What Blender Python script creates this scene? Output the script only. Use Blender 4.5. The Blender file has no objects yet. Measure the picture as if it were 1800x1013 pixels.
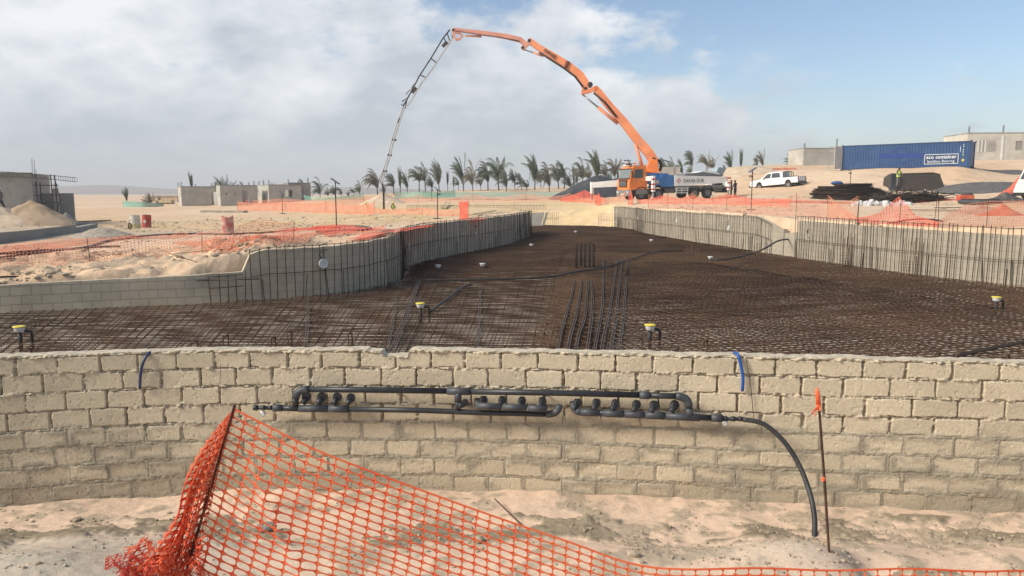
import bpy, bmesh, math, random
import numpy as np
from mathutils import Vector, Matrix, Quaternion
random.seed(7); RNG = np.random.default_rng(7)
scene = bpy.context.scene
COL = scene.collection
R = math.radians

# ---------------------------------------------------------------- camera
F_PX = 1304.0; CAM_Z = 1.7
PITCH = math.atan((506 - 340) / F_PX)
cam_d = bpy.data.cameras.new('camera'); cam = bpy.data.objects.new('camera', cam_d); COL.objects.link(cam)
cam_d.sensor_width = 36.0; cam_d.lens = 36.0 * F_PX / 1800.0
cam_d.clip_start = 0.05; cam_d.clip_end = 9000
cam.location = (0, 0, CAM_Z); cam.rotation_euler = (math.pi / 2 - PITCH, 0, 0)
scene.camera = cam

# ---------------------------------------------------------------- light
scene.view_settings.view_transform = 'Standard'; scene.view_settings.look = 'None'
scene.view_settings.exposure = 1.0; scene.view_settings.gamma = 1.0
SUN_DIR = Vector((-0.92, -0.37, 0)).normalized() * math.cos(R(36)) + Vector((0, 0, math.sin(R(36))))
sun_d = bpy.data.lights.new('sun', 'SUN'); sun_d.energy = 2.25; sun_d.angle = R(20.0); sun_d.color = (1.0, 0.93, 0.82)
sun = bpy.data.objects.new('sun', sun_d); COL.objects.link(sun)
sun.rotation_euler = SUN_DIR.to_track_quat('Z', 'Y').to_euler()

world = bpy.data.worlds.new('World'); scene.world = world; world.use_nodes = True
def build_world():
    nt = world.node_tree; n = nt.nodes; l = nt.links; n.clear()
    out = n.new('ShaderNodeOutputWorld')
    sky = n.new('ShaderNodeTexSky'); sky.sky_type = 'NISHITA'; sky.sun_disc = False
    sky.sun_elevation = R(36); sky.sun_rotation = math.atan2(SUN_DIR.x, SUN_DIR.y)
    sky.air_density = 1.0; sky.dust_density = 1.2; sky.ozone_density = 2.0
    bg = n.new('ShaderNodeBackground'); bg.inputs[1].default_value = 0.076
    hs = n.new('ShaderNodeHueSaturation'); hs.inputs['Saturation'].default_value = 1.0
    l.new(sky.outputs[0], hs.inputs['Color']); l.new(hs.outputs[0], bg.inputs[0])
    tc = n.new('ShaderNodeTexCoord'); sep = n.new('ShaderNodeSeparateXYZ'); l.new(tc.outputs['Generated'], sep.inputs[0])
    def M(op, a, b=None, c=None, clamp=False):
        m = n.new('ShaderNodeMath'); m.operation = op; m.use_clamp = clamp
        for i, v in enumerate((a, b, c)):
            if v is None: continue
            if isinstance(v, (int, float)): m.inputs[i].default_value = v
            else: l.new(v, m.inputs[i])
        return m.outputs[0]
    x, y, z = sep.outputs
    zc = M('MAXIMUM', z, 0.0)
    inv = M('DIVIDE', 1.6, M('ADD', zc, 0.42))
    cx = M('MULTIPLY', x, inv); cy = M('MULTIPLY', y, inv)
    cmb = n.new('ShaderNodeCombineXYZ'); l.new(cx, cmb.inputs[0]); l.new(cy, cmb.inputs[1]); cmb.inputs[2].default_value = 3.7
    def noise(scale, detail, rough, off=0.0, vec=None):
        t = n.new('ShaderNodeTexNoise'); t.inputs['Scale'].default_value = scale; t.inputs['Detail'].default_value = detail
        t.inputs['Roughness'].default_value = rough
        mp = n.new('ShaderNodeMapping'); mp.inputs['Location'].default_value = (off, off * 1.7, 0)
        l.new(vec or cmb.outputs[0], mp.inputs[0]); l.new(mp.outputs[0], t.inputs['Vector'])
        return t.outputs[0]
    big = noise(1.1, 6, 0.55, 2.3); small = noise(3.4, 8, 0.60, 5.1)
    shade = noise(2.1, 7, 0.58, 9.4)
    # thick cloud on the left half of the view, clear blue on the right
    az = M('ARCTAN2', x, y)                                   # 0 straight ahead, + right
    side = M('MULTIPLY', M('ADD', az, -0.02), -0.62)
    dens = M('ADD', M('ADD', M('MULTIPLY', big, 1.5), M('MULTIPLY', small, 1.25)), side)
    low = M('MULTIPLY', M('SUBTRACT', 0.16, z, clamp=True), 2.0)
    dens = M('ADD', dens, low)
    ramp = n.new('ShaderNodeMapRange'); ramp.interpolation_type = 'SMOOTHSTEP'
    ramp.inputs['From Min'].default_value = 1.26; ramp.inputs['From Max'].default_value = 1.56
    l.new(dens, ramp.inputs['Value'])
    cr = n.new('ShaderNodeValToRGB'); e = cr.color_ramp.elements
    e[0].position = 0.40; e[0].color = (0.50, 0.55, 0.61, 1)
    e[1].position = 0.66; e[1].color = (0.86, 0.875, 0.895, 1)
    l.new(shade, cr.inputs[0])
    # pale haze band towards the horizon
    hz = n.new('ShaderNodeMapRange'); hz.interpolation_type = 'SMOOTHSTEP'
    hz.inputs['From Min'].default_value = 0.17; hz.inputs['From Max'].default_value = -0.01
    l.new(z, hz.inputs['Value'])
    mixh = n.new('ShaderNodeMix'); mixh.data_type = 'RGBA'
    mixh.inputs['B'].default_value = (0.46, 0.51, 0.56, 1)
    l.new(M('MULTIPLY', hz.outputs[0], 0.85), mixh.inputs['Factor']); l.new(cr.outputs[0], mixh.inputs['A'])
    bgc = n.new('ShaderNodeBackground'); bgc.inputs[1].default_value = 0.56
    l.new(mixh.outputs['Result'], bgc.inputs[0])
    ms = n.new('ShaderNodeMixShader')
    fac = M('MAXIMUM', M('MULTIPLY', ramp.outputs[0], 0.93), M('MULTIPLY', hz.outputs[0], 0.45))
    # small fair-weather puffs low over the horizon
    v2 = n.new('ShaderNodeCombineXYZ'); l.new(M('MULTIPLY', az, 9.0), v2.inputs[0]); l.new(M('MULTIPLY', z, 22.0), v2.inputs[1])
    pf = noise(0.9, 7, 0.62, 31.0, v2.outputs[0]); pr = n.new('ShaderNodeMapRange'); pr.interpolation_type = 'SMOOTHSTEP'
    pr.inputs['From Min'].default_value = 0.50; pr.inputs['From Max'].default_value = 0.66; l.new(pf, pr.inputs['Value'])
    bd = n.new('ShaderNodeMapRange'); bd.interpolation_type = 'SMOOTHSTEP'; bd.inputs['From Min'].default_value = 0.20; bd.inputs['From Max'].default_value = 0.07; l.new(z, bd.inputs['Value'])
    fac = M('MAXIMUM', fac, M('MULTIPLY', M('MULTIPLY', pr.outputs[0], bd.outputs[0]), 0.75))
    fac = M('MULTIPLY', fac, M('ADD', M('MULTIPLY', z, 8.0), 1.2, clamp=True))
    fac = M('ADD', fac, 0.0, clamp=True)
    l.new(fac, ms.inputs[0]); l.new(bg.outputs[0], ms.inputs[1]); l.new(bgc.outputs[0], ms.inputs[2])
    l.new(ms.outputs[0], out.inputs[0])
build_world()
scene.cycles.max_bounces = 6; scene.cycles.diffuse_bounces = 3; scene.cycles.transparent_max_bounces = 16
scene.cycles.volume_bounces = 0

# ---------------------------------------------------------------- pixel <-> place (pixels of the 1800 x 1013 photograph)
CP, SP = math.cos(PITCH), math.sin(PITCH)
def ray(px, py):
    u = (px - 900) / F_PX; v = (py - 506) / F_PX
    dy = CP - v * SP
    return Vector((u / dy, 1.0, (-SP - v * CP) / dy))          # per metre of depth (Y)
def P(px, py, Y):
    r = ray(px, py); return Vector((r.x * Y, Y, CAM_Z + r.z * Y))
def Pz(px, py, z):
    r = ray(px, py); Y = (z - CAM_Z) / r.z; return Vector((r.x * Y, Y, z))

# ---------------------------------------------------------------- noise
def _h(ix, iy, s):
    a = (ix.astype(np.int64) * 374761393 + iy.astype(np.int64) * 668265263 + s * 974634777) & 0xffffffff
    a = ((a ^ (a >> 13)) * 1274126177) & 0xffffffff
    a = a ^ (a >> 16)
    return (a & 0xffffff) / float(0xffffff)
def vn(x, y, s=0):
    x = np.asarray(x, float); y = np.asarray(y, float)
    ix = np.floor(x); iy = np.floor(y); fx = x - ix; fy = y - iy
    fx = fx * fx * (3 - 2 * fx); fy = fy * fy * (3 - 2 * fy)
    a = _h(ix, iy, s); b = _h(ix + 1, iy, s); c = _h(ix, iy + 1, s); d = _h(ix + 1, iy + 1, s)
    return (a * (1 - fx) + b * fx) * (1 - fy) + (c * (1 - fx) + d * fx) * fy
def fbm(x, y, s=0, o=4, g=0.5):
    t = 0; amp = 1; tot = 0; k = 1.0
    for i in range(o):
        t = t + amp * vn(np.asarray(x) * k + i * 13.7, np.asarray(y) * k - i * 7.1, s + i); tot += amp; amp *= g; k *= 2.03
    return t / tot - 0.5
def smooth(a, b, x):
    t = np.clip((x - a) / (b - a), 0, 1); return t * t * (3 - 2 * t)

# ---------------------------------------------------------------- materials
MATS = {}
def mat(name, col, rough=0.75, metal=0.0, var=0.12, scale=3.0, bump=0.0, bscale=40.0, col2=None, spec=0.4, detail=5, obj=True, dirt=None, dscale=2.0, dthr=(0.5, 0.65), cr=(0.35, 0.65)):
    """procedural paint / stone / metal: two noises move the colour, a fine one the surface"""
    if name in MATS: return MATS[name]
    m = bpy.data.materials.new(name); m.use_nodes = True; nt = m.node_tree; n = nt.nodes; l = nt.links
    b = n['Principled BSDF']; b.inputs['Roughness'].default_value = rough; b.inputs['Metallic'].default_value = metal
    b.inputs['Specular IOR Level'].default_value = spec
    tc = n.new('ShaderNodeTexCoord'); co = tc.outputs['Object']
    t = n.new('ShaderNodeTexNoise'); t.inputs['Scale'].default_value = scale; t.inputs['Detail'].default_value = detail
    l.new(co, t.inputs['Vector'])
    r = n.new('ShaderNodeValToRGB'); e = r.color_ramp.elements
    c2 = col2 if col2 else tuple(min(1, c * (1 + var)) for c in col)
    c1 = col if col2 else tuple(c * (1 - var) for c in col)
    e[0].position = cr[0]; e[0].color = (*c1, 1); e[1].position = cr[1]; e[1].color = (*c2, 1)
    l.new(t.outputs[0], r.inputs[0]); cur = r.outputs[0]
    if dirt:
        t3 = n.new('ShaderNodeTexNoise'); t3.inputs['Scale'].default_value = dscale; t3.inputs['Detail'].default_value = 7
        t3.inputs['Roughness'].default_value = 0.65; l.new(co, t3.inputs['Vector'])
        mr = n.new('ShaderNodeMapRange'); mr.inputs['From Min'].default_value = dthr[0]; mr.inputs['From Max'].default_value = dthr[1]
        l.new(t3.outputs[0], mr.inputs['Value'])
        mx = n.new('ShaderNodeMix'); mx.data_type = 'RGBA'; mx.inputs['B'].default_value = (*dirt, 1)
        l.new(mr.outputs[0], mx.inputs['Factor']); l.new(cur, mx.inputs['A']); cur = mx.outputs['Result']
    l.new(cur, b.inputs['Base Color'])
    if bump:
        t2 = n.new('ShaderNodeTexNoise'); t2.inputs['Scale'].default_value = bscale; t2.inputs['Detail'].default_value = 6
        l.new(co, t2.inputs['Vector'])
        bp = n.new('ShaderNodeBump'); bp.inputs['Strength'].default_value = bump; bp.inputs['Distance'].default_value = 0.02
        l.new(t2.outputs[0], bp.inputs['Height']); l.new(bp.outputs[0], b.inputs['Normal'])
    MATS[name] = m; return m
def vmat(name, rough=0.95, bump=0.5, bscale=30.0, var=0.15, scale=6.0, bdist=0.02, spec=0.15):
    """surface whose own colour is stored per vertex ('Col'), broken up by noise"""
    m = bpy.data.materials.new(name); m.use_nodes = True; nt = m.node_tree; n = nt.nodes; l = nt.links
    b = n['Principled BSDF']; b.inputs['Roughness'].default_value = rough; b.inputs['Specular IOR Level'].default_value = spec
    a = n.new('ShaderNodeAttribute'); a.attribute_name = 'Col'
    tc = n.new('ShaderNodeTexCoord')
    t = n.new('ShaderNodeTexNoise'); t.inputs['Scale'].default_value = scale; t.inputs['Detail'].default_value = 9; t.inputs['Roughness'].default_value = 0.7
    l.new(tc.outputs['Object'], t.inputs['Vector'])
    mr = n.new('ShaderNodeMapRange'); mr.inputs['From Min'].default_value = 0.3; mr.inputs['From Max'].default_value = 0.7
    mr.inputs['To Min'].default_value = 1 - var; mr.inputs['To Max'].default_value = 1 + var
    l.new(t.outputs[0], mr.inputs['Value'])
    mx = n.new('ShaderNodeVectorMath'); mx.operation = 'SCALE'
    l.new(a.outputs['Color'], mx.inputs[0]); l.new(mr.outputs[0], mx.inputs['Scale']); l.new(mx.outputs[0], b.inputs['Base Color'])
    t2 = n.new('ShaderNodeTexNoise'); t2.inputs['Scale'].default_value = bscale; t2.inputs['Detail'].default_value = 8; t2.inputs['Roughness'].default_value = 0.65
    l.new(tc.outputs['Object'], t2.inputs['Vector'])
    bp = n.new('ShaderNodeBump'); bp.inputs['Strength'].default_value = bump; bp.inputs['Distance'].default_value = bdist
    l.new(t2.outputs[0], bp.inputs['Height']); l.new(bp.outputs[0], b.inputs['Normal'])
    return m

# ---------------------------------------------------------------- mesh builder and object helpers
class MB:
    def __init__(s): s.v = []; s.f = []; s.m = []; s.mats = []; s.cur = 0
    def use(s, m):
        if m not in s.mats: s.mats.append(m)
        s.cur = s.mats.index(m); return s
    def add(s, vs, fs):
        o = len(s.v); s.v += [tuple(v) for v in vs]; s.f += [tuple(i + o for i in f) for f in fs]; s.m += [s.cur] * len(fs); return s
    def box(s, x0, x1, y0, y1, z0, z1, M=None):
        vs = [Vector((x, y, z)) for z in (z0, z1) for y in (y0, y1) for x in (x0, x1)]
        if M is not None: vs = [M @ v for v in vs]
        return s.add(vs, [(0, 2, 3, 1), (4, 5, 7, 6), (0, 1, 5, 4), (2, 6, 7, 3), (0, 4, 6, 2), (1, 3, 7, 5)])
    def rbox(s, x0, x1, y0, y1, z0, z1, b=0.03, M=None):
        """box with chamfered edges"""
        cx, cy, cz = (x0 + x1) / 2, (y0 + y1) / 2, (z0 + z1) / 2; h = ((x1 - x0) / 2, (y1 - y0) / 2, (z1 - z0) / 2)
        bm = bmesh.new(); bmesh.ops.create_cube(bm, size=2)
        for v in bm.verts: v.co = Vector((cx + v.co.x * h[0], cy + v.co.y * h[1], cz + v.co.z * h[2]))
        bmesh.ops.bevel(bm, geom=list(bm.edges), offset=min(b, min(h) * 0.9), segments=2, affect='EDGES', profile=0.6)
        bm.verts.ensure_lookup_table()
        vs = [M @ v.co if M is not None else v.co.copy() for v in bm.verts]
        s.add(vs, [[v.index for v in f.verts] for f in bm.faces]); bm.free(); return s
    def prism(s, prof, y0, y1, M=None, inset=None):
        """xz outline extruded along y; inset = list of extra y offsets per point (tumblehome)"""
        k = len(prof); ins = inset or [0] * k
        vs = [Vector((x, y0 + i, z)) for (x, z), i in zip(prof, ins)] + [Vector((x, y1 - i, z)) for (x, z), i in zip(prof, ins)]
        if M is not None: vs = [M @ v for v in vs]
        fs = [tuple(range(k)), tuple(range(2 * k - 1, k - 1, -1))] + [(i, i + k, (i + 1) % k + k, (i + 1) % k) for i in range(k)]
        return s.add(vs, fs)
    def tube(s, pts, r, n=8, cap=True, rs=None):
        pts = [Vector(p) for p in pts]
        if len(pts) < 2: return s
        vs = []; up = Vector((0, 0, 1)); prev = None
        for i, p in enumerate(pts):
            t = (pts[min(i + 1, len(pts) - 1)] - pts[max(i - 1, 0)]).normalized()
            if prev is None:
                a = up if abs(t.z) < 0.9 else Vector((1, 0, 0))
                u = t.cross(a).normalized()
            else:
                u = (prev - t * prev.dot(t));
                u = u.normalized() if u.length > 1e-6 else t.orthogonal().normalized()
            w = t.cross(u); prev = u; rr = rs[i] if rs else r
            for k in range(n):
                an = 2 * math.pi * k / n; vs.append(p + (u * math.cos(an) + w * math.sin(an)) * rr)
        fs = []
        for i in range(len(pts) - 1):
            for k in range(n):
                a = i * n + k; b = i * n + (k + 1) % n; fs.append((a, b, b + n, a + n))
        if cap: fs.append(tuple(range(n - 1, -1, -1))); o = (len(pts) - 1) * n; fs.append(tuple(range(o, o + n)))
        return s.add(vs, fs)
    def lathe(s, prof, n=20, M=None, axis='z', cap=True):
        """profile of (radius, height) turned about an axis"""
        vs = []
        for r, h in prof:
            for k in range(n):
                a = 2 * math.pi * k / n; c, d = r * math.cos(a), r * math.sin(a)
                v = Vector((c, d, h)) if axis == 'z' else (Vector((c, h, d)) if axis == 'y' else Vector((h, c, d)))
                vs.append(M @ v if M is not None else v)
        fs = [(i * n + k, i * n + (k + 1) % n, (i + 1) * n + (k + 1) % n, (i + 1) * n + k) for i in range(len(prof) - 1) for k in range(n)]
        if cap: fs.append(tuple(range(n - 1, -1, -1))); o = (len(prof) - 1) * n; fs.append(tuple(range(o, o + n)))
        return s.add(vs, fs)
    def build(s, name, m=None, parent=None, smooth=False, tagd=None):
        me = bpy.data.meshes.new(name); me.from_pydata(s.v, [], s.f)
        ms = s.mats if s.mats else [m]
        for q in ms: me.materials.append(q)
        if len(ms) > 1: me.polygons.foreach_set('material_index', s.m)
        if smooth: me.polygons.foreach_set('use_smooth', [True] * len(me.polygons))
        me.update()
        return link(name, me, parent)
def link(name, me, parent=None):
    o = bpy.data.objects.new(name, me); COL.objects.link(o)
    if parent is not None:
        o.parent = parent
        if parent.get('_abs'): o.matrix_parent_inverse = parent.matrix_basis.inverted()
    return o
def tag(o, label=None, cat=None, group=None, kind=None):
    if label: o['label'] = label
    if cat: o['category'] = cat
    if group: o['group'] = group
    if kind: o['kind'] = kind
    return o
def thing(name, loc=(0, 0, 0), rz=0, label=None, cat=None, group=None, absolute=False):
    """Empty at a thing's base. absolute=True: its parts are modelled in world coordinates"""
    o = bpy.data.objects.new(name, None); COL.objects.link(o); o.location = loc; o.rotation_euler = (0, 0, rz); o.empty_display_size = 0.2
    if absolute: o['_abs'] = 1
    return tag(o, label, cat, group)
def grid_mesh(name, X, Y, Z, m, col=None, smooth_=True):
    """X, Y, Z arrays (rows, cols) -> one sheet"""
    r, c = X.shape
    me = bpy.data.meshes.new(name); me.vertices.add(r * c)
    me.vertices.foreach_set('co', np.stack([X, Y, Z], -1).astype(np.float32).ravel())
    i = np.arange(r * c).reshape(r, c)
    q = np.stack([i[:-1, :-1], i[:-1, 1:], i[1:, 1:], i[1:, :-1]], -1).reshape(-1, 4)
    me.loops.add(q.size); me.loops.foreach_set('vertex_index', q.ravel().astype(np.int32))
    me.polygons.add(len(q)); me.polygons.foreach_set('loop_start', np.arange(0, q.size, 4, dtype=np.int32))
    me.polygons.foreach_set('loop_total', np.full(len(q), 4, np.int32))
    if smooth_: me.polygons.foreach_set('use_smooth', np.ones(len(q), bool))
    me.update(calc_edges=True)
    if col is not None:
        a = me.color_attributes.new('Col', 'FLOAT_COLOR', 'POINT')
        cc = np.concatenate([col.reshape(-1, 3), np.ones((r * c, 1))], 1).astype(np.float32); a.data.foreach_set('color', cc.ravel())
    me.materials.append(m); return me
def catmull(pts, step=0.25):
    pts = [np.array(p, float) for p in pts]; out = []
    for i in range(len(pts) - 1):
        p0 = pts[max(i - 1, 0)]; p1 = pts[i]; p2 = pts[i + 1]; p3 = pts[min(i + 2, len(pts) - 1)]
        k = max(2, int(np.linalg.norm(p2 - p1) / step))
        for j in range(k):
            t = j / k
            out.append(0.5 * ((2 * p1) + (-p0 + p2) * t + (2 * p0 - 5 * p1 + 4 * p2 - p3) * t * t + (-p0 + 3 * p1 - 3 * p2 + p3) * t ** 3))
    out.append(pts[-1]); return np.array(out)
def resample(pl, step):
    d = np.r_[0, np.cumsum(np.linalg.norm(np.diff(pl[:, :2], axis=0), axis=1))]
    s = np.arange(0, d[-1], step); return np.stack([np.interp(s, d, pl[:, i]) for i in range(pl.shape[1])], 1), s

# ---------------------------------------------------------------- the pool outline (plan), slab level -1
SLAB = -1.0
LOW_W = [(-19.5, 11.5), (-18.2, 14.2), (-15.0, 15.7), (-11.78, 16.86), (-9.62, 17.73), (-8.02, 18.3), (-7.40, 18.62)]
LEFT_W = [(-7.6, 18.5), (-6.66, 19.0), (-5.52, 19.64), (-4.95, 20.1), (-4.41, 20.95), (-3.94, 22.3), (-3.72, 24.3), (-3.95, 26.4), (-3.95, 27.8), (-3.49, 30.24), (-2.46, 33.73), (-1.15, 37.32), (0.0, 41.75), (1.0, 47.5), (1.15, 49.5), (0.4, 51.5)]
RIGHT_W = [(8.3, 60.6), (9.35, 56.8), (9.3, 50.77), (10.36, 42.76), (11.32, 37.32), (11.95, 33.0), (12.4, 30.2), (12.93, 27.61), (13.72, 24.5), (15.03, 21.61), (17.2, 18.6), (19.4, 15.4), (21.0, 11.0)]
left_pl = catmull(LEFT_W); low_pl = catmull(LOW_W); right_pl = catmull(RIGHT_W)
# front wall line in plan
WX = np.array([-5.35, -2.82, 0, 2.67, 5.18]); WYv = np.array([7.75, 8.12, 8.02, 7.78, 7.5])
_wp = np.polyfit(WX, WYv, 3)
def wall_y(x):
    x = np.asarray(x, float); xc = np.clip(x, -5.6, 5.4); d = np.polyder(_wp)
    return np.polyval(_wp, xc) + np.where(x > 5.4, (x - 5.4) * np.polyval(d, 5.4), 0) + np.where(x < -5.6, (x + 5.6) * 0.09, 0)
WALL_TOP = -0.03
far_edge = [(1.6, 64.2), (7.0, 62.6)]
fx = np.arange(-19.5, 21.1, 0.5); front = np.stack([fx, wall_y(fx) + 0.2], 1)
POOL = np.concatenate([low_pl, left_pl[1:], np.array([(0.2, 56.0), (1.0, 62.0)]), np.array(far_edge), right_pl, front[::-1]])
def inside(x, y, poly=POOL):
    x = np.asarray(x, float); y = np.asarray(y, float); r = np.zeros(x.shape, bool)
    px, py = poly[:, 0], poly[:, 1]; qx, qy = np.roll(px, -1), np.roll(py, -1)
    for a, b, c, d in zip(px, py, qx, qy):
        if b == d: continue
        cond = ((b > y) != (d > y)) & (x < (c - a) * (y - b) / (d - b) + a); r ^= cond
    return r
def sdist(x, y, poly=POOL):
    d = np.full(np.shape(x), 1e9)
    px, py = poly[:, 0], poly[:, 1]; qx, qy = np.roll(px, -1), np.roll(py, -1)
    for a, b, c, e in zip(px, py, qx, qy):
        vx, vy = c - a, e - b; L = vx * vx + vy * vy + 1e-9
        t = np.clip(((x - a) * vx + (y - b) * vy) / L, 0, 1)
        d = np.minimum(d, (x - a - t * vx) ** 2 + (y - b - t * vy) ** 2)
    return np.sqrt(d)

# ---------------------------------------------------------------- terrain heights (thin-plate through surveyed spots)
CT = [(-250, 470, 19), (0, 503, 17.2), (200, 489, 18), (340, 474, 19), (60, 465, 22), (200, 455, 23), (100, 436, 29), (300, 425, 30), (450, 440, 20.5), (568, 431, 21.5), (690, 408, 25.0), (800, 392, 34),
      (900, 377, 43), (930, 372, 51), (600, 400, 38), (400, 411, 38), (250, 400, 50), (100, 392, 48), (0, 388, 50), (-150, 390, 50), (770, 386, 45), (500, 377, 68), (330, 362, 105), (450, 359, 108),
      (700, 369, 75), (850, 363, 72), (700, 352, 98), (560, 352, 105), (900, 351, 92), (1000, 350, 85), (800, 340, 110), (1000, 338, 108), (900, 331, 125), (1050, 327, 125), (600, 345, 130), (700, 340, 128),
      (250, 351, 200), (100, 352, 200), (-100, 353, 150), (520, 346, 200), (970, 372, 67), (1020, 365, 70), (1060, 362, 66), (1100, 365, 60.5), (1200, 368, 46), (1300, 372, 40), (1368, 381, 34.5), (1400, 385, 32), (1500, 392, 28.5),
      (1620, 398, 25.5), (1790, 404, 22.5), (2000, 410, 19), (2200, 420, 15), (1110, 353, 68), (1280, 346, 74), (1200, 345, 80), (1200, 351, 66), (1370, 331, 75), (1330, 345, 66), (1500, 356, 58), (1650, 366, 48), (1800, 370, 45), (1700, 349, 58), (1500, 338, 66),
      (1620, 332, 69), (1760, 322, 70), (1480, 303, 80), (1500, 298.5, 81.3), (1545, 296, 79.6), (1590, 296, 78.2), (1640, 294.5, 76.6), (1690, 294, 74.6), (1600, 295, 81), (1700, 293, 77.5), (1480, 297, 86), (1440, 293, 92), (1760, 280, 92), (1950, 275, 92), (1600, 283, 95), (1390, 293, 90), (1310, 299, 88), (1250, 304, 92), (1170, 320, 92),
      (1300, 304, 130), (1500, 296, 130), (1900, 285, 130), (1650, 313, 71.5), (1750, 300, 80), (1950, 300, 70), (1950, 350, 50), (1950, 380, 32), (1420, 362, 52), (1450, 345, 62), (1150, 358, 62)]
def tfeat(X, Y): Y = np.maximum(Y, 6.0); return np.stack([1.4 * np.clip(X / Y, -1.6, 1.6), np.log(Y)], -1)
_c = [P(*q) for q in CT]; _cx = np.array([p.x for p in _c]); _cy = np.array([p.y for p in _c]); _cz = np.array([p.z for p in _c])
for a in (-1.3, -0.8, -0.4, 0, 0.4, 0.8, 1.3):                     # far desert
    for yy in (300, 600): _cx = np.append(_cx, a * yy); _cy = np.append(_cy, yy); _cz = np.append(_cz, 0.0 if a < 0.3 else 1.0)
_fc = tfeat(_cx, _cy)
def _U(a, b):
    d = ((a[:, None, :] - b[None]) ** 2).sum(-1); return np.where(d > 0, 0.5 * d * np.log(d + 1e-12), 0)
_n = len(_cx); _A = np.zeros((_n + 3, _n + 3)); _A[:_n, :_n] = _U(_fc, _fc) + np.eye(_n) * 2e-4
_A[:_n, _n] = 1; _A[:_n, _n + 1:] = _fc; _A[_n:, :_n] = _A[:_n, _n:].T
_W = np.linalg.solve(_A, np.r_[_cz, 0, 0, 0])
def base_z(X, Y):
    sh = np.shape(X); f = tfeat(np.ravel(X).astype(float), np.ravel(Y).astype(float)); out = np.empty(len(f))
    for i in range(0, len(f), 20000):
        g = f[i:i + 20000]; out[i:i + 20000] = _U(g, _fc) @ _W[:_n] + _W[_n] + g @ _W[_n + 1:]
    return out.reshape(sh)
def terrain_z(X, Y, detail=True):
    X = np.asarray(X, float); Y = np.asarray(Y, float)
    z = base_z(X, np.minimum(Y, 320.0)); z = z * (1 - smooth(220, 420, Y)) + 0.0 * Y
    a = 0.10 * fbm(X * 0.35, Y * 0.35, 3, 4) + 0.07 * fbm(X * 1.1, Y * 1.1, 9, 3)
    lump = smooth(-5.5, -7.5, X) * smooth(25.5, 22.5, Y) * smooth(16.5, 18.6, Y)     # trampled bank behind the low wall
    a = a + lump * (0.34 * fbm(X * 0.8 + 3, Y * 0.8, 21, 4) + 0.22 * np.abs(fbm(X * 2.2, Y * 2.2, 22, 5, .6)) + 0.10 * smooth(.02, .1, fbm(X * 3.1, Y * 3.1, 24, 4)) + 0.08)
    far = smooth(150, 500, np.hypot(X, Y)); a = a * (1 - far) + far * 2.0 * fbm(X * 0.006, Y * 0.004, 5, 3)
    return z + a
def G(px, py, ymax=300.0, ymin=9.0):
    """first place along a sight line where it meets the ground"""
    r = ray(px, py); Ys = np.geomspace(ymin, ymax, 260)
    d = (CAM_Z + r.z * Ys) - terrain_z(r.x * Ys, Ys)
    k = np.argmax(d < 0) if (d < 0).any() else len(Ys) - 1
    Y = Ys[k]; return Vector((r.x * Y, Y, float(terrain_z(np.array([r.x * Y]), np.array([Y]))[0])))
def tz(x, y): return float(terrain_z(np.array([x]), np.array([y]))[0])

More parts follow.
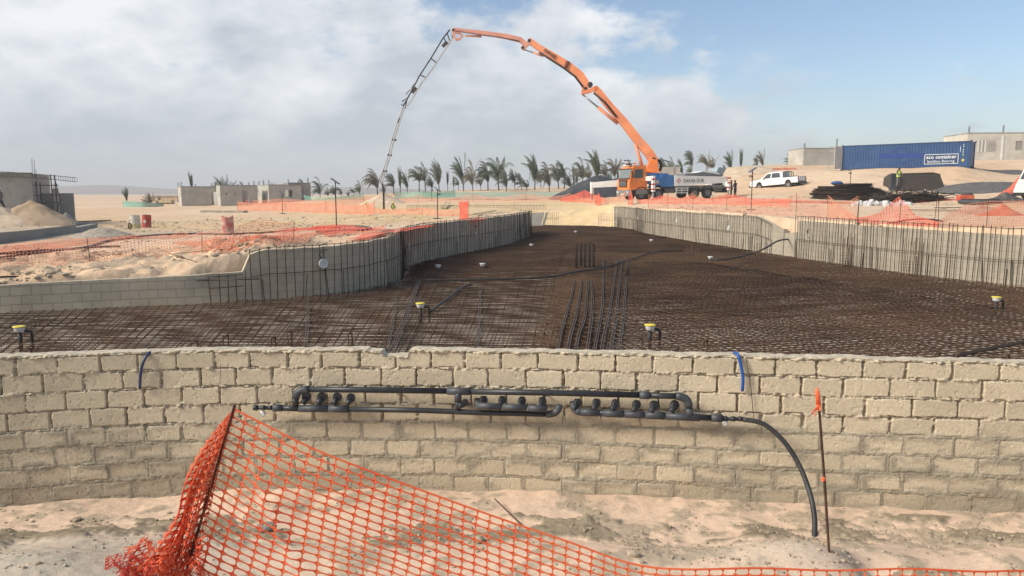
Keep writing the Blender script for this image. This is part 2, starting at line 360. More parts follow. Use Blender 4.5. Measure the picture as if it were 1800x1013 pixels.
# ---------------------------------------------------------------- desert ground
def axis(lo, hi, st, end0, end1, g=1.13):
    a = list(np.arange(lo, hi, st)); s = st; p = a[-1]
    while p < end1: s *= g; p += s; a.append(p)
    s = st; p = a[0]; b = []
    while p > end0: s *= g; p -= s; b.append(p)
    return np.array(b[::-1] + a)
def build_ground():
    ax = axis(-34, 46, 0.24, -3500, 3500); ay = axis(8.6, 98, 0.24, 8.59, 3600)
    ay = np.r_[-60, -20, 0, 8.3, ay[(ay > 8.5) & (ay < 16.4)], np.arange(16.4, 26, .11), ay[ay > 26]]; ax = np.r_[ax[ax < -15], np.arange(-15, -5, .11), ax[ax > -5]]
    X, Y = np.meshgrid(ax, ay); Z = terrain_z(X, np.maximum(Y, 9))
    near = (Y < 100) & (np.abs(X) < 60)
    ins = np.zeros(X.shape, bool); ins[near] = inside(X[near], Y[near])
    sd = np.full(X.shape, 99.0); sd[near] = sdist(X[near], Y[near])
    sd = np.where(ins, -sd, sd)
    floor = SLAB - 0.17 + 0.03 * fbm(X * 2, Y * 2, 31, 3)
    # beside the walls the soil stops behind the blockwork; the far end is an open sand slope
    openend = (Y > 49) & (X > -3) & (X < 8.5)
    t = np.where(openend, smooth(0.0, 4.5, sd), smooth(0.15, 0.42, sd))
    Z = floor * (1 - t) + Z * t
    Z = np.where(Y < 8.55, -2.6, Z)
    # colours of the sand itself: pinkish sand, yellow fill near the far end, grey gravelly patches
    n1 = fbm(X * 0.12, Y * 0.12, 41, 5)[..., None]; n2 = fbm(X * 0.5, Y * 0.5, 47, 5)[..., None]; n3 = fbm(X * 1.9, Y * 1.9, 44, 4)[..., None]
    sand = np.array([0.62, 0.43, 0.275]); yel = np.array([0.64, 0.48, 0.25]); gry = np.array([0.46, 0.37, 0.26]); pale = np.array([0.66, 0.495, 0.345])
    C = sand * np.ones(X.shape + (1,))
    C = C + (pale - C) * np.clip(n1 * 3 + 0.45, 0, 1)
    yw = (smooth(46, 56, Y) * smooth(90, 78, Y) * smooth(-26, -12, X) * smooth(12, 8, X))[..., None] * np.clip(0.75 + n2 * 2, 0, 1)
    C = C + (yel - C) * np.clip(yw, 0, 1) * 0.9
    yl = (smooth(38, 44, Y) * smooth(66, 56, Y) * smooth(0, -8, X))[..., None]
    C = C + (np.array([0.52, 0.37, 0.19]) - C) * np.clip(yl * (0.45 + n2 * 3.0), 0, 0.8)
    gw = np.clip((n2 * 2.6 + n3 * 1.2 - 0.35) * 2.0, 0, 0.45); C = C + (gry - C) * gw
    lw = (smooth(-5, -7, X) * smooth(26, 22, Y))[..., None] * np.clip(0.15 + n3 * 4.0 + n2 * 2, 0, .9)
    C = C + (np.array([0.37, 0.30, 0.21]) - C) * lw
    Lr = (smooth(-12, -22, X) * smooth(30, 34, Y) * smooth(48, 40, Y))[..., None]
    C = C + (np.array([0.40, 0.35, 0.27]) - C) * Lr * 0.7
    blind = np.array([0.62, 0.52, 0.41]); C = np.where((sd < 0)[..., None], blind * (1 + 0.25 * n2), C)
    fard = smooth(350, 900, np.hypot(X, Y))[..., None]; C = C + (np.array([0.58, 0.47, 0.35]) - C) * fard
    me = grid_mesh('desert_ground', X, Y, Z, vmat('sand', bump=0.6, bscale=2.2, var=0.16, scale=1.3, bdist=0.12), np.clip(C, 0.02, 0.9))
    tag(link('desert_ground', me), kind='structure')
build_ground()
def build_hills():
    a = np.linspace(-1.1, 0.9, 160); rr = np.linspace(0, 1, 14); A, T = np.meshgrid(a, rr)
    D = 1500 + T * 900
    px = 900 + F_PX * np.tan(A)
    h = np.interp(px, [-600, 60, 120, 200, 260, 330, 450, 620, 700, 900, 1900], [16, 19, 23, 25, 19, 14, 12, 20, 17, 5, 4])
    Z = (h + 3 * fbm(A * 30, T * 3, 61, 4)) * np.sin(np.clip(T * 2, 0, 1) * math.pi / 2) - 1.5
    X = D * np.tan(A); Y = D
    C = np.array([0.22, 0.155, 0.115]) * (1 + 0.5 * fbm(A * 60, T * 6, 71, 4))[..., None]
    tag(link('hills', grid_mesh('hills', X, Y, Z, vmat('hill_soil', bump=0.3, bscale=0.05, scale=0.02), C)), kind='structure')
build_hills()

# ---------------------------------------------------------------- trench ground in front of the wall
def crust(X, Y):
    band = np.exp(-((Y - (6.95 + 0.12 * np.sin(X * 1.7 + 1))) / 0.30) ** 2) + 0.7 * np.exp(-((Y - 6.05) / 0.16) ** 2) * smooth(2.6, 3.6, X)
    return smooth(-0.01, 0.06, fbm(X * 2.4, Y * 4.2, 97, 5, 0.62) + 0.22 * (band - 0.72)) * smooth(0.15, 0.4, band)
def trench_z(X, Y):
    X = np.asarray(X, float); Y = np.asarray(Y, float)
    prof = np.interp(Y, [-3, 1.2, 2.2, 3.4, 4.4, 5.2, 6.0, 6.9, 7.5, 9], [0.0, 0.0, -0.18, -0.62, -1.02, -1.34, -1.57, -1.67, -1.685, -1.69])
    ridge = 0.13 * np.exp(-((Y - (6.55 + 0.2 * np.sin(X * 1.1))) / 0.28) ** 2) * np.clip(0.35 + 1.6 * fbm(X * 0.8, Y * 0.2, 81, 3), 0, 1)
    heap = 0.24 * np.exp(-((X - 2.5) / 0.65) ** 2 - ((Y - 6.15) / 0.35) ** 2) + 0.20 * np.exp(-((X + 4.1) / 0.9) ** 2 - ((Y - 6.0) / 0.5) ** 2) + 0.15 * np.exp(-((X - 0.9) / 1.0) ** 2 - ((Y - 6.2) / 0.4) ** 2)
    pit = -0.16 * np.exp(-((X - 3.15) / 0.22) ** 2 - ((Y - 5.9) / 0.4) ** 2)
    berm = 0.07 * smooth(7.0, 7.6, Y) * (0.4 + 2 * fbm(X * 1.5, Y * 0.7, 83, 3)) + crust(X, Y) * (0.030 + 0.045 * np.abs(fbm(X * 16, Y * 16, 99, 3)))
    cl = np.clip(fbm(X * 3.4, Y * 3.4, 85, 3) * 3 + 0.15, 0, 1)          # where the crust is broken
    rough = cl * (0.050 * np.abs(fbm(X * 11, Y * 11, 86, 3)) + 0.030 * np.abs(fbm(X * 28, Y * 28, 87, 3)))
    rough = rough + 0.02 * fbm(X * 2.2, Y * 2.2, 88, 4) + 0.05 * fbm(X * 0.7, Y * 0.7, 89, 3)
    foot = smooth(-1, -3, X) * 0.035 * np.abs(fbm(X * 5, Y * 9, 91, 3))
    return prof + ridge + heap + pit + berm + rough + foot
def build_trench():
    ax = np.r_[np.linspace(-16, -6.2, 60), np.arange(-6.15, 6.2, 0.022), np.linspace(6.3, 16, 60)]
    ay = np.r_[np.linspace(-6, 4.9, 50), np.arange(4.95, 8.35, 0.022)]
    X, Y = np.meshgrid(ax, ay); Z = trench_z(X, Y)
    n1 = fbm(X * 0.9, Y * 0.9, 93, 4)[..., None]; n2 = fbm(X * 3.4, Y * 3.4, 85, 3)[..., None]; n3 = fbm(X * 12, Y * 12, 95, 3)[..., None]
    C = np.array([0.68, 0.50, 0.365]) * np.ones(X.shape + (1,)) * (1 + 0.22 * n1)
    C = C + (np.array([0.38, 0.31, 0.22]) - C) * np.clip(n2 * 5 + n3 * 2.2, 0, 0.85)
    grey = (smooth(-1.0, -3.2, X) * smooth(7.2, 6.6, Y))[..., None]; C = C + (np.array([0.49, 0.425, 0.335]) - C) * np.clip(grey * (0.8 + n3), 0, 1)
    heap = (np.exp(-((X - 2.5) / 0.7) ** 2 - ((Y - 6.15) / 0.4) ** 2))[..., None]; C = C + (np.array([0.54, 0.455, 0.35]) - C) * heap * 0.8
    ck = crust(X, Y)[..., None]; C = C + (np.array([0.29, 0.235, 0.16]) * (1 + .6 * n3) - C) * ck
    tag(link('trench_ground', grid_mesh('trench_ground', X, Y, Z, vmat('trench_sand', bump=0.8, bscale=45, var=0.14, scale=14, bdist=0.012), np.clip(C, 0.05, 0.8))), kind='structure')
build_trench()
# ================================================================ WALLS
BLOCK_V = vmat('sandcrete_block', bump=1.0, bscale=85, var=0.17, scale=38, bdist=0.009)
def build_front_wall():
    """relief of every block and every smear of mortar in one sheet wrapped over the wall"""
    xs = np.arange(-12.5, 12.5, 0.0085)
    pts = np.stack([xs, wall_y(xs)], 1); tang = np.gradient(pts, axis=0); tang /= np.linalg.norm(tang, axis=1)[:, None]
    nrm = np.stack([tang[:, 1], -tang[:, 0]], 1); nrm[nrm[:, 1] > 0] *= -1          # towards the camera
    S = np.r_[0, np.cumsum(np.linalg.norm(np.diff(pts, axis=0), axis=1))]
    H0 = -1.85; CH = 0.206
    hz = np.arange(H0, 0.0, 0.0085); hz = np.r_[hz, 0.0]
    Sg, Hg = np.meshgrid(S, hz); Xg = np.interp(Sg, S, xs)
    # uneven top line, one chipped notch
    top = WALL_TOP + 0.012 * fbm(S * 2.3, S * 0, 11, 3) * 2 + 0.010 * fbm(S * 14, S * 0, 12, 2)
    blen = np.interp(xs, [-12, -1, 2, 5.5, 12], [0.405, 0.400, 0.425, 0.475, 0.475])
    B = np.cumsum(np.r_[0, np.diff(S)] / blen); Bg = np.interp(Sg, S, B)
    # courses droop slightly
    wob = 0.010 * fbm(Sg * 0.9, Hg * 0 + 2, 13, 3) * 2
    row_f = (WALL_TOP - Hg + wob) / CH; row = np.clip(np.floor(row_f), 0, 9); fv = row_f - row
    jr = _h(row, row * 0, 17)
    bb = Bg + row * 0.5 + (jr - 0.5) * 0.22
    bi = np.floor(bb); fu = bb - bi
    w0 = (_h(bi, row, 19) - 0.5) * 0.11; w1 = (_h(bi + 1, row, 19) - 0.5) * 0.11     # joints not evenly spaced
    du = np.minimum(fu - w0, (1 + w1) - fu) * 0.42
    nx = fbm(Sg * 9, Hg * 9, 23, 3); ny = fbm(Sg * 9, Hg * 9, 29, 3); nf = fbm(Sg * 40, Hg * 40, 37, 2)
    v0 = (_h(bi, row, 43) - 0.5) * 0.05
    dt = (fv - v0) * CH; db = (1 - fv + v0 * 0.5) * CH
    low = smooth(3.2, 4.2, row_f + 1.6 * fbm(Sg * 0.6, Hg * 1.2, 51, 3))               # lower courses are smeared with mortar
    n5 = fbm(Sg * 22, Hg * 22, 39, 3); dU = du + nx * 0.022 + n5 * 0.013 + nf * 0.006; dV = np.minimum(dt, db) + ny * 0.018 + n5 * 0.013 + nf * 0.006
    w = 0.009 + 0.008 * low + 0.006 * _h(bi, row, 61)
    ea, eb = dU - w * 0.8, dV - w; edge = -np.log(np.exp(-np.clip(ea, -.1, .5) * 120) + np.exp(-np.clip(eb, -.1, .5) * 120)) / 120 + .002
    rad = np.clip(edge / 0.008, -1, 1)
    block = smooth(-0.35, 0.55, rad)
    # vertical joints of the upper courses are open and deep; bed joints squeeze out in lumps
    vert = (dU < dV).astype(float)
    openj = (1 - low) * vert
    gap = np.clip((fbm(Sg * 7 + 4, Hg * 16, 67, 3) + 0.18) * 4, 0, 1)
    joint_z = -0.006 - 0.050 * openj * gap + (1 - vert * .6) * (0.030 * np.clip(fbm(Sg * 20, Hg * 30, 71, 4) * 3 + 0.1, -0.4, 1)) * (1 - low * 0.7)
    joint_z = joint_z + low * 0.005
    crack = (np.abs(edge + 0.003) < 0.0045) * (fbm(Sg * 5, Hg * 5, 73, 3) > -0.06) * (1 - 0.70 * low)
    face = 0.006 * (_h(bi, row, 77) - 0.5) * 2 + 0.004 * fbm(Sg * 6, Hg * 6, 79, 4) + (-0.005) * smooth(0.20, 0.27, fbm(Sg * 34, Hg * 34, 83, 3))
    face = face + 0.006 * (_h(bi, row, 78) - 0.5) * (fu - 0.5) * 2
    D = block * face + (1 - block) * joint_z - crack * 0.022
    smear = (0.25 + 0.75 * low) * np.clip((fbm(Sg * 3.0, Hg * 7, 89, 5, 0.6) * 5.0 + 0.45) * (1.35 - np.clip(edge / 0.055, 0, 1.4)), 0, 1)
    D = D + smear * 0.006
    D[row > 8.9] *= 0.5
    tone = (_h(bi, row, 97) - 0.5)
    base = np.array([0.60, 0.51, 0.365]); C = base * (1 + 0.17 * tone + 0.30 * fbm(Sg * 1.6, Hg * 2.2, 101, 5, .6))[..., None]
    C = C * (1 + 0.03 * (Xg / 5))[..., None] ** 1
    mort_u = np.array([0.56, 0.475, 0.345]); mort_l = np.array([0.375, 0.33, 0.245])
    mort = mort_u + (mort_l - mort_u) * low[..., None]; mort = mort * (1 + 0.35 * fbm(Sg * 12, Hg * 12, 103, 3))[..., None]
    k = np.clip((1 - block) + smear, 0, 1)[..., None]; C = C * (1 - k) + mort * k
    damp = np.clip(smooth(6.3, 8.0, row_f + 2.2 * fbm(Sg * 0.8, Hg * 2, 107, 4)), 0, 1)[..., None]; C = C + (np.array([0.33, 0.285, 0.21]) - C) * damp * 0.7
    # sheet: back bottom .. back top, top, front top .. front bottom
    Hn = Hg + (top[None] - 0.0) * smooth(-0.12, 0.0, Hg)
    notch = 0.075 * smooth(0.17, 0.13, np.abs(xs - (-1.30)) + 0.02 * fbm(xs * 20, xs * 0, 5, 3)) + 0.02 * smooth(0.1, 0.06, np.abs(xs + 1.53))
    Hn = Hn - notch[None] * smooth(-0.14, 0.0, Hg)
    topz = Hn[-1]
    off = D[::-1]; Z = Hn[::-1]; Cc = C[::-1]
    rows_x = [xs + nrm[:, 0] * o for o in off]; rows_y = [pts[:, 1] + nrm[:, 1] * o for o in off]; rows_z = list(Z); rows_c = list(Cc)
    tx, ty, tzr, tc = [], [], [], []
    bk = np.linspace(0.2, 0.0, 16)[:-1]
    for i, b in enumerate(bk):
        rr = 0.010 * fbm(S * 12, S * 0 + b * 20, 109, 3) * 2
        tx.append(xs - nrm[:, 0] * b); ty.append(pts[:, 1] - nrm[:, 1] * b); tzr.append(topz + rr - (0.012 if i == 0 else 0))
        tc.append(np.array([0.53, 0.46, 0.35]) * (1 + 0.5 * fbm(S * 10, S * 0 + b * 15, 113, 3))[:, None])
    bx = [xs - nrm[:, 0] * 0.2, xs - nrm[:, 0] * 0.2]; by = [pts[:, 1] - nrm[:, 1] * 0.2] * 2
    bz = [np.full(len(xs), -1.9), topz - 0.03]; bc = [np.tile(base, (len(xs), 1))] * 2
    X = np.array(bx + tx + rows_x); Y = np.array(by + ty + rows_y); Zz = np.array(bz + tzr + rows_z); CC = np.array(bc + tc + rows_c)
    o = link('block_wall', grid_mesh('block_wall', X, Y, Zz, BLOCK_V, np.clip(CC, 0.03, 0.8)))
    tag(o, 'long near wall of pale sandcrete blocks carrying the black pipe manifold', 'wall')
build_front_wall()

def wall_mat(name, c1, c2, cm, mort=0.05, bump=0.5, stain=None):
    """block courses from the wall's own length/height coordinates (metres in UV)"""
    m = bpy.data.materials.new(name); m.use_nodes = True; nt = m.node_tree; n = nt.nodes; l = nt.links
    b = n['Principled BSDF']; b.inputs['Roughness'].default_value = 0.95; b.inputs['Specular IOR Level'].default_value = 0.15
    uv = n.new('ShaderNodeUVMap'); tc = n.new('ShaderNodeTexCoord')
    nz = n.new('ShaderNodeTexNoise'); nz.inputs['Scale'].default_value = 5; nz.inputs['Detail'].default_value = 5; l.new(tc.outputs['Object'], nz.inputs['Vector'])
    ad = n.new('ShaderNodeVectorMath'); ad.operation = 'MULTIPLY_ADD'; l.new(nz.outputs['Color'], ad.inputs[0]); ad.inputs[1].default_value = (0.03, 0.03, 0); l.new(uv.outputs[0], ad.inputs[2])
    br = n.new('ShaderNodeTexBrick'); l.new(ad.outputs[0], br.inputs['Vector'])
    br.inputs['Scale'].default_value = 1; br.inputs['Brick Width'].default_value = 0.41; br.inputs['Row Height'].default_value = 0.21
    br.inputs['Mortar Size'].default_value = 0.014; br.inputs['Mortar Smooth'].default_value = 0.4
    br.inputs['Color1'].default_value = (*c1, 1); br.inputs['Color2'].default_value = (*c2, 1); br.inputs['Mortar'].default_value = (*cm, 1)
    n2 = n.new('ShaderNodeTexNoise'); n2.inputs['Scale'].default_value = 1.3; n2.inputs['Detail'].default_value = 8; n2.inputs['Roughness'].default_value = 0.65; l.new(tc.outputs['Object'], n2.inputs['Vector'])
    mr = n.new('ShaderNodeMapRange'); mr.inputs['From Min'].default_value = 0.3; mr.inputs['From Max'].default_value = 0.7; mr.inputs['To Min'].default_value = 0.80; mr.inputs['To Max'].default_value = 1.18; l.new(n2.outputs[0], mr.inputs['Value'])
    sc = n.new('ShaderNodeVectorMath'); sc.operation = 'SCALE'; l.new(br.outputs['Color'], sc.inputs[0]); l.new(mr.outputs[0], sc.inputs['Scale']); l.new(sc.outputs[0], b.inputs['Base Color'])
    bp = n.new('ShaderNodeBump'); bp.inputs['Strength'].default_value = bump; bp.inputs['Distance'].default_value = 0.02; bp.invert = True
    l.new(br.outputs['Fac'], bp.inputs['Height'])
    bp2 = n.new('ShaderNodeBump'); bp2.inputs['Strength'].default_value = 0.5; bp2.inputs['Distance'].default_value = 0.01
    n3 = n.new('ShaderNodeTexNoise'); n3.inputs['Scale'].default_value = 30; n3.inputs['Detail'].default_value = 5; l.new(tc.outputs['Object'], n3.inputs['Vector'])
    l.new(n3.outputs[0], bp2.inputs['Height']); l.new(bp.outputs[0], bp2.inputs['Normal']); l.new(bp2.outputs[0], b.inputs['Normal'])
    return m
W_GREY = wall_mat('grey_rendered_block', (0.49, 0.41, 0.30), (0.52, 0.44, 0.325), (0.42, 0.35, 0.255), bump=0.25)
W_LOW = wall_mat('buff_block', (0.54, 0.465, 0.345), (0.48, 0.415, 0.31), (0.38, 0.325, 0.24))
W_PALE = wall_mat('pale_block', (0.40, 0.35, 0.275), (0.37, 0.325, 0.255), (0.33, 0.285, 0.22), bump=0.3)
def ribbon_wall(name, pl, zt, m, side, zb=-1.3, th=0.2, parent=None, ragged=0.02, seed=0):
    """pl (n,2) line of the inner face; side = +1/-1 says which side the thickness goes"""
    q, s = resample(np.array(pl), 0.2); n = len(q); t = np.gradient(q, axis=0); t /= np.linalg.norm(t, axis=1)[:, None]
    nr = np.stack([-t[:, 1], t[:, 0]], 1) * side; o = q + nr * th
    z = np.array([zt(x, y, ss) for (x, y), ss in zip(q, s)]) + ragged * fbm(s * 3, s * 0, 200 + seed, 3) * 2
    vs = []; 
    for i in range(n): vs += [(*q[i], zb), (*q[i], z[i]), (*o[i], z[i]), (*o[i], zb)]
    fs = []; uvs = []
    for i in range(n - 1):
        a = 4 * i; b = a + 4
        for (p, r_, h0, h1) in ((0, 1, 0, 1), (1, 2, 1, 2), (2, 3, 2, 3)):
            fs.append((a + p, b + p, b + r_, a + r_))
            zz = [zb, z[i], z[i] + th, zb]; zy = [zb, z[i + 1], z[i + 1] + th, zb]
            if p == 2: zz[2] = z[i]; zy[2] = z[i + 1]
            uvs += [(s[i], zz[p]), (s[i + 1], zy[p]), (s[i + 1], zy[r_]), (s[i], zz[r_])]
    fs.append((0, 1, 2, 3)); uvs += [(0, zb), (0, z[0]), (th, z[0]), (th, zb)]
    a = 4 * (n - 1); fs.append((a + 3, a + 2, a + 1, a)); uvs += [(0, zb), (0, z[-1]), (th, z[-1]), (th, zb)]
    me = bpy.data.meshes.new(name); me.from_pydata(vs, [], fs); me.materials.append(m)
    ul = me.uv_layers.new(name='UVMap'); ul.data.foreach_set('uv', np.array(uvs, np.float32).ravel()); me.update()
    return link(name, me, parent), q, nr, z, s

low_top = lambda x, y, s: float(np.interp(x, [-19.5, -11.8, -8.0, -7.6], [-0.42, -0.39, -0.32, -0.30]))
lo, *_ = ribbon_wall('block_wall', low_pl, low_top, W_LOW, 1, seed=1)
tag(lo, 'low buff block wall at the left, three courses above the rebar with sand heaped behind', 'wall')
left_top = lambda x, y, s: float(np.interp(s, [0, 0.9, 1.0, 1.3, 1.6, 3, 8, 12, 20, 34], [-0.30, -0.28, 0.14, 0.24, 0.25, 0.28, 0.40, 0.44, 0.5, 0.5]))
lw, lq, lnr, lz, ls = ribbon_wall('pool_wall', left_pl, left_top, W_GREY, 1, seed=2, ragged=0.03)
tag(lw, 'curving grey rendered pool wall bulging out on the left side of the pool', 'wall')
# the right wall breaks between the pickup side and the near run: gap at px 1368-1395
kk = int(np.argmin(np.abs(right_pl[:, 1] - 33.2))); kk2 = int(np.argmin(np.abs(right_pl[:, 1] - 31.3)))
r1_top = lambda x, y, s: 0.60 + 0.02 * math.sin(s * 1.3) + (-0.45 * min(1, max(0, (s - 25.7) / 2.2)))
r2_top = lambda x, y, s: float(np.interp(s, [0, 5, 12, 25], [0.56, 0.52, 0.46, 0.42]))
rw1, rq1, rn1, rz1, rs1 = ribbon_wall('pool_wall', right_pl[:kk + 3], r1_top, W_PALE, 1, seed=3, ragged=0.04)
tag(rw1, 'far run of the pale block pool wall on the right, below the pump truck', 'wall')
rw2, rq2, rn2, rz2, rs2 = ribbon_wall('pool_wall', right_pl[kk + 6:], r2_top, W_PALE, 1, seed=4)
tag(rw2, 'near run of the pale block pool wall at the right edge of the photo', 'wall')
# low stepped piece closing the gap
gp, *_ = ribbon_wall('pool_wall', right_pl[kk + 2:kk + 7], lambda x, y, s: 0.02, W_PALE, 1, seed=5, ragged=0.08)
tag(gp, 'broken low piece of pale block wall closing the gap between the two right pool walls', 'wall')

# ================================================================ REBAR
RUST = mat('rusty_rebar', (0.076, 0.047, 0.031), 0.9, 0.0, scale=0.5, col2=(0.128, 0.076, 0.047), spec=0.2, detail=6)
DRUST = mat('dark_rebar', (0.034, 0.026, 0.021), 0.85, 0.0, scale=2.0, col2=(0.062, 0.042, 0.030), spec=0.2)
GREYBAR = mat('new_grey_rebar', (0.070, 0.055, 0.048), 0.7, 0.1, scale=2.0, col2=(0.12, 0.098, 0.085), spec=0.3)
def bars_mesh(name, segs, r, m, parent=None):
    """segs: list of (n,3) polylines -> four-sided bars in ONE mesh"""
    V = []; Fq = []; o = 0
    for pl in segs:
        n = len(pl)
        if n < 2: continue
        t = np.gradient(pl, axis=0); t /= (np.linalg.norm(t, axis=1)[:, None] + 1e-9)
        up = np.array([0, 0, 1.0]); u = np.cross(t, up)
        bad = np.linalg.norm(u, axis=1) < 0.1; u[bad] = np.array([1.0, 0, 0]); u /= np.linalg.norm(u, axis=1)[:, None]
        w = np.cross(u, t)
        ring = np.stack([pl + (u + w) * r * .75, pl + (w - u) * r * .75, pl - (u + w) * r * .75, pl + (u - w) * r * .75], 1).reshape(-1, 3)
        V.append(ring); i = np.arange(n - 1)[:, None] * 4 + o; k = np.arange(4)[None]; k1 = (k + 1) % 4
        Fq.append(np.stack([i + k, i + k1, i + 4 + k1, i + 4 + k], -1).reshape(-1, 4)); Fq.append(np.array([[o, o + 3, o + 2, o + 1], [o + 4 * n - 4, o + 4 * n - 3, o + 4 * n - 2, o + 4 * n - 1]]))
        o += 4 * n
    V = np.concatenate(V).astype(np.float32); q = np.concatenate(Fq).astype(np.int32)
    me = bpy.data.meshes.new(name); me.vertices.add(len(V)); me.vertices.foreach_set('co', V.ravel())
    me.loops.add(q.size); me.loops.foreach_set('vertex_index', q.ravel()); me.polygons.add(len(q))
    me.polygons.foreach_set('loop_start', np.arange(0, q.size, 4, dtype=np.int32)); me.polygons.foreach_set('loop_total', np.full(len(q), 4, np.int32))
    me.update(calc_edges=True); me.materials.append(m); return link(name, me, parent)
mat_root = thing('rebar_mat', (2, 20, SLAB), label='huge rust brown steel reinforcement mat covering the pool floor', cat='rebar mat', absolute=True)
_gx = np.arange(-21, 24, 0.1); _gy = np.arange(7, 67, 0.1); _GX, _GY = np.meshgrid(_gx, _gy)
_SD = np.where(inside(_GX, _GY), sdist(_GX, _GY), -1.0)
def pool_d(x, y):
    i = np.clip(np.round((np.asarray(x) + 21) / .1).astype(int), 0, len(_gx) - 1); j = np.clip(np.round((np.asarray(y) - 7) / .1).astype(int), 0, len(_gy) - 1); return _SD[j, i]
def region_left(x, y): return x < 1.6 + 0.12 * (y - 12) + 0.0 * x
def region_right(x, y): return x > 0.2 + 0.10 * (y - 12)
def clip_runs(x, y, ok, z, jit=0.012):
    out = []; i = 0; n = len(x)
    while i < n:
        if ok[i]:
            j = i
            while j + 1 < n and ok[j + 1]: j += 1
            if j - i >= 2:
                k = np.unique(np.r_[np.arange(i, j, 3), j])
                zz = z + jit * RNG.normal(size=len(k)) + 0.04 * fbm(x[k] * 0.35, y[k] * 0.35, 7, 2)
                out.append(np.stack([x[k], y[k], zz], 1))
            i = j + 1
        else: i += 1
    return out
def line_set(ang, sp, z, region, y0=8.4, y1=64, jit=0.0035, wob=0.02, drop=0.0):
    c, s = math.cos(ang), math.sin(ang); L = np.arange(-75, 75, 0.35); segs = []
    X = []; Y = []
    for k in np.arange(-70, 70, sp):
        kk_ = k + RNG.normal() * 0.012
        x = c * L - s * kk_ + wob * fbm(L * 0.3, L * 0 + k, 3, 2); y = 20 + s * L + c * kk_ + wob * fbm(L * 0.3, L * 0 + k, 4, 2)
        m_ = (y > 7.5) & (y < 66) & (x > -21) & (x < 23)
        if m_.sum() < 3: continue
        x = x[m_]; y = y[m_]; ok = (pool_d(x, y) > 0.07) & region(x, y) & (y > y0) & (y < y1)
        if drop and RNG.random() < drop: continue
        segs += clip_runs(x, y, ok, z, jit)
    return segs
def sdist_fast(x, y): return sdist(x, y)
near_f = lambda x, y: (y < 34)
allr = lambda x, y: np.ones(np.shape(x), bool)
a_r = math.atan2(0.97, -0.23)
seg_lo = []; seg_up = []
# right half, two directions, two layers
seg_lo += line_set(a_r, 0.17, SLAB - 0.13, lambda x, y: region_right(x, y) | (y > 27))
seg_lo += line_set(a_r - math.pi / 2, 0.17, SLAB - 0.115, lambda x, y: region_right(x, y) | (y > 27))
seg_up += line_set(a_r + 0.02, 0.20, SLAB, lambda x, y: region_right(x, y) | (y > 27))
seg_up += line_set(a_r - math.pi / 2 + 0.02, 0.155, SLAB + 0.015, lambda x, y: region_right(x, y) | (y > 27))
seg_up += line_set(a_r + 0.30, 0.30, SLAB + 0.028, lambda x, y: region_right(x, y) & (y < 34))
# extra sheet laid across the middle of the right half: the darkest patch
seg_up += line_set(a_r - math.pi / 2 - 0.03, 0.17, SLAB + 0.035, lambda x, y: (x > 0.4 + 0.13 * (y - 12)) & (y > 15.5 + 0.25 * np.abs(x - 5)) & (x < 11.5 - 0.35 * (y - 18)) & (y < 29))
# left half: near-level bars and a fan running at the curved wall
seg_lo += line_set(-0.05, 0.145, SLAB - 0.13, lambda x, y: region_left(x, y) & (y < 30))
seg_up += line_set(0.06, 0.15, SLAB, lambda x, y: region_left(x, y) & (y < 30))
def fan(z, step, cx=-1.5, cy=-6.0, jit=0.0035):
    segs = []
    for a in np.arange(-1.25, 0.55, step):
        a += RNG.normal() * 0.0006
        L = np.arange(13.5, 40, 0.35); x = cx + np.sin(a) * L; y = cy + np.cos(a) * L
        ok = (pool_d(x, y) > 0.07) & region_left(x, y) & (y < 31); segs += clip_runs(x, y, ok, z, jit)
    return segs
seg_lo += fan(SLAB - 0.115, 0.0082)
seg_up += fan(SLAB + 0.015, 0.0088, cx=-1.0)
bars_mesh('lower_layer', seg_lo, 0.0084, RUST, mat_root)
bars_mesh('upper_layer', seg_up, 0.0084, RUST, mat_root)
# sheaves of new grey bars laid away from the viewer
def bundle(pxs, n_off, seed):
    out = []
    q = [Pz(x, y, SLAB + 0.05) for x, y in pxs]
    c = catmull([(p.x, p.y) for p in q], 0.4)
    for k in n_off:
        out.append(np.stack([c[:, 0] + k, c[:, 1], np.full(len(c), SLAB + 0.05) + 0.01 * fbm(c[:, 1] * 0.8, c[:, 1] * 0, seed, 2)], 1))
    return out
bs = []
for i, (x0, x1, x2, x3) in enumerate([(985, 992, 1006, 1010), (1003, 1012, 1022, 1022), (1017, 1030, 1034, 1034), (1036, 1040, 1045, 1038), (1050, 1056, 1062, 1060), (1062, 1066, 1074, 1085), (1078, 1080, 1084, 1094), (1092, 1094, 1098, 1104)]):
    st_ = lambda f, x: .55 * x + .45 * (x0 + (x3 - x0) * f)
    x1, x2 = st_(.33, x1), st_(.7, x2)
    bs += bundle([(x0 - 6, 625), (x0, 590), (x1 + 2, 555), (x2, 520), (x3, 492 if i < 4 else 455)], (-0.02, 0.02), i)
bars_mesh('lap_bar_sheaf', bs, 0.0105, GREYBAR, mat_root)
bars_mesh('lap_bar_sheaf', bundle([(682, 625), (700, 580), (718, 535), (733, 495)], (0, 0.05, 0.09), 1) + bundle([(678, 620), (688, 570), (695, 520)], (0, 0.04), 2), 0.011, GREYBAR, mat_root)
bars_mesh('lap_bar_sheaf', bundle([(836, 620), (840, 570), (843, 510)], (0, 0.04), 3), 0.011, GREYBAR, mat_root)
bars_mesh('lap_bar_sheaf', bundle([(1600, 640), (1690, 622), (1790, 602), (1900, 585)], (0, 0.06, -0.06, 0.12), 4) , 0.012, DRUST, mat_root)
bars_mesh('lap_bar_sheaf', bundle([(534, 625), (539, 570), (541, 525)], (0, 0.04), 5), 0.011, GREYBAR, mat_root)
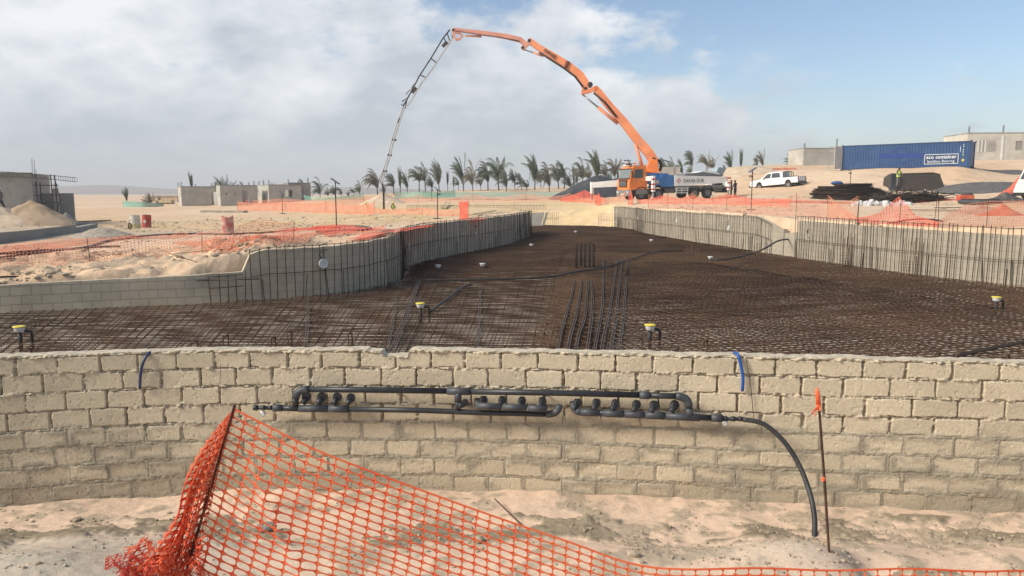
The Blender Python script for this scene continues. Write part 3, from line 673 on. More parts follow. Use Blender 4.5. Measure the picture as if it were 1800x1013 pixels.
# starter bars standing up along the near edge
st = []
for px in np.arange(-20, 1840, 1):
    pass
xx = -9.5
while xx < 9.5:
    yb = float(wall_y(xx)) + 0.9 + random.uniform(-0.1, 0.25) + (0.15 if xx < 0 else 0)
    h = -0.14 + random.uniform(-0.12, 0.08)
    st.append(np.array([(xx, yb, SLAB - 0.1), (xx + random.gauss(0, .01), yb, h)]))
    if random.random() < 0.5:
        d = random.uniform(0.04, 0.07); st.append(np.array([(xx + d, yb + .02, SLAB - 0.1), (xx + d, yb + .02, h + 0.01)]))
        st.append(np.array([(xx, yb, h), (xx + d, yb + .01, h + 0.008)]))
    xx += random.uniform(0.18, 0.42)
bars_mesh('starter_bars', st, 0.010, RUST, mat_root)['kind'] = 'stuff'
# mid-floor starter columns and small standing rows
def stand_row(px0, px1, pyb, h, n, r=0.008, ties=False, jx=0.3):
    out = []
    for k in range(n):
        px = px0 + (px1 - px0) * (k + random.uniform(-jx, jx)) / max(1, n - 1); b = Pz(px, pyb + random.uniform(-3, 3), SLAB)
        out.append(np.array([(b.x, b.y, b.z - .1), (b.x + random.gauss(0, .015), b.y, b.z + h * random.uniform(.85, 1.1))]))
    return out
cages = thing('rebar_column', tuple(Pz(1028, 472, SLAB)), label='group of five tied dark rebar columns standing up in the middle of the mat', cat='rebar cage', absolute=True)
for k, px in enumerate((1013, 1021, 1028, 1036, 1043)):
    b = Pz(px, 472 - (k % 2) * 2, SLAB); sg = []
    for dx, dy in ((-.03, -.03), (.03, -.03), (-.03, .03), (.03, .03), (0, -.035), (-.01, 0)): sg.append(np.array([(b.x + dx, b.y + dy, b.z - .1), (b.x + dx, b.y + dy, b.z + 0.94)]))
    for zz in np.arange(.05, .86, .1):
        for (a0, b0, a1, b1) in ((-.038, -.038, .038, -.038), (.038, -.038, .038, .038), (-.038, .038, .038, .038), (-.038, -.038, -.038, .038)): sg.append(np.array([(b.x + a0, b.y + b0, b.z + zz), (b.x + a1, b.y + b1, b.z + zz)]))
    bars_mesh('tied_column', sg, 0.011, mat('column_bar', (.022, .017, .014), .85, scale=3, col2=(.045, .033, .026)), cages)
for (a, b, pyb, h, n, lb) in [(1098, 1106, 490, .8, 4, 'short cluster of standing bars just behind the grey bar sheaves'), (950, 985, 462, .55, 8, 'faint row of short standing bars left of the five dark columns'), (1205, 1225, 480, .9, 5, 'standing bars near the far drain on the right half of the mat'),
                              (1325, 1335, 470, .9, 3, 'pair of standing bars below the far right pool wall')]:
    o = thing('starter_bar_row', tuple(Pz((a + b) / 2, pyb, SLAB)), label=lb, cat='starter bars', absolute=True)
    for s_ in stand_row(a, b, pyb, h, n): bars_mesh('vertical_bar', [s_], 0.010, RUST, o)
for (a, b, pyb, h, n, lb) in [(1477, 1500, 468, 1.15, 6, 'rust column cage with stirrups before the near right wall, the left one'), (1583, 1618, 486, 1.2, 8, 'rust column cage with stirrups before the near right wall, the right one')]:
    t = thing('column_cage', tuple(Pz((a + b) / 2, pyb, SLAB)), label=lb, cat='rebar cage', absolute=True)
    sg = stand_row(a, b, pyb, h, n, jx=.1); 
    for s_ in sg: bars_mesh('vertical_bar', [s_], 0.011, RUST, t)
    l0 = sg[0][0]; l1 = sg[-1][0]; tt = [np.array([(l0[0], l0[1], SLAB + z_), (l1[0], l1[1], SLAB + z_)]) for z_ in np.arange(.12, .62, .1)]
    bars_mesh('stirrup', tt, 0.006, RUST, t)

# cages of vertical bars tied in front of the pool walls
def wall_cage(q, nr, z, s, sp, s0, s1, over, label, off=0.09, hz_=(0.5, 0.0), lean=0.03, r=0.0112, m=DRUST):
    root = thing('wall_rebar', (float(q[len(q) // 2][0]), float(q[len(q) // 2][1]), SLAB), label=label, cat='wall rebar', absolute=True)
    bars = []; ss = s0
    while ss < s1:
        x = np.interp(ss, s, q[:, 0]); y = np.interp(ss, s, q[:, 1]); nx_ = np.interp(ss, s, nr[:, 0]); ny_ = np.interp(ss, s, nr[:, 1]); zt = np.interp(ss, s, z)
        j = random.gauss(0, lean); bx, by = x - nx_ * off, y - ny_ * off
        bars.append((math.hypot(bx, by), np.array([(bx, by, SLAB - .12), (bx + j * 0.5, by, (SLAB + zt) / 2), (bx + j, by, zt + over + random.gauss(0, .02))])))
        if random.random() < 0.22:
            bars.append((math.hypot(bx, by), np.array([(bx + 0.05, by, SLAB - .12), (bx + 0.05 + j, by, SLAB + random.uniform(.45, .8))])))
        ss += sp * random.uniform(0.8, 1.2)
    bars.sort(key=lambda t: t[0])
    for d, b in bars[:100]: bars_mesh('vertical_bar', [b], r, m, root)
    if len(bars) > 100: bars_mesh('vertical_bar', [b for d, b in bars[100:]], r, m, root)['kind'] = 'stuff'
    m_ = (s >= s0 - .1) & (s <= s1)
    for f in hz_:
        zz = SLAB + (z[m_] - SLAB) * f if f > 0 else z[m_] + over - 0.04
        pl = np.stack([q[m_, 0] - nr[m_, 0] * (off + .01), q[m_, 1] - nr[m_, 1] * (off + .01), zz + 0.03 * fbm(s[m_], s[m_] * 0, 5, 2)], 1)
        bars_mesh('horizontal_bar', [pl[::2]], r * 0.9, m, root)
    return root
wall_cage(lq, lnr, lz, ls, 0.225, 1.0, ls[-1], 0.10, 'close row of upright rusty bars lining the curved left pool wall')
wall_cage(lq, lnr, lz, ls, 0.22, -0.0 + 0.01, 1.0, -0.02, 'few short leaning bars where the low left wall meets the curved pool wall', lean=0.05)
wall_cage(rq1, rn1, rz1, rs1, 0.24, 0.0, rs1[-1] - 1.0, 0.07, 'close row of upright rusty bars along the far right pool wall', off=-0.09 if False else 0.09)
wall_cage(rq2, rn2, rz2, rs2, 0.17, 0.0, rs2[-1], 0.24, 'tall uneven upright bars along the near right pool wall')
# starter rows at the open far end of the pool
for (pa, pb, n, lb) in [((1052, 399.5), (1088, 400), 14, 'row of starter bars at the far end, joining the far right wall'), ((955, 397), (981, 397), 9, 'short row of starter bars beside the grey panels at the far end')]:
    a = Pz(*pa, SLAB); b = Pz(*pb, SLAB); t = thing('starter_bar_row', tuple(a), label=lb, cat='starter bars', absolute=True)
    for k in range(n):
        p = a.lerp(b, k / (n - 1)); bars_mesh('vertical_bar', [np.array([(p.x, p.y, SLAB - .1), (p.x, p.y, SLAB + 1.15)])], 0.014, DRUST, t)
    bars_mesh('horizontal_bar', [np.array([(a.x, a.y, SLAB + .6), (b.x, b.y, SLAB + .6)])], 0.012, DRUST, t)
# ================================================================ FOREGROUND OBJECTS
PVC = mat('black_pvc', (0.020, 0.022, 0.026), 0.42, var=0.1, scale=4, col2=(0.038, 0.040, 0.045), dirt=(0.075, 0.07, 0.06), dscale=7, dthr=(0.55, 0.8))
PVCG = mat('grey_pvc_fitting', (0.045, 0.050, 0.058), 0.5, scale=6, col2=(0.07, 0.075, 0.085), dirt=(0.12, 0.11, 0.095), dscale=9, dthr=(0.55, 0.8))
HDPE = mat('black_hose', (0.022, 0.023, 0.025), 0.5, scale=5, col2=(0.045, 0.045, 0.045), dirt=(0.10, 0.09, 0.07), dscale=8, dthr=(0.55, 0.8))
STEEL = mat('galvanised_steel', (0.42, 0.42, 0.41), 0.35, 0.8, scale=8)
def WP(px, py, off=0.13):
    """point in front of the block wall seen at a pixel"""
    r = ray(px, py); Y = 7.8
    for _ in range(8): Y = float(wall_y(r.x * Y)) - off
    return P(px, py, Y)
man = thing('pipe_manifold', tuple(WP(850, 715)), label='black plastic pipe manifold with valve stubs fixed along the near block wall', cat='pipe manifold', absolute=True)
def elbow(a, c, b, r, n=6):
    """rounded corner through c"""
    a, b, c = Vector(a), Vector(b), Vector(c); out = []
    for i in range(n + 1):
        t = i / n; out.append(a * (1 - t) ** 2 + c * 2 * t * (1 - t) + b * t * t)
    return out
def pipe(name, pts, r, m, coll=(), parent=man):
    mb = MB(); mb.use(m); mb.tube(pts, r, 14)
    for (i, rr, w) in coll:                                     # raised socket rings at polyline ends
        p = Vector(pts[i]); q = Vector(pts[i + 1 if i >= 0 and i + 1 < len(pts) else i - 1]); d = (q - p).normalized()
        mb.tube([p - d * 0.004, p + d * w], rr, 14)
    return mb.build(name, parent=parent, smooth=False if False else True)
rp = 0.033
U = [WP(x, y) for x, y in [(540, 684), (640, 685), (790, 687)]]; pipe('upper_pipe', U, rp, PVC)
U2 = [WP(x, y) for x, y in [(820, 688), (960, 690), (1125, 694)]]; pipe('upper_pipe', U2, rp, PVC)
pipe('upper_pipe', [WP(1140, 695), WP(1190, 696)], rp, PVC)
pipe('coupling', [WP(1124, 694), WP(1142, 695)], rp * 1.28, PVCG)
pipe('tee_fitting', [WP(786, 687), WP(826, 688)], rp * 1.28, PVCG)
pipe('tee_branch', [WP(805, 688), WP(805, 706)], rp * 1.2, PVCG); pipe('branch_pipe', [WP(805, 704), WP(805, 719, 0.14)], rp, PVC)
pipe('tee_outlet', elbow(WP(805, 712, 0.15), WP(815, 712, 0.12), WP(818, 706, 0.02), rp), rp * 1.1, PVCG)
pipe('elbow', elbow(WP(543, 684), WP(520, 684), WP(520, 700), rp), rp * 1.28, PVCG)
pipe('drop_pipe', [WP(520, 698), WP(520, 714)], rp, PVC)
pipe('elbow', elbow(WP(1188, 696), WP(1211, 696), WP(1211, 714), rp), rp * 1.28, PVCG)
pipe('drop_pipe', [WP(1211, 712), WP(1212, 722)], rp, PVC); pipe('tee_branch', [WP(1212, 718), WP(1212, 732)], rp * 1.25, PVCG)
# lower left header
pipe('lower_pipe', [WP(495, 717), WP(530, 718)], rp, PVC); pipe('coupling', [WP(480, 716), WP(496, 717)], rp * 1.2, PVCG)
pipe('header_fitting', [WP(526, 718), WP(577, 718)], rp * 1.22, PVCG); pipe('header_fitting', [WP(578, 718), WP(612, 719)], rp * 1.24, PVCG)
pipe('lower_pipe', [WP(612, 719), WP(740, 721), WP(840, 725), WP(965, 728)], rp * 0.92, PVC)
pipe('elbow', elbow(WP(960, 728), WP(983, 728), WP(983, 712), rp), rp * 1.2, PVCG)
# second header
pipe('elbow', elbow(WP(839, 702, 0.06), WP(837, 714, .12), WP(850, 713, .16), rp), rp * 1.1, PVCG)
pipe('header_fitting', [WP(838, 713, .17), WP(882, 715, .17)], rp * 1.1, PVCG); pipe('header_fitting', [WP(884, 715, .17), WP(926, 717, .17)], rp * 1.1, PVCG); pipe('header_fitting', [WP(928, 717, .17), WP(962, 719, .17)], rp * 1.1, PVCG)
# right header
pipe('elbow', elbow(WP(1008, 706, .05), WP(1006, 723, .10), WP(1022, 724), rp), rp * 1.25, PVCG)
for a, b in [(1020, 1053), (1060, 1096), (1098, 1132), (1134, 1168), (1170, 1230)]:
    pipe('header_fitting', [WP(a, 724 + (a - 1020) * .047), WP(b, 724 + (b - 1020) * .047)], rp * 1.25, PVCG)
pipe('lower_pipe', [WP(1016, 724), WP(1255, 734.5)], rp, PVC)
pipe('coupling', [WP(1250, 734), WP(1270, 735)], rp * 1.3, PVCG)
# end valves with gauges
def end_valve(x0, x1, y, xg, yg):
    pipe('end_valve', [WP(x0, y), WP(x1, y + .4)], rp * 0.62, PVC); 
    for t in (0.12, 0.5, 0.85):
        xm = x0 + (x1 - x0) * t; pipe('valve_nut', [WP(xm - 3, y), WP(xm + 4, y)], rp * (0.95 - .2 * t), PVC)
    g = WP(xg, yg, .15); mb = MB(); mb.use(STEEL); Mx = Matrix.Translation(g)
    mb.lathe([(0.0, -.012), (.030, -.012), (.033, 0), (.030, .012), (0, .012)], 18, Mx, 'y'); mb.build('pressure_gauge', parent=man, smooth=True)
    mb = MB(); mb.use(mat('gauge_face', (0.6, 0.6, 0.57), 0.4)); mb.lathe([(.0, -.0145), (.024, -.0145), (.024, -.012)], 18, Mx, 'y'); mb.build('gauge_face', parent=man)
    pipe('gauge_stem', [g + Vector((0, 0, .02)), WP(xg, y, .14)], .009, STEEL)
end_valve(445, 480, 716.5, 462, 727); end_valve(1270, 1306, 736, 1274, 744)
# valve stubs between wall and headers
def stub(px, py, big=1.0, tilt=1):
    root_p = WP(px - 4 * tilt, py + 12, .13); top = WP(px, py, .05)
    mid = WP(px + 3 * tilt, py + 3, .12)
    b = pipe('valve_stub', elbow(root_p, mid, top, rp), rp * .85 * big, PVC)
    mb = MB(); mb.use(PVCG); c = WP(px + 3 * tilt, py, .085); mb.lathe([(.0, -.02), (.040 * big, -.02), (.046 * big, -.012), (.046 * big, .018), (.030 * big, .03), (.0, .03)], 14, Matrix.Translation(c) @ Matrix.Rotation(.5 * tilt, 4, 'Z'), 'y'); mb.build('union_nut', parent=b, smooth=False)
    mb = MB(); mb.use(PVC); mb.tube([WP(px, py + 2, .02), WP(px + 1, py + 2, -.03)], .03 * big, 10)
    mb.box(-.03, .03, -.008, .008, .03, .045, Matrix.Translation(c)); mb.box(-.006, .006, -.006, .006, .0, .04, Matrix.Translation(c)); mb.build('valve_handle', parent=b)
for x, y, b in [(536, 697, 1.15), (563, 698, 1.2), (590, 698, 1.1), (614, 699, 1.05), (847, 703, 1), (880, 703, .95), (915, 704, .95), (951, 705, .95), (1012, 708, 1), (1046, 708, 1), (1079, 709, 1.05), (1116, 711, 1.1), (1147, 712, 1.1), (1183, 712, 1.2)]:
    stub(x, y, b)
for x, y in [(530, 692), (700, 700), (960, 703), (1190, 708)]:                        # pipe clips
    p = WP(x, y - 8, .07); mb = MB(); mb.use(STEEL); mb.box(-.012, .012, -.05, .09, -.004, .004, Matrix.Translation(p)); mb.build('pipe_clip', parent=man)

def hose(name, pts, r, m, label, cat='hose', step=.04, rs=None, n=10, group=None):
    c = catmull([tuple(p) for p in pts], step); mb = MB(); mb.tube([Vector(p) for p in c], r, n)
    return tag(mb.build(name, m, smooth=True), label, cat, group)
hp = [(1306, 737, 7.66), (1342, 745, 7.60), (1378, 776, 7.52), (1405, 818, 7.42), (1424, 868, 7.25), (1432, 912, 7.08), (1431, 952, 6.93)]
hose('hose', [P(*q) for q in hp], .026, HDPE, 'thick black hose curving from the manifold end down into the sand')
NAVY = mat('navy_hose', (0.018, 0.028, 0.085), 0.45, scale=5, col2=(0.035, 0.05, 0.13)); BLUEH = mat('blue_hose', (0.012, 0.075, 0.30), 0.4, scale=5, col2=(0.02, 0.10, 0.38))
hose('hose', [WP(272, 618, -.12), WP(262, 620, .0), WP(252, 636, .05), WP(247, 658, .05), WP(246, 683, .04)], .015, NAVY, 'short dark navy hose hanging over the near wall at the left')
hose('hose', [WP(1291, 620, -.06), WP(1297, 623, .02), WP(1303, 645, .05), WP(1306, 665, .05), WP(1305, 687, .04)], .017, BLUEH, 'short bright blue hose hanging over the near wall at the right')
CABLE = mat('dark_cable', (0.05, 0.045, 0.04), 0.6)
hose('cable', [WP(1309, 622, -.02), WP(1313, 640, .03), WP(1318, 665, .03), WP(1325, 735, .03)], .004, CABLE, 'thin dark cable hanging beside the bright blue hose', 'cable', n=5)
hose('cable', [WP(388, 640, .02), WP(387, 665, .03), WP(387, 712, .03)], .003, CABLE, 'thin dark cord hanging down the near wall behind the net stake', 'cable', n=5)

# stake that carries the near net, and the capped one on the right
NEAR_RUST = mat('rusty_stake', (0.040, 0.022, 0.016), 0.85, scale=9, col2=(0.13, 0.062, 0.036), bump=.6, bscale=160, cr=(.3, .7))
ST_TOP = P(413, 711, 4.30); ST_BOT = P(325, 1013, 4.18); ST_DIR = (ST_BOT - ST_TOP).normalized()
mb = MB(); mb.tube([ST_TOP, ST_TOP.lerp(ST_BOT, .5), ST_TOP + ST_DIR * 1.55], .0075, 8)
for k in range(90):
    p = ST_TOP + ST_DIR * (.01 + k * .017); mb.tube([p, p + ST_DIR * .006], .0092, 8)
tag(mb.build('stake', NEAR_RUST), 'leaning ribbed steel stake holding up the near orange net', 'stake')
OR_CAP = mat('orange_plastic', (0.80, 0.13, 0.045), 0.45, scale=10, col2=(0.95, 0.20, 0.08))
sk_t = P(1438, 690, 6.1); sk_b = P(1463, 1003, 6.08); sk_b.z -= .15
sk = thing('stake', tuple(P(1463, 1003, 6.08)), label='tall thin rusty stake with an orange cap and tape knot at the right', cat='stake', absolute=True)
mb = MB(); mb.tube([sk_t, sk_t.lerp(sk_b, .5) + Vector((.006, 0, 0)), sk_b], .010, 8); 
for k in range(70): p = sk_t.lerp(sk_b, .04 + k / 75); mb.tube([p, p + (sk_b - sk_t).normalized() * .008], .0122, 8)
mb.build('rod', NEAR_RUST, sk)
mb = MB(); mb.tube([P(1436, 682, 6.1), P(1437, 690, 6.1), P(1439, 712, 6.1)], .016, 10, rs=[.012, .018, .020]); mb.build('cap', OR_CAP, sk, smooth=True)
mb = MB(); q = P(1439, 713, 6.09)
for dx, dz, w in ((-.05, -.045, .018), (-.035, -.075, .014), (.012, -.03, .012)):
    mb.add([q + Vector((0, -.012, .008)), q + Vector((0, -.012, -.012)), q + Vector((dx - w, -.02, dz - w)), q + Vector((dx + w * .3, -.022, dz + w)), q + Vector((0, .004, .008)), q + Vector((0, .004, -.012)), q + Vector((dx - w, -.012, dz - w)), q + Vector((dx + w * .3, -.014, dz + w))],
           [(0, 1, 2, 3), (4, 7, 6, 5), (0, 3, 7, 4), (1, 5, 6, 2), (2, 6, 7, 3)])
mb.lathe([(.0, -.012), (.018, -.01), (.018, .01), (0, .012)], 10, Matrix.Translation(q)); mb.build('tape_knot', OR_CAP, sk)
mb = MB(); a = P(1447, 842, 6.07); mb.lathe([(.0, -.02), (.016, -.014), (.018, .012), (0, .02)], 9, Matrix.Translation(a)); mb.build('paint_mark', OR_CAP, sk)
# loose bar on the sand
def on_trench(px, py, dz=0.0):
    r = ray(px, py); Ys = np.linspace(4.9, 8.2, 500); d = CAM_Z + r.z * Ys - trench_z(r.x * Ys, Ys); k = int(np.argmax(d < 0)) if (d < 0).any() else -1
    Y = Ys[k]; return Vector((r.x * Y, Y, float(trench_z(r.x * Y, Y)) + dz))
a = on_trench(870, 888, .07); b = on_trench(917, 926, .015); mb = MB(); mb.tube([a, b], .007, 7); tag(mb.build('rebar_offcut', NEAR_RUST), 'short rusty rebar offcut lying on the sand below the wall', 'rebar')

# ---------------- near orange net
def net_mat(name, c, c2, rough=.5):
    m = mat(name, c, rough, scale=1.5, col2=c2, spec=.4); b = m.node_tree.nodes['Principled BSDF']
    b.inputs['Subsurface Weight'].default_value = 0.0
    # thin plastic lets some light through
    nt = m.node_tree; n = nt.nodes; l = nt.links; out = n['Material Output']; tr = n.new('ShaderNodeBsdfTranslucent'); mx = n.new('ShaderNodeMixShader'); mx.inputs[0].default_value = .35
    src = b.inputs['Base Color'].links[0].from_socket; l.new(src, tr.inputs[0]); l.new(b.outputs[0], mx.inputs[1]); l.new(tr.outputs[0], mx.inputs[2]); l.new(mx.outputs[0], out.inputs[0]); return m
NET = net_mat('orange_net_plastic', (0.95, 0.17, 0.065), (0.99, 0.27, 0.11))
NETR = net_mat('red_orange_net_plastic', (0.84, 0.13, 0.075), (0.94, 0.22, 0.14))
NETF = net_mat('faded_orange_net', (0.80, 0.28, 0.16), (0.90, 0.40, 0.25))
def ring_net(name, ns, nt_, cw, ch, fn, m, parent, wx=.925, wy=.835, pw=3.0, K=16, skip=None):
    """net of ns x nt_ cells with rounded holes; fn(s, t) metres on the flat net -> place"""
    an = (np.arange(K) + .5) / K * 2 * np.pi; ca, sa = np.cos(an), np.sin(an)
    hx = np.sign(ca) * np.abs(ca) ** (2 / pw) * wx / 2; hy = np.sign(sa) * np.abs(sa) ** (2 / pw) * wy / 2
    mm = np.maximum(np.abs(ca), np.abs(sa)); ox = ca / mm / 2; oy = sa / mm / 2
    # corners exactly reached by pushing the nearest boundary points out
    for qx, qy in ((1, 1), (-1, 1), (-1, -1), (1, -1)):
        k = np.argmin((ox - qx / 2) ** 2 + (oy - qy / 2) ** 2); ox[k] = qx / 2; oy[k] = qy / 2
    I, J = np.meshgrid(np.arange(ns), np.arange(nt_)); I = I.ravel(); J = J.ravel()
    if skip is not None: kp = ~skip(I, J); I = I[kp]; J = J[kp]
    sx = np.concatenate([hx, ox]); sy = np.concatenate([hy, oy])
    S = (I[:, None] + .5 + sx[None]) * cw; T = (J[:, None] + .5 + sy[None]) * ch
    V = fn(S.ravel(), T.ravel()).astype(np.float32)
    o = np.arange(len(I))[:, None] * 2 * K; k = np.arange(K)[None]; k1 = (k + 1) % K
    q = np.stack([o + k, o + k + K, o + k1 + K, o + k1], -1).reshape(-1, 4).astype(np.int32)
    me = bpy.data.meshes.new(name); me.vertices.add(len(V)); me.vertices.foreach_set('co', V.ravel()); me.loops.add(q.size); me.loops.foreach_set('vertex_index', q.ravel())
    me.polygons.add(len(q)); me.polygons.foreach_set('loop_start', np.arange(0, q.size, 4, dtype=np.int32)); me.polygons.foreach_set('loop_total', np.full(len(q), 4, np.int32)); me.update(calc_edges=True)
    me.materials.append(m); ob = link(name, me, parent)
    md = ob.modifiers.new('thickness', 'SOLIDIFY'); md.thickness = .0022; md.offset = 0; return ob
hem_px = [(411, 718, 4.30), (470, 748, 4.30), (560, 792, 4.32), (700, 846, 4.36), (860, 904, 4.40), (1000, 952, 4.42), (1110, 990, 4.42), (1200, 1000, 4.4), (1330, 998, 4.42), (1463, 1002, 4.45), (1600, 999, 4.5), (1720, 1004, 4.55), (1800, 1003, 4.6), (1930, 1012, 4.7), (2100, 1020, 4.8)]
hem = catmull([tuple(P(*q)) for q in hem_px], .03); hd = np.r_[0, np.cumsum(np.linalg.norm(np.diff(hem, axis=0), axis=1))]
def near_net(S, T):
    T0 = T
    S2 = S + .010 * fbm(S * 5, T * 5, 3, 2) * 2
    p = np.stack([np.interp(S2, hd, hem[:, i]) for i in range(3)], 1)
    w = smooth(0.0, 1.2, S)[:, None]
    d0 = np.array(ST_DIR); d1 = np.array([-0.10, -.10, -.99]); d2 = np.array([0.02, -.08, -1.0])
    w2 = smooth(1.2, 3.0, S)[:, None]
    d = d0 * (1 - w) + (d1 * (1 - w2) + d2 * w2) * w; d /= np.linalg.norm(d, axis=1)[:, None]
    T = T * (1 + .05 * fbm(S * 3, T * 3, 8, 2))
    p = p + d * T[:, None]
    am = np.clip(T * 3, 0, 1) * np.clip(S * 3, 0, 1)
    p[:, 1] += am * (.10 * fbm(S * 1.3 + T * 0.7, T * 0.8, 15, 2) + .012 * np.sin(S * 9 + T * 7) * np.exp(-S * 1.2))
    p[:, 0] += am * .035 * fbm(S * 2.5, T * 2.5, 16, 2); p[:, 2] += am * .035 * fbm(S * 2.5, T * 2.5, 18, 2)
    # diagonal pleat running down from the stake top
    k = np.exp(-((S - T * .75 - .05) / .05) ** 2) * am; p[:, 1] -= .03 * k
    return p
nn = thing('safety_net', tuple(ST_BOT), label='big orange mesh safety net sagging from the leaning stake across the foreground', cat='safety net', absolute=True)
ring_net('net_panel', 84, 21, .0845, .0475, near_net, NET, nn)
def hemband(S, T): p = near_net(S, T * 0); p[:, 2] += .009 - T; p[:, 1] -= .002; return p
I_ = np.arange(0, 84 * .0845, .02); hp_ = near_net(I_, I_ * 0); mb = MB()
vs = []; 
for p in hp_: vs += [(p[0], p[1] - .003, p[2] + .007), (p[0], p[1] - .003, p[2] - .006)]
fs = [(2 * i, 2 * i + 2, 2 * i + 3, 2 * i + 1) for i in range(len(hp_) - 1)]; mb.add(vs, fs); ob = mb.build('top_hem', NET, nn); md = ob.modifiers.new('t', 'SOLIDIFY'); md.thickness = .003
# gathered folds on the other side of the stake
lb = catmull([tuple(P(*q)) for q in [(409, 722, 4.31), (356, 790, 4.28), (324, 850, 4.25), (310, 905, 4.22), (275, 955, 4.15), (222, 1000, 4.08), (205, 1060, 4.0)]], .03); lbd = np.r_[0, np.cumsum(np.linalg.norm(np.diff(lb, axis=0), axis=1))]
def folds(off, seed, amp=1.0):
    def f(S, T):
        a = np.clip(S / 1.02, 0, 1); t = np.clip(T / 1.25, 0, 1.2)
        p0 = np.array(ST_TOP)[None] + np.array(ST_DIR)[None] * (T * 1.08 + .03)[:, None]
        p1 = np.stack([np.interp(t * lbd[-1], lbd, lb[:, i]) for i in range(3)], 1)
        aa = a + .05 * np.sin(a * 26 + seed) * amp
        p = p0 * (1 - aa[:, None]) + p1 * aa[:, None]
        g = np.clip(T * 2.2, 0, 1)
        p[:, 1] += g * (.05 * np.sin(a * 19 + T * 2 + seed) + .05 * fbm(S * 3, T * 3, seed, 2)) + off
        p[:, 0] += g * .05 * fbm(S * 3, T * 3, seed + 2, 2); p[:, 2] += g * .07 * fbm(S * 3, T * 3, seed + 3, 2)
        return p
    return f
ring_net('gathered_folds', 12, 25, .085, .049, folds(.0, 31), NET, nn)
ring_net('gathered_folds', 13, 25, .079, .050, folds(-.045, 37), NET, nn)
ring_net('gathered_folds', 9, 24, .085, .050, folds(.05, 43, .5), NETR, nn)
def crumple(px, py, Y, w, h, seed):
    c = np.array(P(px, py, Y))
    def f(S, T):
        u = S / 1.3; v = T / .9
        p = c[None] + np.stack([w * (u - .5) + .16 * fbm(S * 3.2, T * 3.2, seed, 2), .40 * fbm(S * 3.5, T * 3.5, seed + 5, 2), h * (.5 - v) + .20 * fbm(S * 3.2, T * 3.2, seed + 9, 2)], 1); return p
    return f
ring_net('crumpled_end', 15, 18, .085, .05, crumple(285, 990, 4.12, .34, .30, 51), NET, nn)
ring_net('crumpled_end', 11, 13, .085, .05, crumple(262, 1014, 4.05, .36, .22, 61), NETR, nn)
ring_net('crumpled_end', 10, 14, .085, .05, crumple(236, 1003, 4.08, .17, .26, 71), NETR, nn)
ring_net('crumpled_end', 15, 18, .085, .05, crumple(325, 990, 4.16, .24, .26, 77), NET, nn)

# clods and grit on the trench floor
CLOD = mat('sand_clod', (0.30, 0.245, 0.175), .95, scale=8, col2=(0.50, 0.41, 0.30), bump=.6, bscale=60, spec=.1)
def clods():
    V = []; Fq = []; o = 0; ico = bmesh.new(); bmesh.ops.create_icosphere(ico, subdivisions=1, radius=1); bv = np.array([v.co for v in ico.verts]); bf = np.array([[v.index for v in f.verts] for f in ico.faces]); ico.free()
    n = 0
    while n < 2600:
        x = RNG.uniform(-6.2, 6.2); y = RNG.uniform(5.6, 7.75)
        den = np.clip(fbm(x * 3.4, y * 3.4, 85, 3) * 5 + .25, 0, 1) * (.35 + .65 * math.exp(-((y - 6.9) / .5) ** 2)) + .9 * math.exp(-((x - 2.5) / .7) ** 2 - ((y - 6.1) / .35) ** 2)
        if y > float(wall_y(x)) - .05: continue
        if RNG.random() > den: 
            continue
        r = .005 + .016 * RNG.random() ** 4
        if RNG.random() < .004: r = .045
        v = bv * (1 + .35 * (RNG.random((len(bv), 1)) - .5)) * np.array([r * RNG.uniform(.8, 1.5), r * RNG.uniform(.8, 1.3), r * RNG.uniform(.5, .9)])
        V.append(v + np.array([x, y, float(trench_z(x, y)) + r * .25])); Fq.append(bf + o); o += len(bv); n += 1
    me = bpy.data.meshes.new('sand_clods'); me.from_pydata(np.concatenate(V).tolist(), [], np.concatenate(Fq).tolist()); me.materials.append(CLOD)
    tag(link('sand_clods', me), 'crumbs and clods of hard sand strewn over the trench floor', 'clods', kind='stuff')
clods()

# ================================================================ POOL FITTINGS
WHITE = mat('white_plastic', (0.70, 0.70, 0.68), .4, scale=4, var=.05); YEL = mat('yellow_cap', (0.78, 0.62, 0.06), .45, scale=4, var=.08); DK = mat('dark_pipe', (0.030, 0.026, 0.024), .6, scale=4)
def drain(px, py, w_px, label, yellow=True, pipe2=True):
    zt = SLAB + (.30 if yellow else .16); c = Pz(px, py, zt); r = .108 if yellow else .115
    t = thing('floor_drain', (c.x, c.y, SLAB), label=label, cat='pool fitting', group=None); loc = c.z - SLAB
    mb = MB(); mb.lathe([(0, loc + .012), (r * .6, loc + .016), (r, loc + .008), (r, loc - .006), (r * .9, loc - .01), (0, loc - .01)][::-1], 24); mb.build('cap', YEL if yellow else WHITE, t, smooth=True)
    mb = MB(); mb.lathe([(.055, loc - .10), (.075, loc - .09), (r * .82, loc - .03), (r * .86, loc - .011)], 20); mb.build('body', WHITE, t, smooth=True)
    mb = MB(); mb.tube([(0, 0, loc - .09), (0, 0, -.15)], .035, 10); mb.build('riser_pipe', DK, t, smooth=True)
    if pipe2:
        mb = MB(); mb.tube([(.04, .03, loc - .08), (.17, .04, loc - .09), (.19, .04, loc - .12), (.19, .04, -.15)], .024, 10); mb.build('side_pipe', DK, t, smooth=True)
drain(34, 574, 20, 'yellow capped white drain standing alone in the mat at the far left')
drain(739, 533, 17, 'yellow capped white drain with a dark side pipe left of the grey bars')
drain(1143, 571, 22, 'yellow capped white drain right of the grey bar sheaves, nearest to the wall')
drain(1752, 522, 22, 'yellow capped white drain near the right edge of the photo')
drain(848, 463, 13, 'pale capped drain in the mat right of the curved wall', False)
drain(1012, 406, 9, 'smallest white drain at the far end of the pool', False, False)
drain(934, 429, 9, 'small white drain near the far tip of the left wall', False, False)
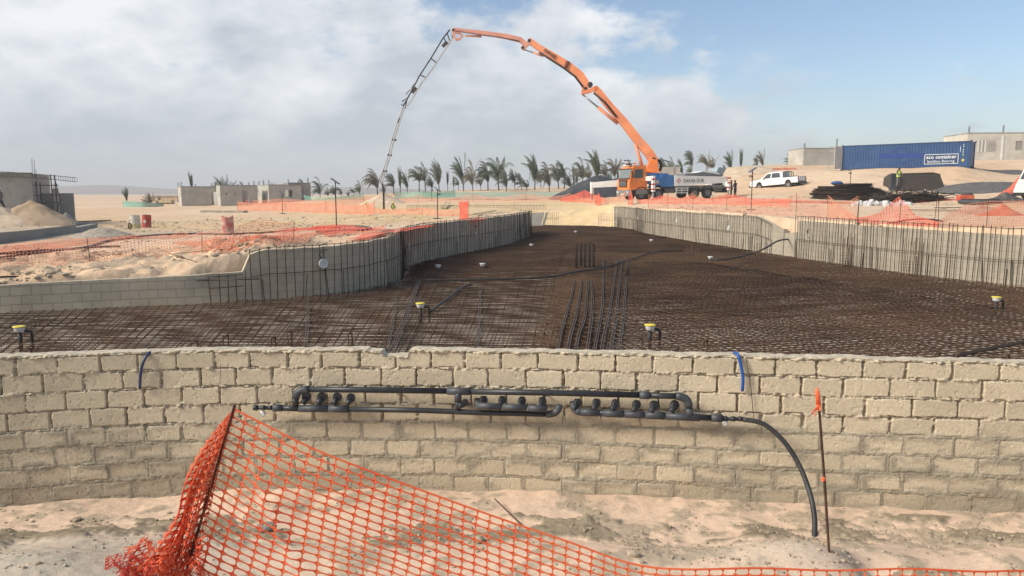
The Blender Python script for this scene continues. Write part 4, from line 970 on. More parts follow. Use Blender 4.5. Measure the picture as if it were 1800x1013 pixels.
drain(1145, 421, 9, 'small white drain in the far right part of the mat', False, False)
drain(1249, 451, 12, 'flat white drain in front of the far right wall', False)
drain(770, 466, 9, 'barely visible white drain close to the curved left wall', False, False)
# niche lights hanging on the walls
def niche(px, py, Y, dia, face, label, hose_=True):
    c = P(px, py, Y); t = thing('light_niche', tuple(c), label=label, cat='pool light'); Mr = Matrix.Rotation(face, 4, 'Z')
    R_ = dia / 2
    mb = MB(); mb.lathe([(0, -.012), (R_ * .72, -.012), (R_ * .80, -.035), (R_, -.035), (R_ * 1.02, -.015), (R_, .0), (R_ * .8, .06), (R_ * .5, .10), (0, .10)], 26, Mr, 'y'); mb.build('bowl', WHITE, t, smooth=False)
    mb = MB(); mb.use(mat('niche_inside', (.55, .55, .53), .5)); mb.lathe([(0, -.022), (R_ * .5, -.022), (R_ * .52, -.012)], 20, Mr, 'y'); mb.build('inner_disc', parent=t)
    if hose_:
        mb = MB(); mb.tube([Vector(p) for p in catmull([(0, .03, R_ * .8), (-.09, .0, R_ * 1.7), (-.07, .0, R_ * 2.4), (.05, .02, R_ * 2.9), (.10, .1, R_ * 2.8)], .03)], .014, 8); mb.build('cable_duct', DK, t, smooth=True)
def on_wall(q, z, px):
    a = (px - 900) / F_PX; rr = q[:, 0] / q[:, 1]; return rr
def niche_on(q, nr, px, py, dia, label, near=True, hose_=True):
    best = None
    for i in range(len(q) - 1):
        r = ray(px, py); f0 = q[i, 0] - r.x * q[i, 1]; f1 = q[i + 1, 0] - r.x * q[i + 1, 1]
        if f0 * f1 <= 0:
            Y = q[i, 1]; 
            if best is None or Y < best[0]: best = (Y, i)
    Y, i = best; face = math.atan2(-nr[i, 1], -nr[i, 0]) + math.pi / 2
    n_ = -nr[i]; niche(px, py, Y + n_[1] * .14 , dia, face, label, hose_)
niche_on(lq, lnr, 568, 463, .25, 'round white light niche on the nearest bulge of the left pool wall')
niche_on(lq, lnr, 717, 431, .25, 'white light niche seen edge-on in the dip of the left pool wall', hose_=False)
niche_on(lq, lnr, 836, 411, .25, 'small white light niche on the far bulge of the left pool wall')
niche_on(rq2, rn2, 1422, 417, .26, 'white light niche at the start of the near right pool wall')
niche_on(rq1, rn1, 1281, 400, .26, 'white light niche in the middle of the far right pool wall')
niche_on(rq1, rn1, 1190, 387, .28, 'white light niche left of centre on the far right pool wall', hose_=False)
niche_on(rq1, rn1, 1121, 383, .28, 'faint white light niche at the far left end of the right pool wall', hose_=False)
# conduits lying over the mat
def over_mat(pxs, z=.09): return [Pz(x, y, SLAB + z) for x, y in pxs]
hose('conduit', over_mat([(742, 492), (800, 492), (900, 490), (970, 486), (1010, 478), (1060, 470), (1110, 455), (1160, 441), (1200, 440)]), .028, DK, 'long dark conduit snaking across the middle of the mat', 'conduit', .4)
hose('conduit', over_mat([(756, 548), (790, 522), (815, 504), (830, 500)], .07), .03, DK, 'short dark conduit running from the left centre drain', 'conduit', .3)
hose('conduit', over_mat([(1250, 455), (1275, 456), (1320, 446), (1345, 436), (1365, 427)], .3)[:3] + [P(1345, 436, 29.2), P(1368, 423, 31.0), P(1388, 420, 32.6)], .035, DK, 'dark conduit climbing from the mat to the gap in the right wall', 'conduit', .4)
hose('conduit', [P(-30, 490, 17.4), P(0, 487, 17.6), P(25, 486, 17.8), P(50, 490, 18.0), P(66, 497, 18.2)], .025, DK, 'dark hose arching over the sand behind the low left wall', 'hose', .2)
hose('rebar', [G(298, 462) + Vector((0, 0, .25)), G(348, 478) + Vector((0, 0, .22))], .011, NEAR_RUST, 'bent rusty bar poking out of the sand behind the low wall', 'rebar', .3, n=5)
hose('rebar', [G(305, 449) + Vector((0, 0, .05)), P(400, 437, 20.6)], .009, NEAR_RUST, 'thin bar reaching from the sand to the top of the curved wall', 'rebar', .3, n=5)
hose('conduit', [WP(0, 0)] and [Pz(345, 493, SLAB + .55), Pz(380, 492, SLAB + .55), Pz(420, 491, SLAB + .6), P(455, 490, 18.5)], .014, DK, 'thin dark rod tied along the short bars by the low wall', 'rod', .3)

# clods and stones scattered on the banks around the pool
def bank_clods():
    V = []; Fq = []; o = 0; ico = bmesh.new(); bmesh.ops.create_icosphere(ico, subdivisions=1, radius=1); bv = np.array([v.co for v in ico.verts]); bf = np.array([[v.index for v in f.verts] for f in ico.faces]); ico.free()
    n = 0; XY = []
    A = np.stack([RNG.uniform(-14, -5.5, 9000), RNG.uniform(17, 27, 9000)], 1); B = np.stack([RNG.uniform(-32, 34, 12000), RNG.uniform(20, 62, 12000)], 1); XY = np.concatenate([A, B])
    XY = XY[RNG.random(len(XY)) < np.clip(fbm(XY[:, 0] * .7, XY[:, 1] * .7, 85, 4) * 5 + .25, 0.03, 1)]
    XY = XY[(~inside(XY[:, 0], XY[:, 1])) & (sdist(XY[:, 0], XY[:, 1]) > .4)]; XY = XY[RNG.permutation(len(XY))[:5200]]
    Z = terrain_z(XY[:, 0], XY[:, 1])
    for (x, y), z in zip(XY, Z):
        r = (.02 + .07 * RNG.random() ** 3) * (.6 + y / 60); v = bv * (1 + .4 * (RNG.random((len(bv), 1)) - .5)) * np.array([r * RNG.uniform(.8, 1.5), r * RNG.uniform(.8, 1.3), r * RNG.uniform(.5, .8)])
        V.append(v + np.array([x, y, z])); Fq.append(bf + o); o += len(bv)
    me = bpy.data.meshes.new('scattered_clods'); me.from_pydata(np.concatenate(V).tolist(), [], np.concatenate(Fq).tolist()); me.materials.append(CLOD)
    tag(link('scattered_clods', me), 'small clods and stones scattered over the sand around the pool', 'clods', kind='stuff')
bank_clods()

p = on_trench(468, 932); bm = bmesh.new(); bmesh.ops.create_icosphere(bm, subdivisions=2, radius=.075)
for v in bm.verts: v.co = Vector((v.co.x * 1.3, v.co.y, v.co.z * .85)) * (1 + .45 * float(fbm(v.co.x * 14, v.co.y * 14 + v.co.z * 9, 5, 2)))
me = bpy.data.meshes.new('stone'); bm.to_mesh(me); bm.free(); me.materials.append(mat('grey_stone', (.20, .18, .15), .95, scale=12, col2=(.34, .31, .26), bump=.7, bscale=50)); o = link('stone', me); o.location = p + Vector((0, 0, .03)); tag(o, 'fist sized grey stone lying on the sand behind the orange net', 'stone')
# ================================================================ MID AND FAR GROUND
def yaw_to(p): return math.atan2(p.x, p.y)
CONC = mat('raw_concrete', (0.33, 0.31, 0.275), .95, scale=.8, col2=(0.43, 0.405, 0.36), bump=.4, bscale=9, dirt=(.27, .25, .215), dscale=.7)
CONC_D = mat('grey_concrete', (0.25, 0.235, 0.21), .95, scale=.8, col2=(0.33, 0.31, 0.275), bump=.4, bscale=9)
HOLE = mat('dark_opening', (0.035, 0.034, 0.033), .9)
ROD = mat('far_rebar', (0.045, 0.036, 0.03), .85)
BLOCKY = bpy.data.materials.new('blockwork')
def blockwork(name, c1, c2, cm):
    m = bpy.data.materials.new(name); m.use_nodes = True; nt = m.node_tree; n = nt.nodes; l = nt.links; b = n['Principled BSDF']; b.inputs['Roughness'].default_value = .95; b.inputs['Specular IOR Level'].default_value = .1
    tc = n.new('ShaderNodeTexCoord'); sp = n.new('ShaderNodeSeparateXYZ'); l.new(tc.outputs['Object'], sp.inputs[0])
    ad = n.new('ShaderNodeMath'); ad.operation = 'ADD'; l.new(sp.outputs[0], ad.inputs[0]); l.new(sp.outputs[1], ad.inputs[1])
    cb = n.new('ShaderNodeCombineXYZ'); l.new(ad.outputs[0], cb.inputs[0]); l.new(sp.outputs[2], cb.inputs[1])
    br = n.new('ShaderNodeTexBrick'); l.new(cb.outputs[0], br.inputs['Vector']); br.inputs['Scale'].default_value = 1; br.inputs['Brick Width'].default_value = .42; br.inputs['Row Height'].default_value = .21; br.inputs['Mortar Size'].default_value = .014
    br.inputs['Color1'].default_value = (*c1, 1); br.inputs['Color2'].default_value = (*c2, 1); br.inputs['Mortar'].default_value = (*cm, 1)
    nz = n.new('ShaderNodeTexNoise'); nz.inputs['Scale'].default_value = .8; nz.inputs['Detail'].default_value = 7; l.new(tc.outputs['Object'], nz.inputs['Vector'])
    mr = n.new('ShaderNodeMapRange'); mr.inputs['From Min'].default_value = .3; mr.inputs['From Max'].default_value = .7; mr.inputs['To Min'].default_value = .82; mr.inputs['To Max'].default_value = 1.16; l.new(nz.outputs[0], mr.inputs['Value'])
    sc = n.new('ShaderNodeVectorMath'); sc.operation = 'SCALE'; l.new(br.outputs['Color'], sc.inputs[0]); l.new(mr.outputs[0], sc.inputs['Scale']); l.new(sc.outputs[0], b.inputs['Base Color']); return m
BW = blockwork('grey_blockwork', (.44, .42, .375), (.48, .455, .405), (.39, .37, .33)); BW2 = blockwork('dark_blockwork', (.34, .325, .295), (.375, .36, .325), (.30, .285, .26))

def panel(mb, L, H, th, holes, M, z0=0.0):
    """wall x 0..L, thickness along +y, with rectangular openings (x0,x1,z0,z1) really cut out"""
    xs = sorted({0, L, *[h[0] for h in holes], *[h[1] for h in holes]}); zs = sorted({z0, H, *[h[2] for h in holes], *[h[3] for h in holes]})
    for i in range(len(xs) - 1):
        run = None
        for j in range(len(zs) - 1):
            cx, cz = (xs[i] + xs[i + 1]) / 2, (zs[j] + zs[j + 1]) / 2
            if any(h[0] < cx < h[1] and h[2] < cz < h[3] for h in holes):
                if run is not None: mb.box(xs[i], xs[i + 1], 0, th, run, zs[j], M); run = None
            elif run is None: run = zs[j]
        if run is not None: mb.box(xs[i], xs[i + 1], 0, th, run, zs[-1], M)
def house(name, loc, rz, W, D, H, front, side, label, m=BW, stubs=(), roof=False, beam=True, cat='building', sideX=-1):
    """roofless block house; local x along the front (0..W), y back (0..D)"""
    t = thing(name, loc, rz, label=label, cat=cat); th = .18
    mb = MB(); panel(mb, W, H, th, front, None, -.6); mb.build('front_wall', m, t)
    mb = MB(); panel(mb, D - .004, H - .003, th, side, Matrix.Translation((0, D, 0)) @ Matrix.Rotation(-math.pi / 2, 4, 'Z'), -.6); mb.build('side_wall', m, t)
    mb = MB(); mb.box(W - th, W, th, D, -.6, H - .003); mb.build('side_wall', m, t)
    mb = MB(); mb.box(th, W - th, D - th, D - .004, -.6, H - .006); mb.build('back_wall', m, t)
    if roof: mb = MB(); mb.box(-.1, W + .1, -.1, D + .1, H, H + .18); mb.build('roof_slab', CONC_D, t)
    elif beam:
        mb = MB(); z0, z1 = H, H + .14
        mb.box(-.02, W + .02, -.02, th + .02, z0, z1); mb.box(-.02, W + .02, D - th - .02, D + .02, z0, z1); mb.box(-.02, th + .02, th + .02, D - th - .02, z0, z1); mb.box(W - th - .02, W + .02, th + .02, D - th - .02, z0, z1); mb.build('ring_beam', CONC_D, t)
    for (sx, sy, sh) in stubs:
        mb = MB()
        for dx, dy in ((0, 0), (.12, 0), (0, .12), (.12, .12)): mb.tube([(sx + dx, sy + dy, H), (sx + dx, sy + dy, H + sh)], .018, 4)
        mb.build('starter_bar', ROD, t)
    return t
def place(px, py, Y): p = P(px, py, Y); return (p.x, p.y, p.z)
hs = R(30)
st1 = [(0, 0, .7), (4.5, 0, .7), (0, 3.7, .7), (4.5, 3.7, .6), (2.3, 3.7, .5)]
house('block_house', place(320, 363.5, 105), hs, 4.9, 3.9, 2.75, [(3.95, 4.7, 0.0, 2.1)], [(1.9, 2.15, 1.4, 1.9)], 'leftmost of the three small unfinished block houses, one slit in its lit end wall', BW, st1)
house('block_house', place(388.5, 363.5, 104), hs, 5.0, 3.6, 2.9, [(.7, .85, 1.6, 2.0), (1.9, 2.05, 1.6, 2.0), (2.9, 3.7, .5, 2.3), (3.7, 3.85, 1.6, 2.0)], [(1.7, 1.95, 1.4, 1.9)], 'middle one of the three small unfinished block houses, with a ragged door opening', BW, st1)
house('block_house', place(473.5, 360, 106), hs, 4.6, 7.0, 2.75, [(2.3, 3.3, 1.1, 2.1)], [(3.2, 4.1, 0.9, 2.0), (5.2, 6.1, .9, 2.0)], 'rightmost of the three small unfinished block houses, two windows in its long lit wall', BW, [(0, 0, .8), (4.2, 0, .8), (0, 3.5, .8), (0, 6.8, .7)])
house('block_house', place(508, 358.5, 108), hs, 3.2, 3.0, 2.95, [(.2, 1.0, 1.1, 2.1)], [], 'short block house wing with a pale window opening beside the rightmost hut', BW2, [(0, 0, .6), (2.8, 0, .8)])
# right side buildings
house('block_house', place(1412, 294.5, 95), R(4), 5.6, 4.5, 2.35, [], [], 'plain grey block building on the slope left of the blue container', BW, [(0, 0, .7), (4.2, 0, 1.3)])
house('block_building', place(1699, 283, 92), R(-4), 12.5, 6, 3.3, [(1.35, 1.55, 1.1, 2.5), (1.8, 1.95, 1.1, 2.5), (5.6, 8.0, 1.3, 2.4)], [], 'large pale block building with a wide window at the top right behind the container', blockwork('pale_blockwork', (.54, .51, .445), (.58, .545, .48), (.50, .47, .41)), [(0, 0, .9), (4.0, 0, 1.0), (7.5, 0, .8), (10, 0, .7)])
bl = bpy.context.scene.objects.get('block_building')
mb = MB(); mb.box(3.95, 4.15, -.07, -.005, -.6, 3.05); mb.build('downpipe', WHITE, bl)
for x0 in (1.2, 1.62, 2.02): mb = MB(); mb.box(x0, x0 + .08, -.05, -.004, 1.1, 2.5); mb.build('window_jamb', WHITE, bl)
mb = MB(); mb.box(2.3, 3.2, -.03, -.004, 1.2, 2.45); mb.build('plaster_patch', CONC, bl)
mb = MB(); mb.box(5.65, 6.4, .06, .12, 1.3, 2.4); mb.build('window_shutter', CONC_D, bl)
t = thing('block_hut', place(1160, 311, 86), 0, label='small pale block hut showing above the blue pump body of the truck', cat='building')
mb = MB(); mb.box(0, 2.3, 0, 2.2, -1, 1.15); mb.build('wall', BW, t); mb = MB(); mb.box(-.04, .06, -.05, -.004, -1, 1.3); mb.box(1.55, 1.65, -.05, -.004, -1, 1.35); mb.build('post', CONC, t)
# left building
t = thing('block_building', place(62, 392, 50), R(22), label='tall grey rendered block building at the left edge behind the sand heaps', cat='building')
mb = MB(); mb.box(-7.5, .0, 0, .2, -1.2, 3.3); mb.build('front_wall', mat('grey_render', (.34, .325, .295), .95, scale=.7, col2=(.40, .385, .35), bump=.3, bscale=7, dirt=(.27, .255, .225), dscale=1.3), t)
mb = MB(); mb.box(-.2, .0, .2, 6, -1.2, 3.29); mb.build('side_wall', BW2, t)
mb = MB(); mb.box(-7.5, .02, -.015, .215, 2.95, 3.36); mb.build('ring_beam', CONC_D, t)
mb = MB(); mb.box(.005, 2.0, 2.4, 2.6, -1.2, 2.0); mb.build('low_wall', BW2, t)
t = thing('concrete_column', place(101, 381, 52), R(20), label='pale freestanding concrete column beside the scaffold', cat='column')
mb = MB(); mb.rbox(-.16, .16, -.16, .16, -.6, 1.95, .02); mb.build('shaft', CONC, t)
mb = MB(); 
for dx in (-.09, .09): mb.tube([(dx, 0, 1.9), (dx + .02, 0, 2.3)], .016, 4)
mb.build('starter_bar', ROD, t)
# scaffold
t = thing('scaffold', place(68, 384, 49.5), R(15), label='steel ladder scaffold standing against the end of the grey building', cat='scaffold')
for x, y in ((0, 0), (0, .8), (.95, 0), (.95, .8)): mb = MB(); mb.tube([(x, y, -.6), (x - .06 * (x > .5), y, 2.9 if x > .5 else 2.4)], .035, 6); mb.build('standard', ROD, t)
for z in (.35, 1.05, 1.55, 2.2):
    mb = MB(); mb.tube([(-.2, 0, z), (1.1, 0, z)], .03, 6); mb.tube([(-.2, .8, z), (1.1, .8, z)], .03, 6); mb.build('ledger', ROD, t)
mb = MB(); mb.tube([(.95, 0, .2), (1.25, .4, 1.2), (.9, .8, 2.6)], .03, 6); mb.build('brace', ROD, t)
# rebar ladder beams lying over the building
def ladder_beam(a, b, h, w, label, nrung, sag=0.0):
    a, b = Vector(a), Vector(b); t = thing('rebar_beam', tuple(a), label=label, cat='rebar beam', absolute=True)
    d = (b - a); up = Vector((0, 0, 1)); pe = d.cross(up).normalized()
    ln = [a + d * (k / 12) - up * sag * (k / 12) ** 2 for k in range(13)]
    for o in (Vector(), up * h, pe * w, pe * w + up * h): mb = MB(); mb.tube([p + o for p in ln], .014, 4); mb.build('long_bar', ROD, t)
    mb = MB()
    for k in range(nrung):
        f = k / (nrung - 1); p = a + d * f - up * sag * f * f
        mb.tube([p, p + up * h, p + up * h + pe * w, p + pe * w, p], .011, 4)
    mb.build('stirrup', ROD, t)
ladder_beam(P(-70, 306, 49), P(135, 310, 49.5), .26, .3, 'long rebar ladder beam jutting out over the corner of the left building', 26, .35)
t = thing('column_starter', tuple(P(60, 306, 50)), label='tall pair of starter bars on the corner of the left building', cat='rebar', absolute=True)
for a, b in (((57, 312), (56, 278)), ((61, 312), (60, 281)), ((65, 335), (63, 298))): mb = MB(); mb.tube([P(*a, 50), P(*b, 50)], .018, 4); mb.build('bar', ROD, t)

# heaps
def heap(name, px, py, Y, rx, ry, h, m, label, cat, seed, rz=0.0, pw=1.5, rough=.25, n=60, sink=.15, prof=None, kind=None):
    """loose heap: steep irregular mound resting on the ground"""
    c = P(px, py, Y); gz = tz(c.x, c.y)
    c.z = gz
    u = np.linspace(-1.15, 1.15, n); U_, V_ = np.meshgrid(u, u); rr = np.hypot(U_, V_) * (1 + rough * fbm(U_ * 1.6 + seed, V_ * 1.6, seed, 3))
    Zh = np.clip(1 - rr, 0, 1) ** pw if prof is None else prof(U_, V_, rr)
    Zh = Zh * h * (1 + .5 * fbm(U_ * 2.5, V_ * 2.5, seed + 1, 4)) + .04 * h * fbm(U_ * 11, V_ * 11, seed + 2, 3) - sink * smooth(.92, 1.1, rr)
    ca, sa = math.cos(rz), math.sin(rz); X = U_ * rx * ca - V_ * ry * sa; Y_ = U_ * rx * sa + V_ * ry * ca
    Gz = terrain_z(X + c.x, Y_ + c.y) - c.z
    me = grid_mesh(name, X, Y_, Zh + Gz + .01, m); o = link(name, me); o.location = c; tag(o, label, cat, kind=kind); return o
SANDH = mat('heap_sand', (0.50, 0.37, 0.25), .95, scale=1.2, col2=(0.64, 0.50, 0.36), bump=.6, bscale=9, spec=.1)
GRAV = mat('grey_gravel', (0.26, 0.22, 0.175), .95, scale=6, col2=(0.42, 0.36, 0.29), bump=.8, bscale=14, spec=.1)
DARKG = mat('dark_grey_gravel', (0.10, 0.095, 0.092), .95, scale=3, col2=(0.15, 0.145, 0.14), bump=.6, bscale=8, spec=.1)
heap('sand_heap', 55, 386, 46, 3.0, 2.4, 1.4, mat('brown_sand', (0.33, 0.24, 0.155), .95, scale=1.2, col2=(0.46, 0.34, 0.23), bump=.6, bscale=9, spec=.1), 'tall pointed sand heap in front of the left building', 'sand heap', 5, pw=1.1, rough=.2)
heap('sand_heap', -10, 392, 45, 3.0, 2.2, 1.3, SANDH, 'lower sand heap cut off by the left edge of the photo', 'sand heap', 8, pw=1.1)
heap('gravel_heap', 185, 411, 36, 1.5, 1.3, .5, GRAV, 'low grey gravel heap left of the white drum', 'gravel heap', 11, pw=1.0)
heap('rubble_heap', 118, 389, 50, .9, .8, .75, mat('rubble', (.18, .165, .145), .95, scale=5, col2=(.34, .31, .27), bump=.8, bscale=8), 'small dark rubble heap by the foot of the concrete column', 'rubble', 13, rough=.5)
heap('sand_heap', 672, 357, 92, 3.0, 3.0, 1.25, SANDH, 'small sand cone left of the pump hose among the orange nets', 'sand heap', 17, pw=1.2)
heap('sand_heap', 1268, 309, 88, 6.5, 4.0, .75, SANDH, 'broad pale sand heap showing above the rear of the truck', 'sand heap', 19, pw=.8)
heap('gravel_heap', 1738, 332, 66, 4.6, 2.8, .75, DARKG, 'dark grey gravel heap on the right slope below the container', 'gravel heap', 23, pw=.8, rough=.35)
heap('gravel_heap', 1788, 305, 77, 3.4, 1.6, .35, DARKG, 'thin dark gravel patch high on the right slope', 'gravel heap', 25, pw=.8)
mound = lambda U_, V_, rr: smooth(1.05, .3, rr)
TARP = mat('black_tarp', (0.032, 0.034, 0.038), .75, scale=1.2, col2=(0.060, 0.062, 0.068), bump=.6, bscale=2.5)
heap('tarp_mound', 1050, 351, 88, 5.9, 4.6, 2.3, TARP, 'big mound covered with black sheeting left of the truck cab', 'tarp mound', 29, prof=lambda U_, V_, rr: np.clip(1.08 - rr * 1.05, 0, 1.0), rough=.22)
MESHB = mat('black_mesh_cloth', (0.045, 0.036, 0.030), .85, scale=6, col2=(0.075, 0.060, 0.05), bump=.5, bscale=12)
def trapezoid_stack():
    t = thing('covered_stack', place(1614, 329, 69), R(-3), label='dark trapezoid stack under black mesh cloth on the right slope', cat='covered stack')
    mb = MB(); prof = [(-2.7, -.3), (2.0, -.3), (1.55, 1.15), (.9, 1.32), (-2.4, 1.22), (-2.75, .9)]; mb.prism(prof, -1.0, 1.2, None, [0, 0, .35, .45, .45, .3]); o = mb.build('cloth', MESHB, t)
    mb = MB(); mb.tube([(-2.45, -.62, 1.22), (.95, -.62, 1.33), (1.6, -.7, 1.16)], .035, 6); mb.build('edge_roll', mat('cloth_edge', (.18, .15, .12), .9), t)
    mb = MB(); mb.prism([(-3.0, -.3), (-2.35, -.3), (-2.4, 1.25), (-2.9, 1.25)], -1.1, -.7); mb.build('end_board', TARP, t)
trapezoid_stack()
# white stones
def stones():
    a = place(1505, 362, 54); t = thing('stone_pile', a, 0, label='row of broken whitish stones heaped below the rebar stack', cat='stone pile')
    m1 = mat('white_stone', (.40, .39, .38), .9, scale=3, col2=(.62, .61, .60), bump=.5, bscale=6)
    bm = bmesh.new(); bmesh.ops.create_icosphere(bm, subdivisions=1, radius=1); bv = [v.co.copy() for v in bm.verts]; bf = [[v.index for v in f.verts] for f in bm.faces]; bm.free()
    cnt = 0
    while cnt < 85:
        px = random.uniform(1499, 1602); 
        if 1560 < px < 1575 and random.random() < .6: continue
        hgt = 9 * (1 - abs((px - 1550) / 60) ** 3); py = 362 - abs(random.gauss(0, .5)) * hgt * .8
        Y = 54 + random.uniform(-.5, .6); p = P(px, py, Y); r = random.uniform(.12, .30)
        mb = MB(); mb.add([Vector((v.x * r * random.uniform(.7, 1.3), v.y * r * random.uniform(.7, 1.2), v.z * r * random.uniform(.6, 1.1))) for v in bv], bf)
        o = mb.build('stone', m1, t); o.location = (p.x - a[0], p.y - a[1], p.z - a[2]); o.rotation_euler = (random.random() * 3, random.random() * 3, random.random() * 3); cnt += 1
stones()
# rebar stack
def rebar_stack():
    t = thing('rebar_stack', place(1490, 350, 60), 0, label='long dark stack of loose rebar bars lying in layers on the slope', cat='rebar stack', absolute=True)
    for lay, (y, x0, x1, Y) in enumerate([(349, 1428, 1585, 60), (345, 1430, 1560, 60.4), (341, 1426, 1560, 60.6), (337, 1430, 1550, 60.8), (333, 1432, 1545, 61), (329, 1440, 1532, 61.2), (325, 1470, 1530, 61.4)]):
        sg = []
        for k in range(46):
            a = P(x0 + random.uniform(-4, 14), y + random.uniform(-2, 2), Y + random.uniform(-.6, .9)); b = P(x1 + random.uniform(-16, 6), y + random.uniform(-2, 2) - 1, Y + random.uniform(-.6, .9))
            m_ = (a + b) / 2 + Vector((0, 0, random.uniform(-.06, .03))); sg.append(np.array([tuple(a), tuple(m_), tuple(b)]))
        bars_mesh('bar_layer', sg, .026, DRUST, t)
    for px in (1455, 1500, 1535): mb = MB(); c = P(px, 352, 60.2); mb.box(-.1, .1, -.9, 1.0, -.3, .12, Matrix.Translation(c)); mb.build('timber_bearer', mat('old_timber', (.16, .12, .08), .9, scale=3), t)
    # heaped offcuts to the right
    t = thing('steel_offcuts', place(1600, 347, 58), 0, label='tangled dark heap of bent steel offcuts right of the rebar stack', cat='scrap heap', absolute=True)
    for g in range(3):
        sg = []
        for k in range(90):
            c = P(1598 + random.gauss(0, 26), 352 - abs(random.gauss(0, 6)) * max(0.1, 1 - g * .1), 58 + random.uniform(-.8, .8)); a = random.uniform(-.5, .5); L = random.uniform(.5, 1.8)
            d = Vector((math.cos(a), random.uniform(-.3, .3), math.sin(a) * .35)) * L; sg.append(np.array([tuple(c - d), tuple(c + Vector((0, 0, random.uniform(-.1, .2)))), tuple(c + d)]))
        bars_mesh('offcut_tangle', sg, .024, DRUST if g else MESHB, t)
    # crates of cut pieces
    for (px, py, w, h, lb) in [(1597, 336, 3.6, .5, 'grey steel table plate standing over the offcuts'), ]:
        t = thing('steel_table', place(px + 10, py + 12, 59), 0, label=lb, cat='work table'); mb = MB(); mb.box(-w / 2, w / 2, -.5, .5, .55, .63); mb.build('top', mat('dull_steel', (.22, .21, .20), .6, .2), t)
        for x, y in ((-1.6, -.4), (1.6, -.4), (-1.6, .4), (1.6, .4)): mb = MB(); mb.box(x - .04, x + .04, y - .04, y + .04, -.4, .55); mb.build('leg', ROD, t)
    m1 = mat('speckled_scrap', (.16, .15, .13), .95, scale=9, col2=(.55, .53, .48), bump=.7, bscale=12, cr=(.42, .58))
    heap('rubble_heap', 1560, 349, 58.5, 1.3, .8, .8, m1, 'speckled grey rubble heap left under the steel table', 'rubble', 37, rough=.5)
    heap('rubble_heap', 1626, 348, 58.8, 1.1, .8, .95, m1, 'speckled grey rubble heap right of the steel table', 'rubble', 38, rough=.5)
    t = place(1470, 331, 62); mb = MB(); mb.lathe([(0, 0), (.25, .02), (.5, .18), (.35, .34), (0, .38)], 12); o = mb.build('blue_bucket', mat('blue_plastic', (.03, .08, .22), .5)); o.location = P(1471, 326, 62); tag(o, 'upturned dark blue tub on top of the rebar stack', 'tub')
rebar_stack()
# round grey slab of plastic tank and red clutter at the right edge
def right_clutter():
    t = thing('tank_lid', place(1722, 356, 52), 0, label='flat dark round tank lid lying on red sacks at the right', cat='tank lid')
    mb = MB(); mb.lathe([(0, -.12), (1.2, -.12), (1.32, 0.02), (1.32, .14), (1.15, .2), (0, .24)], 32); mb.build('disc', mat('dark_rubber', (.05, .055, .06), .6, scale=3, col2=(.085, .09, .10)), t); mb = MB(); mb.lathe([(1.05, .205), (1.15, .215), (1.15, .25), (1.05, .25)], 32); mb.build('rim', DK, t)
    m1 = mat('dark_scrap', (.04, .04, .04), .85, scale=5, col2=(.14, .13, .12), bump=.6, bscale=9)
    heap('scrap_heap', 1768, 347, 53, 1.9, 1.0, .75, m1, 'dark scrap heap behind the round tank lid', 'scrap heap', 41, rough=.6)
    REDS = mat('red_sheet', (.42, .06, .035), .8, scale=3, col2=(.60, .16, .09), bump=.5, bscale=6)
    heap('red_sheet_heap', 1762, 372, 40, 1.4, .7, .6, net_mat('crumpled_red_net', (.66, .17, .10), (.80, .32, .20)), 'crumpled red net bundle heaped at the right edge', 'net bundle', 43, rough=.5)
    heap('brick_heap', 1725, 372, 42, 2.2, .8, .5, mat('pinkish_rubble', (.38, .20, .14), .9, scale=3, col2=(.55, .34, .24), bump=.7, bscale=9), 'pinkish rubble strip below the round tank lid', 'rubble', 44, rough=.5)
    heap('red_sheet_heap', 1790, 346, 60, 1.7, .8, 1.5, REDS, 'red sheet bundle next to the white vehicle', 'sheet bundle', 45, rough=.4)
    t = thing('red_bundle', place(1695, 350, 56), 0, label='small dark red bundle left of the round tank lid', cat='bundle'); mb = MB(); mb.rbox(-.5, .6, -.3, .3, -.1, .32, .1); mb.build('sack', REDS, t); mb = MB(); mb.rbox(-.2, .5, -.25, .28, .325, .5, .08); mb.build('sack', m1, t)
    for (x0, y0, x1, y1, lb) in [(1595, 371, 1690, 373, 'long flat dark board on the sand behind the right wall'), (1645, 367, 1690, 365, 'short flat dark board beyond the long one')]:
        a = G(x0, y0); b = G(x1, y1); mb = MB(); d = (b - a); L = d.length; Mx = Matrix.Translation(a + Vector((0, 0, .06))) @ Matrix.Rotation(math.atan2(d.y, d.x), 4, 'Z'); mb.box(0, L, -.15, .15, 0, .03, Mx); tag(mb.build('board', DK), lb, 'board')
right_clutter()
# foundation kerb on the left
t = thing('foundation_wall', (0, 0, 0), label='long low grey foundation wall in front of the sand heaps at the left', cat='foundation wall', absolute=True)
fa = [P(-120, 452, 27.0), P(-40, 441, 30), P(20, 432, 32), P(75, 421, 35), P(128, 408, 39)]
cc = catmull([tuple(p) for p in fa], .5); mb = MB(); vs = []; 
for p in cc:
    z = -.28
    for (dy, zz) in ((0, -1.2), (0, .28), (.35, .28), (.35, -1.2)): vs.append((p[0], p[1] + dy, zz + z + .07))
fs = []; n_ = len(cc)
for i in range(n_ - 1):
    for k in range(3): a = 4 * i + k; fs.append((a, a + 4, a + 5, a + 1))
fs += [(0, 1, 2, 3), (4 * n_ - 1, 4 * n_ - 2, 4 * n_ - 3, 4 * n_ - 4)]
mb.add(vs, fs); mb.build('kerb', CONC_D, t)
c_ = P(128, 412, 39.4)
mb = MB(); mb.box(-.25, .12, -.2, 5.5, -.8, .36, Matrix.Translation(c_) @ Matrix.Rotation(R(18), 4, 'Z')); mb.build('return_kerb', CONC_D, t)
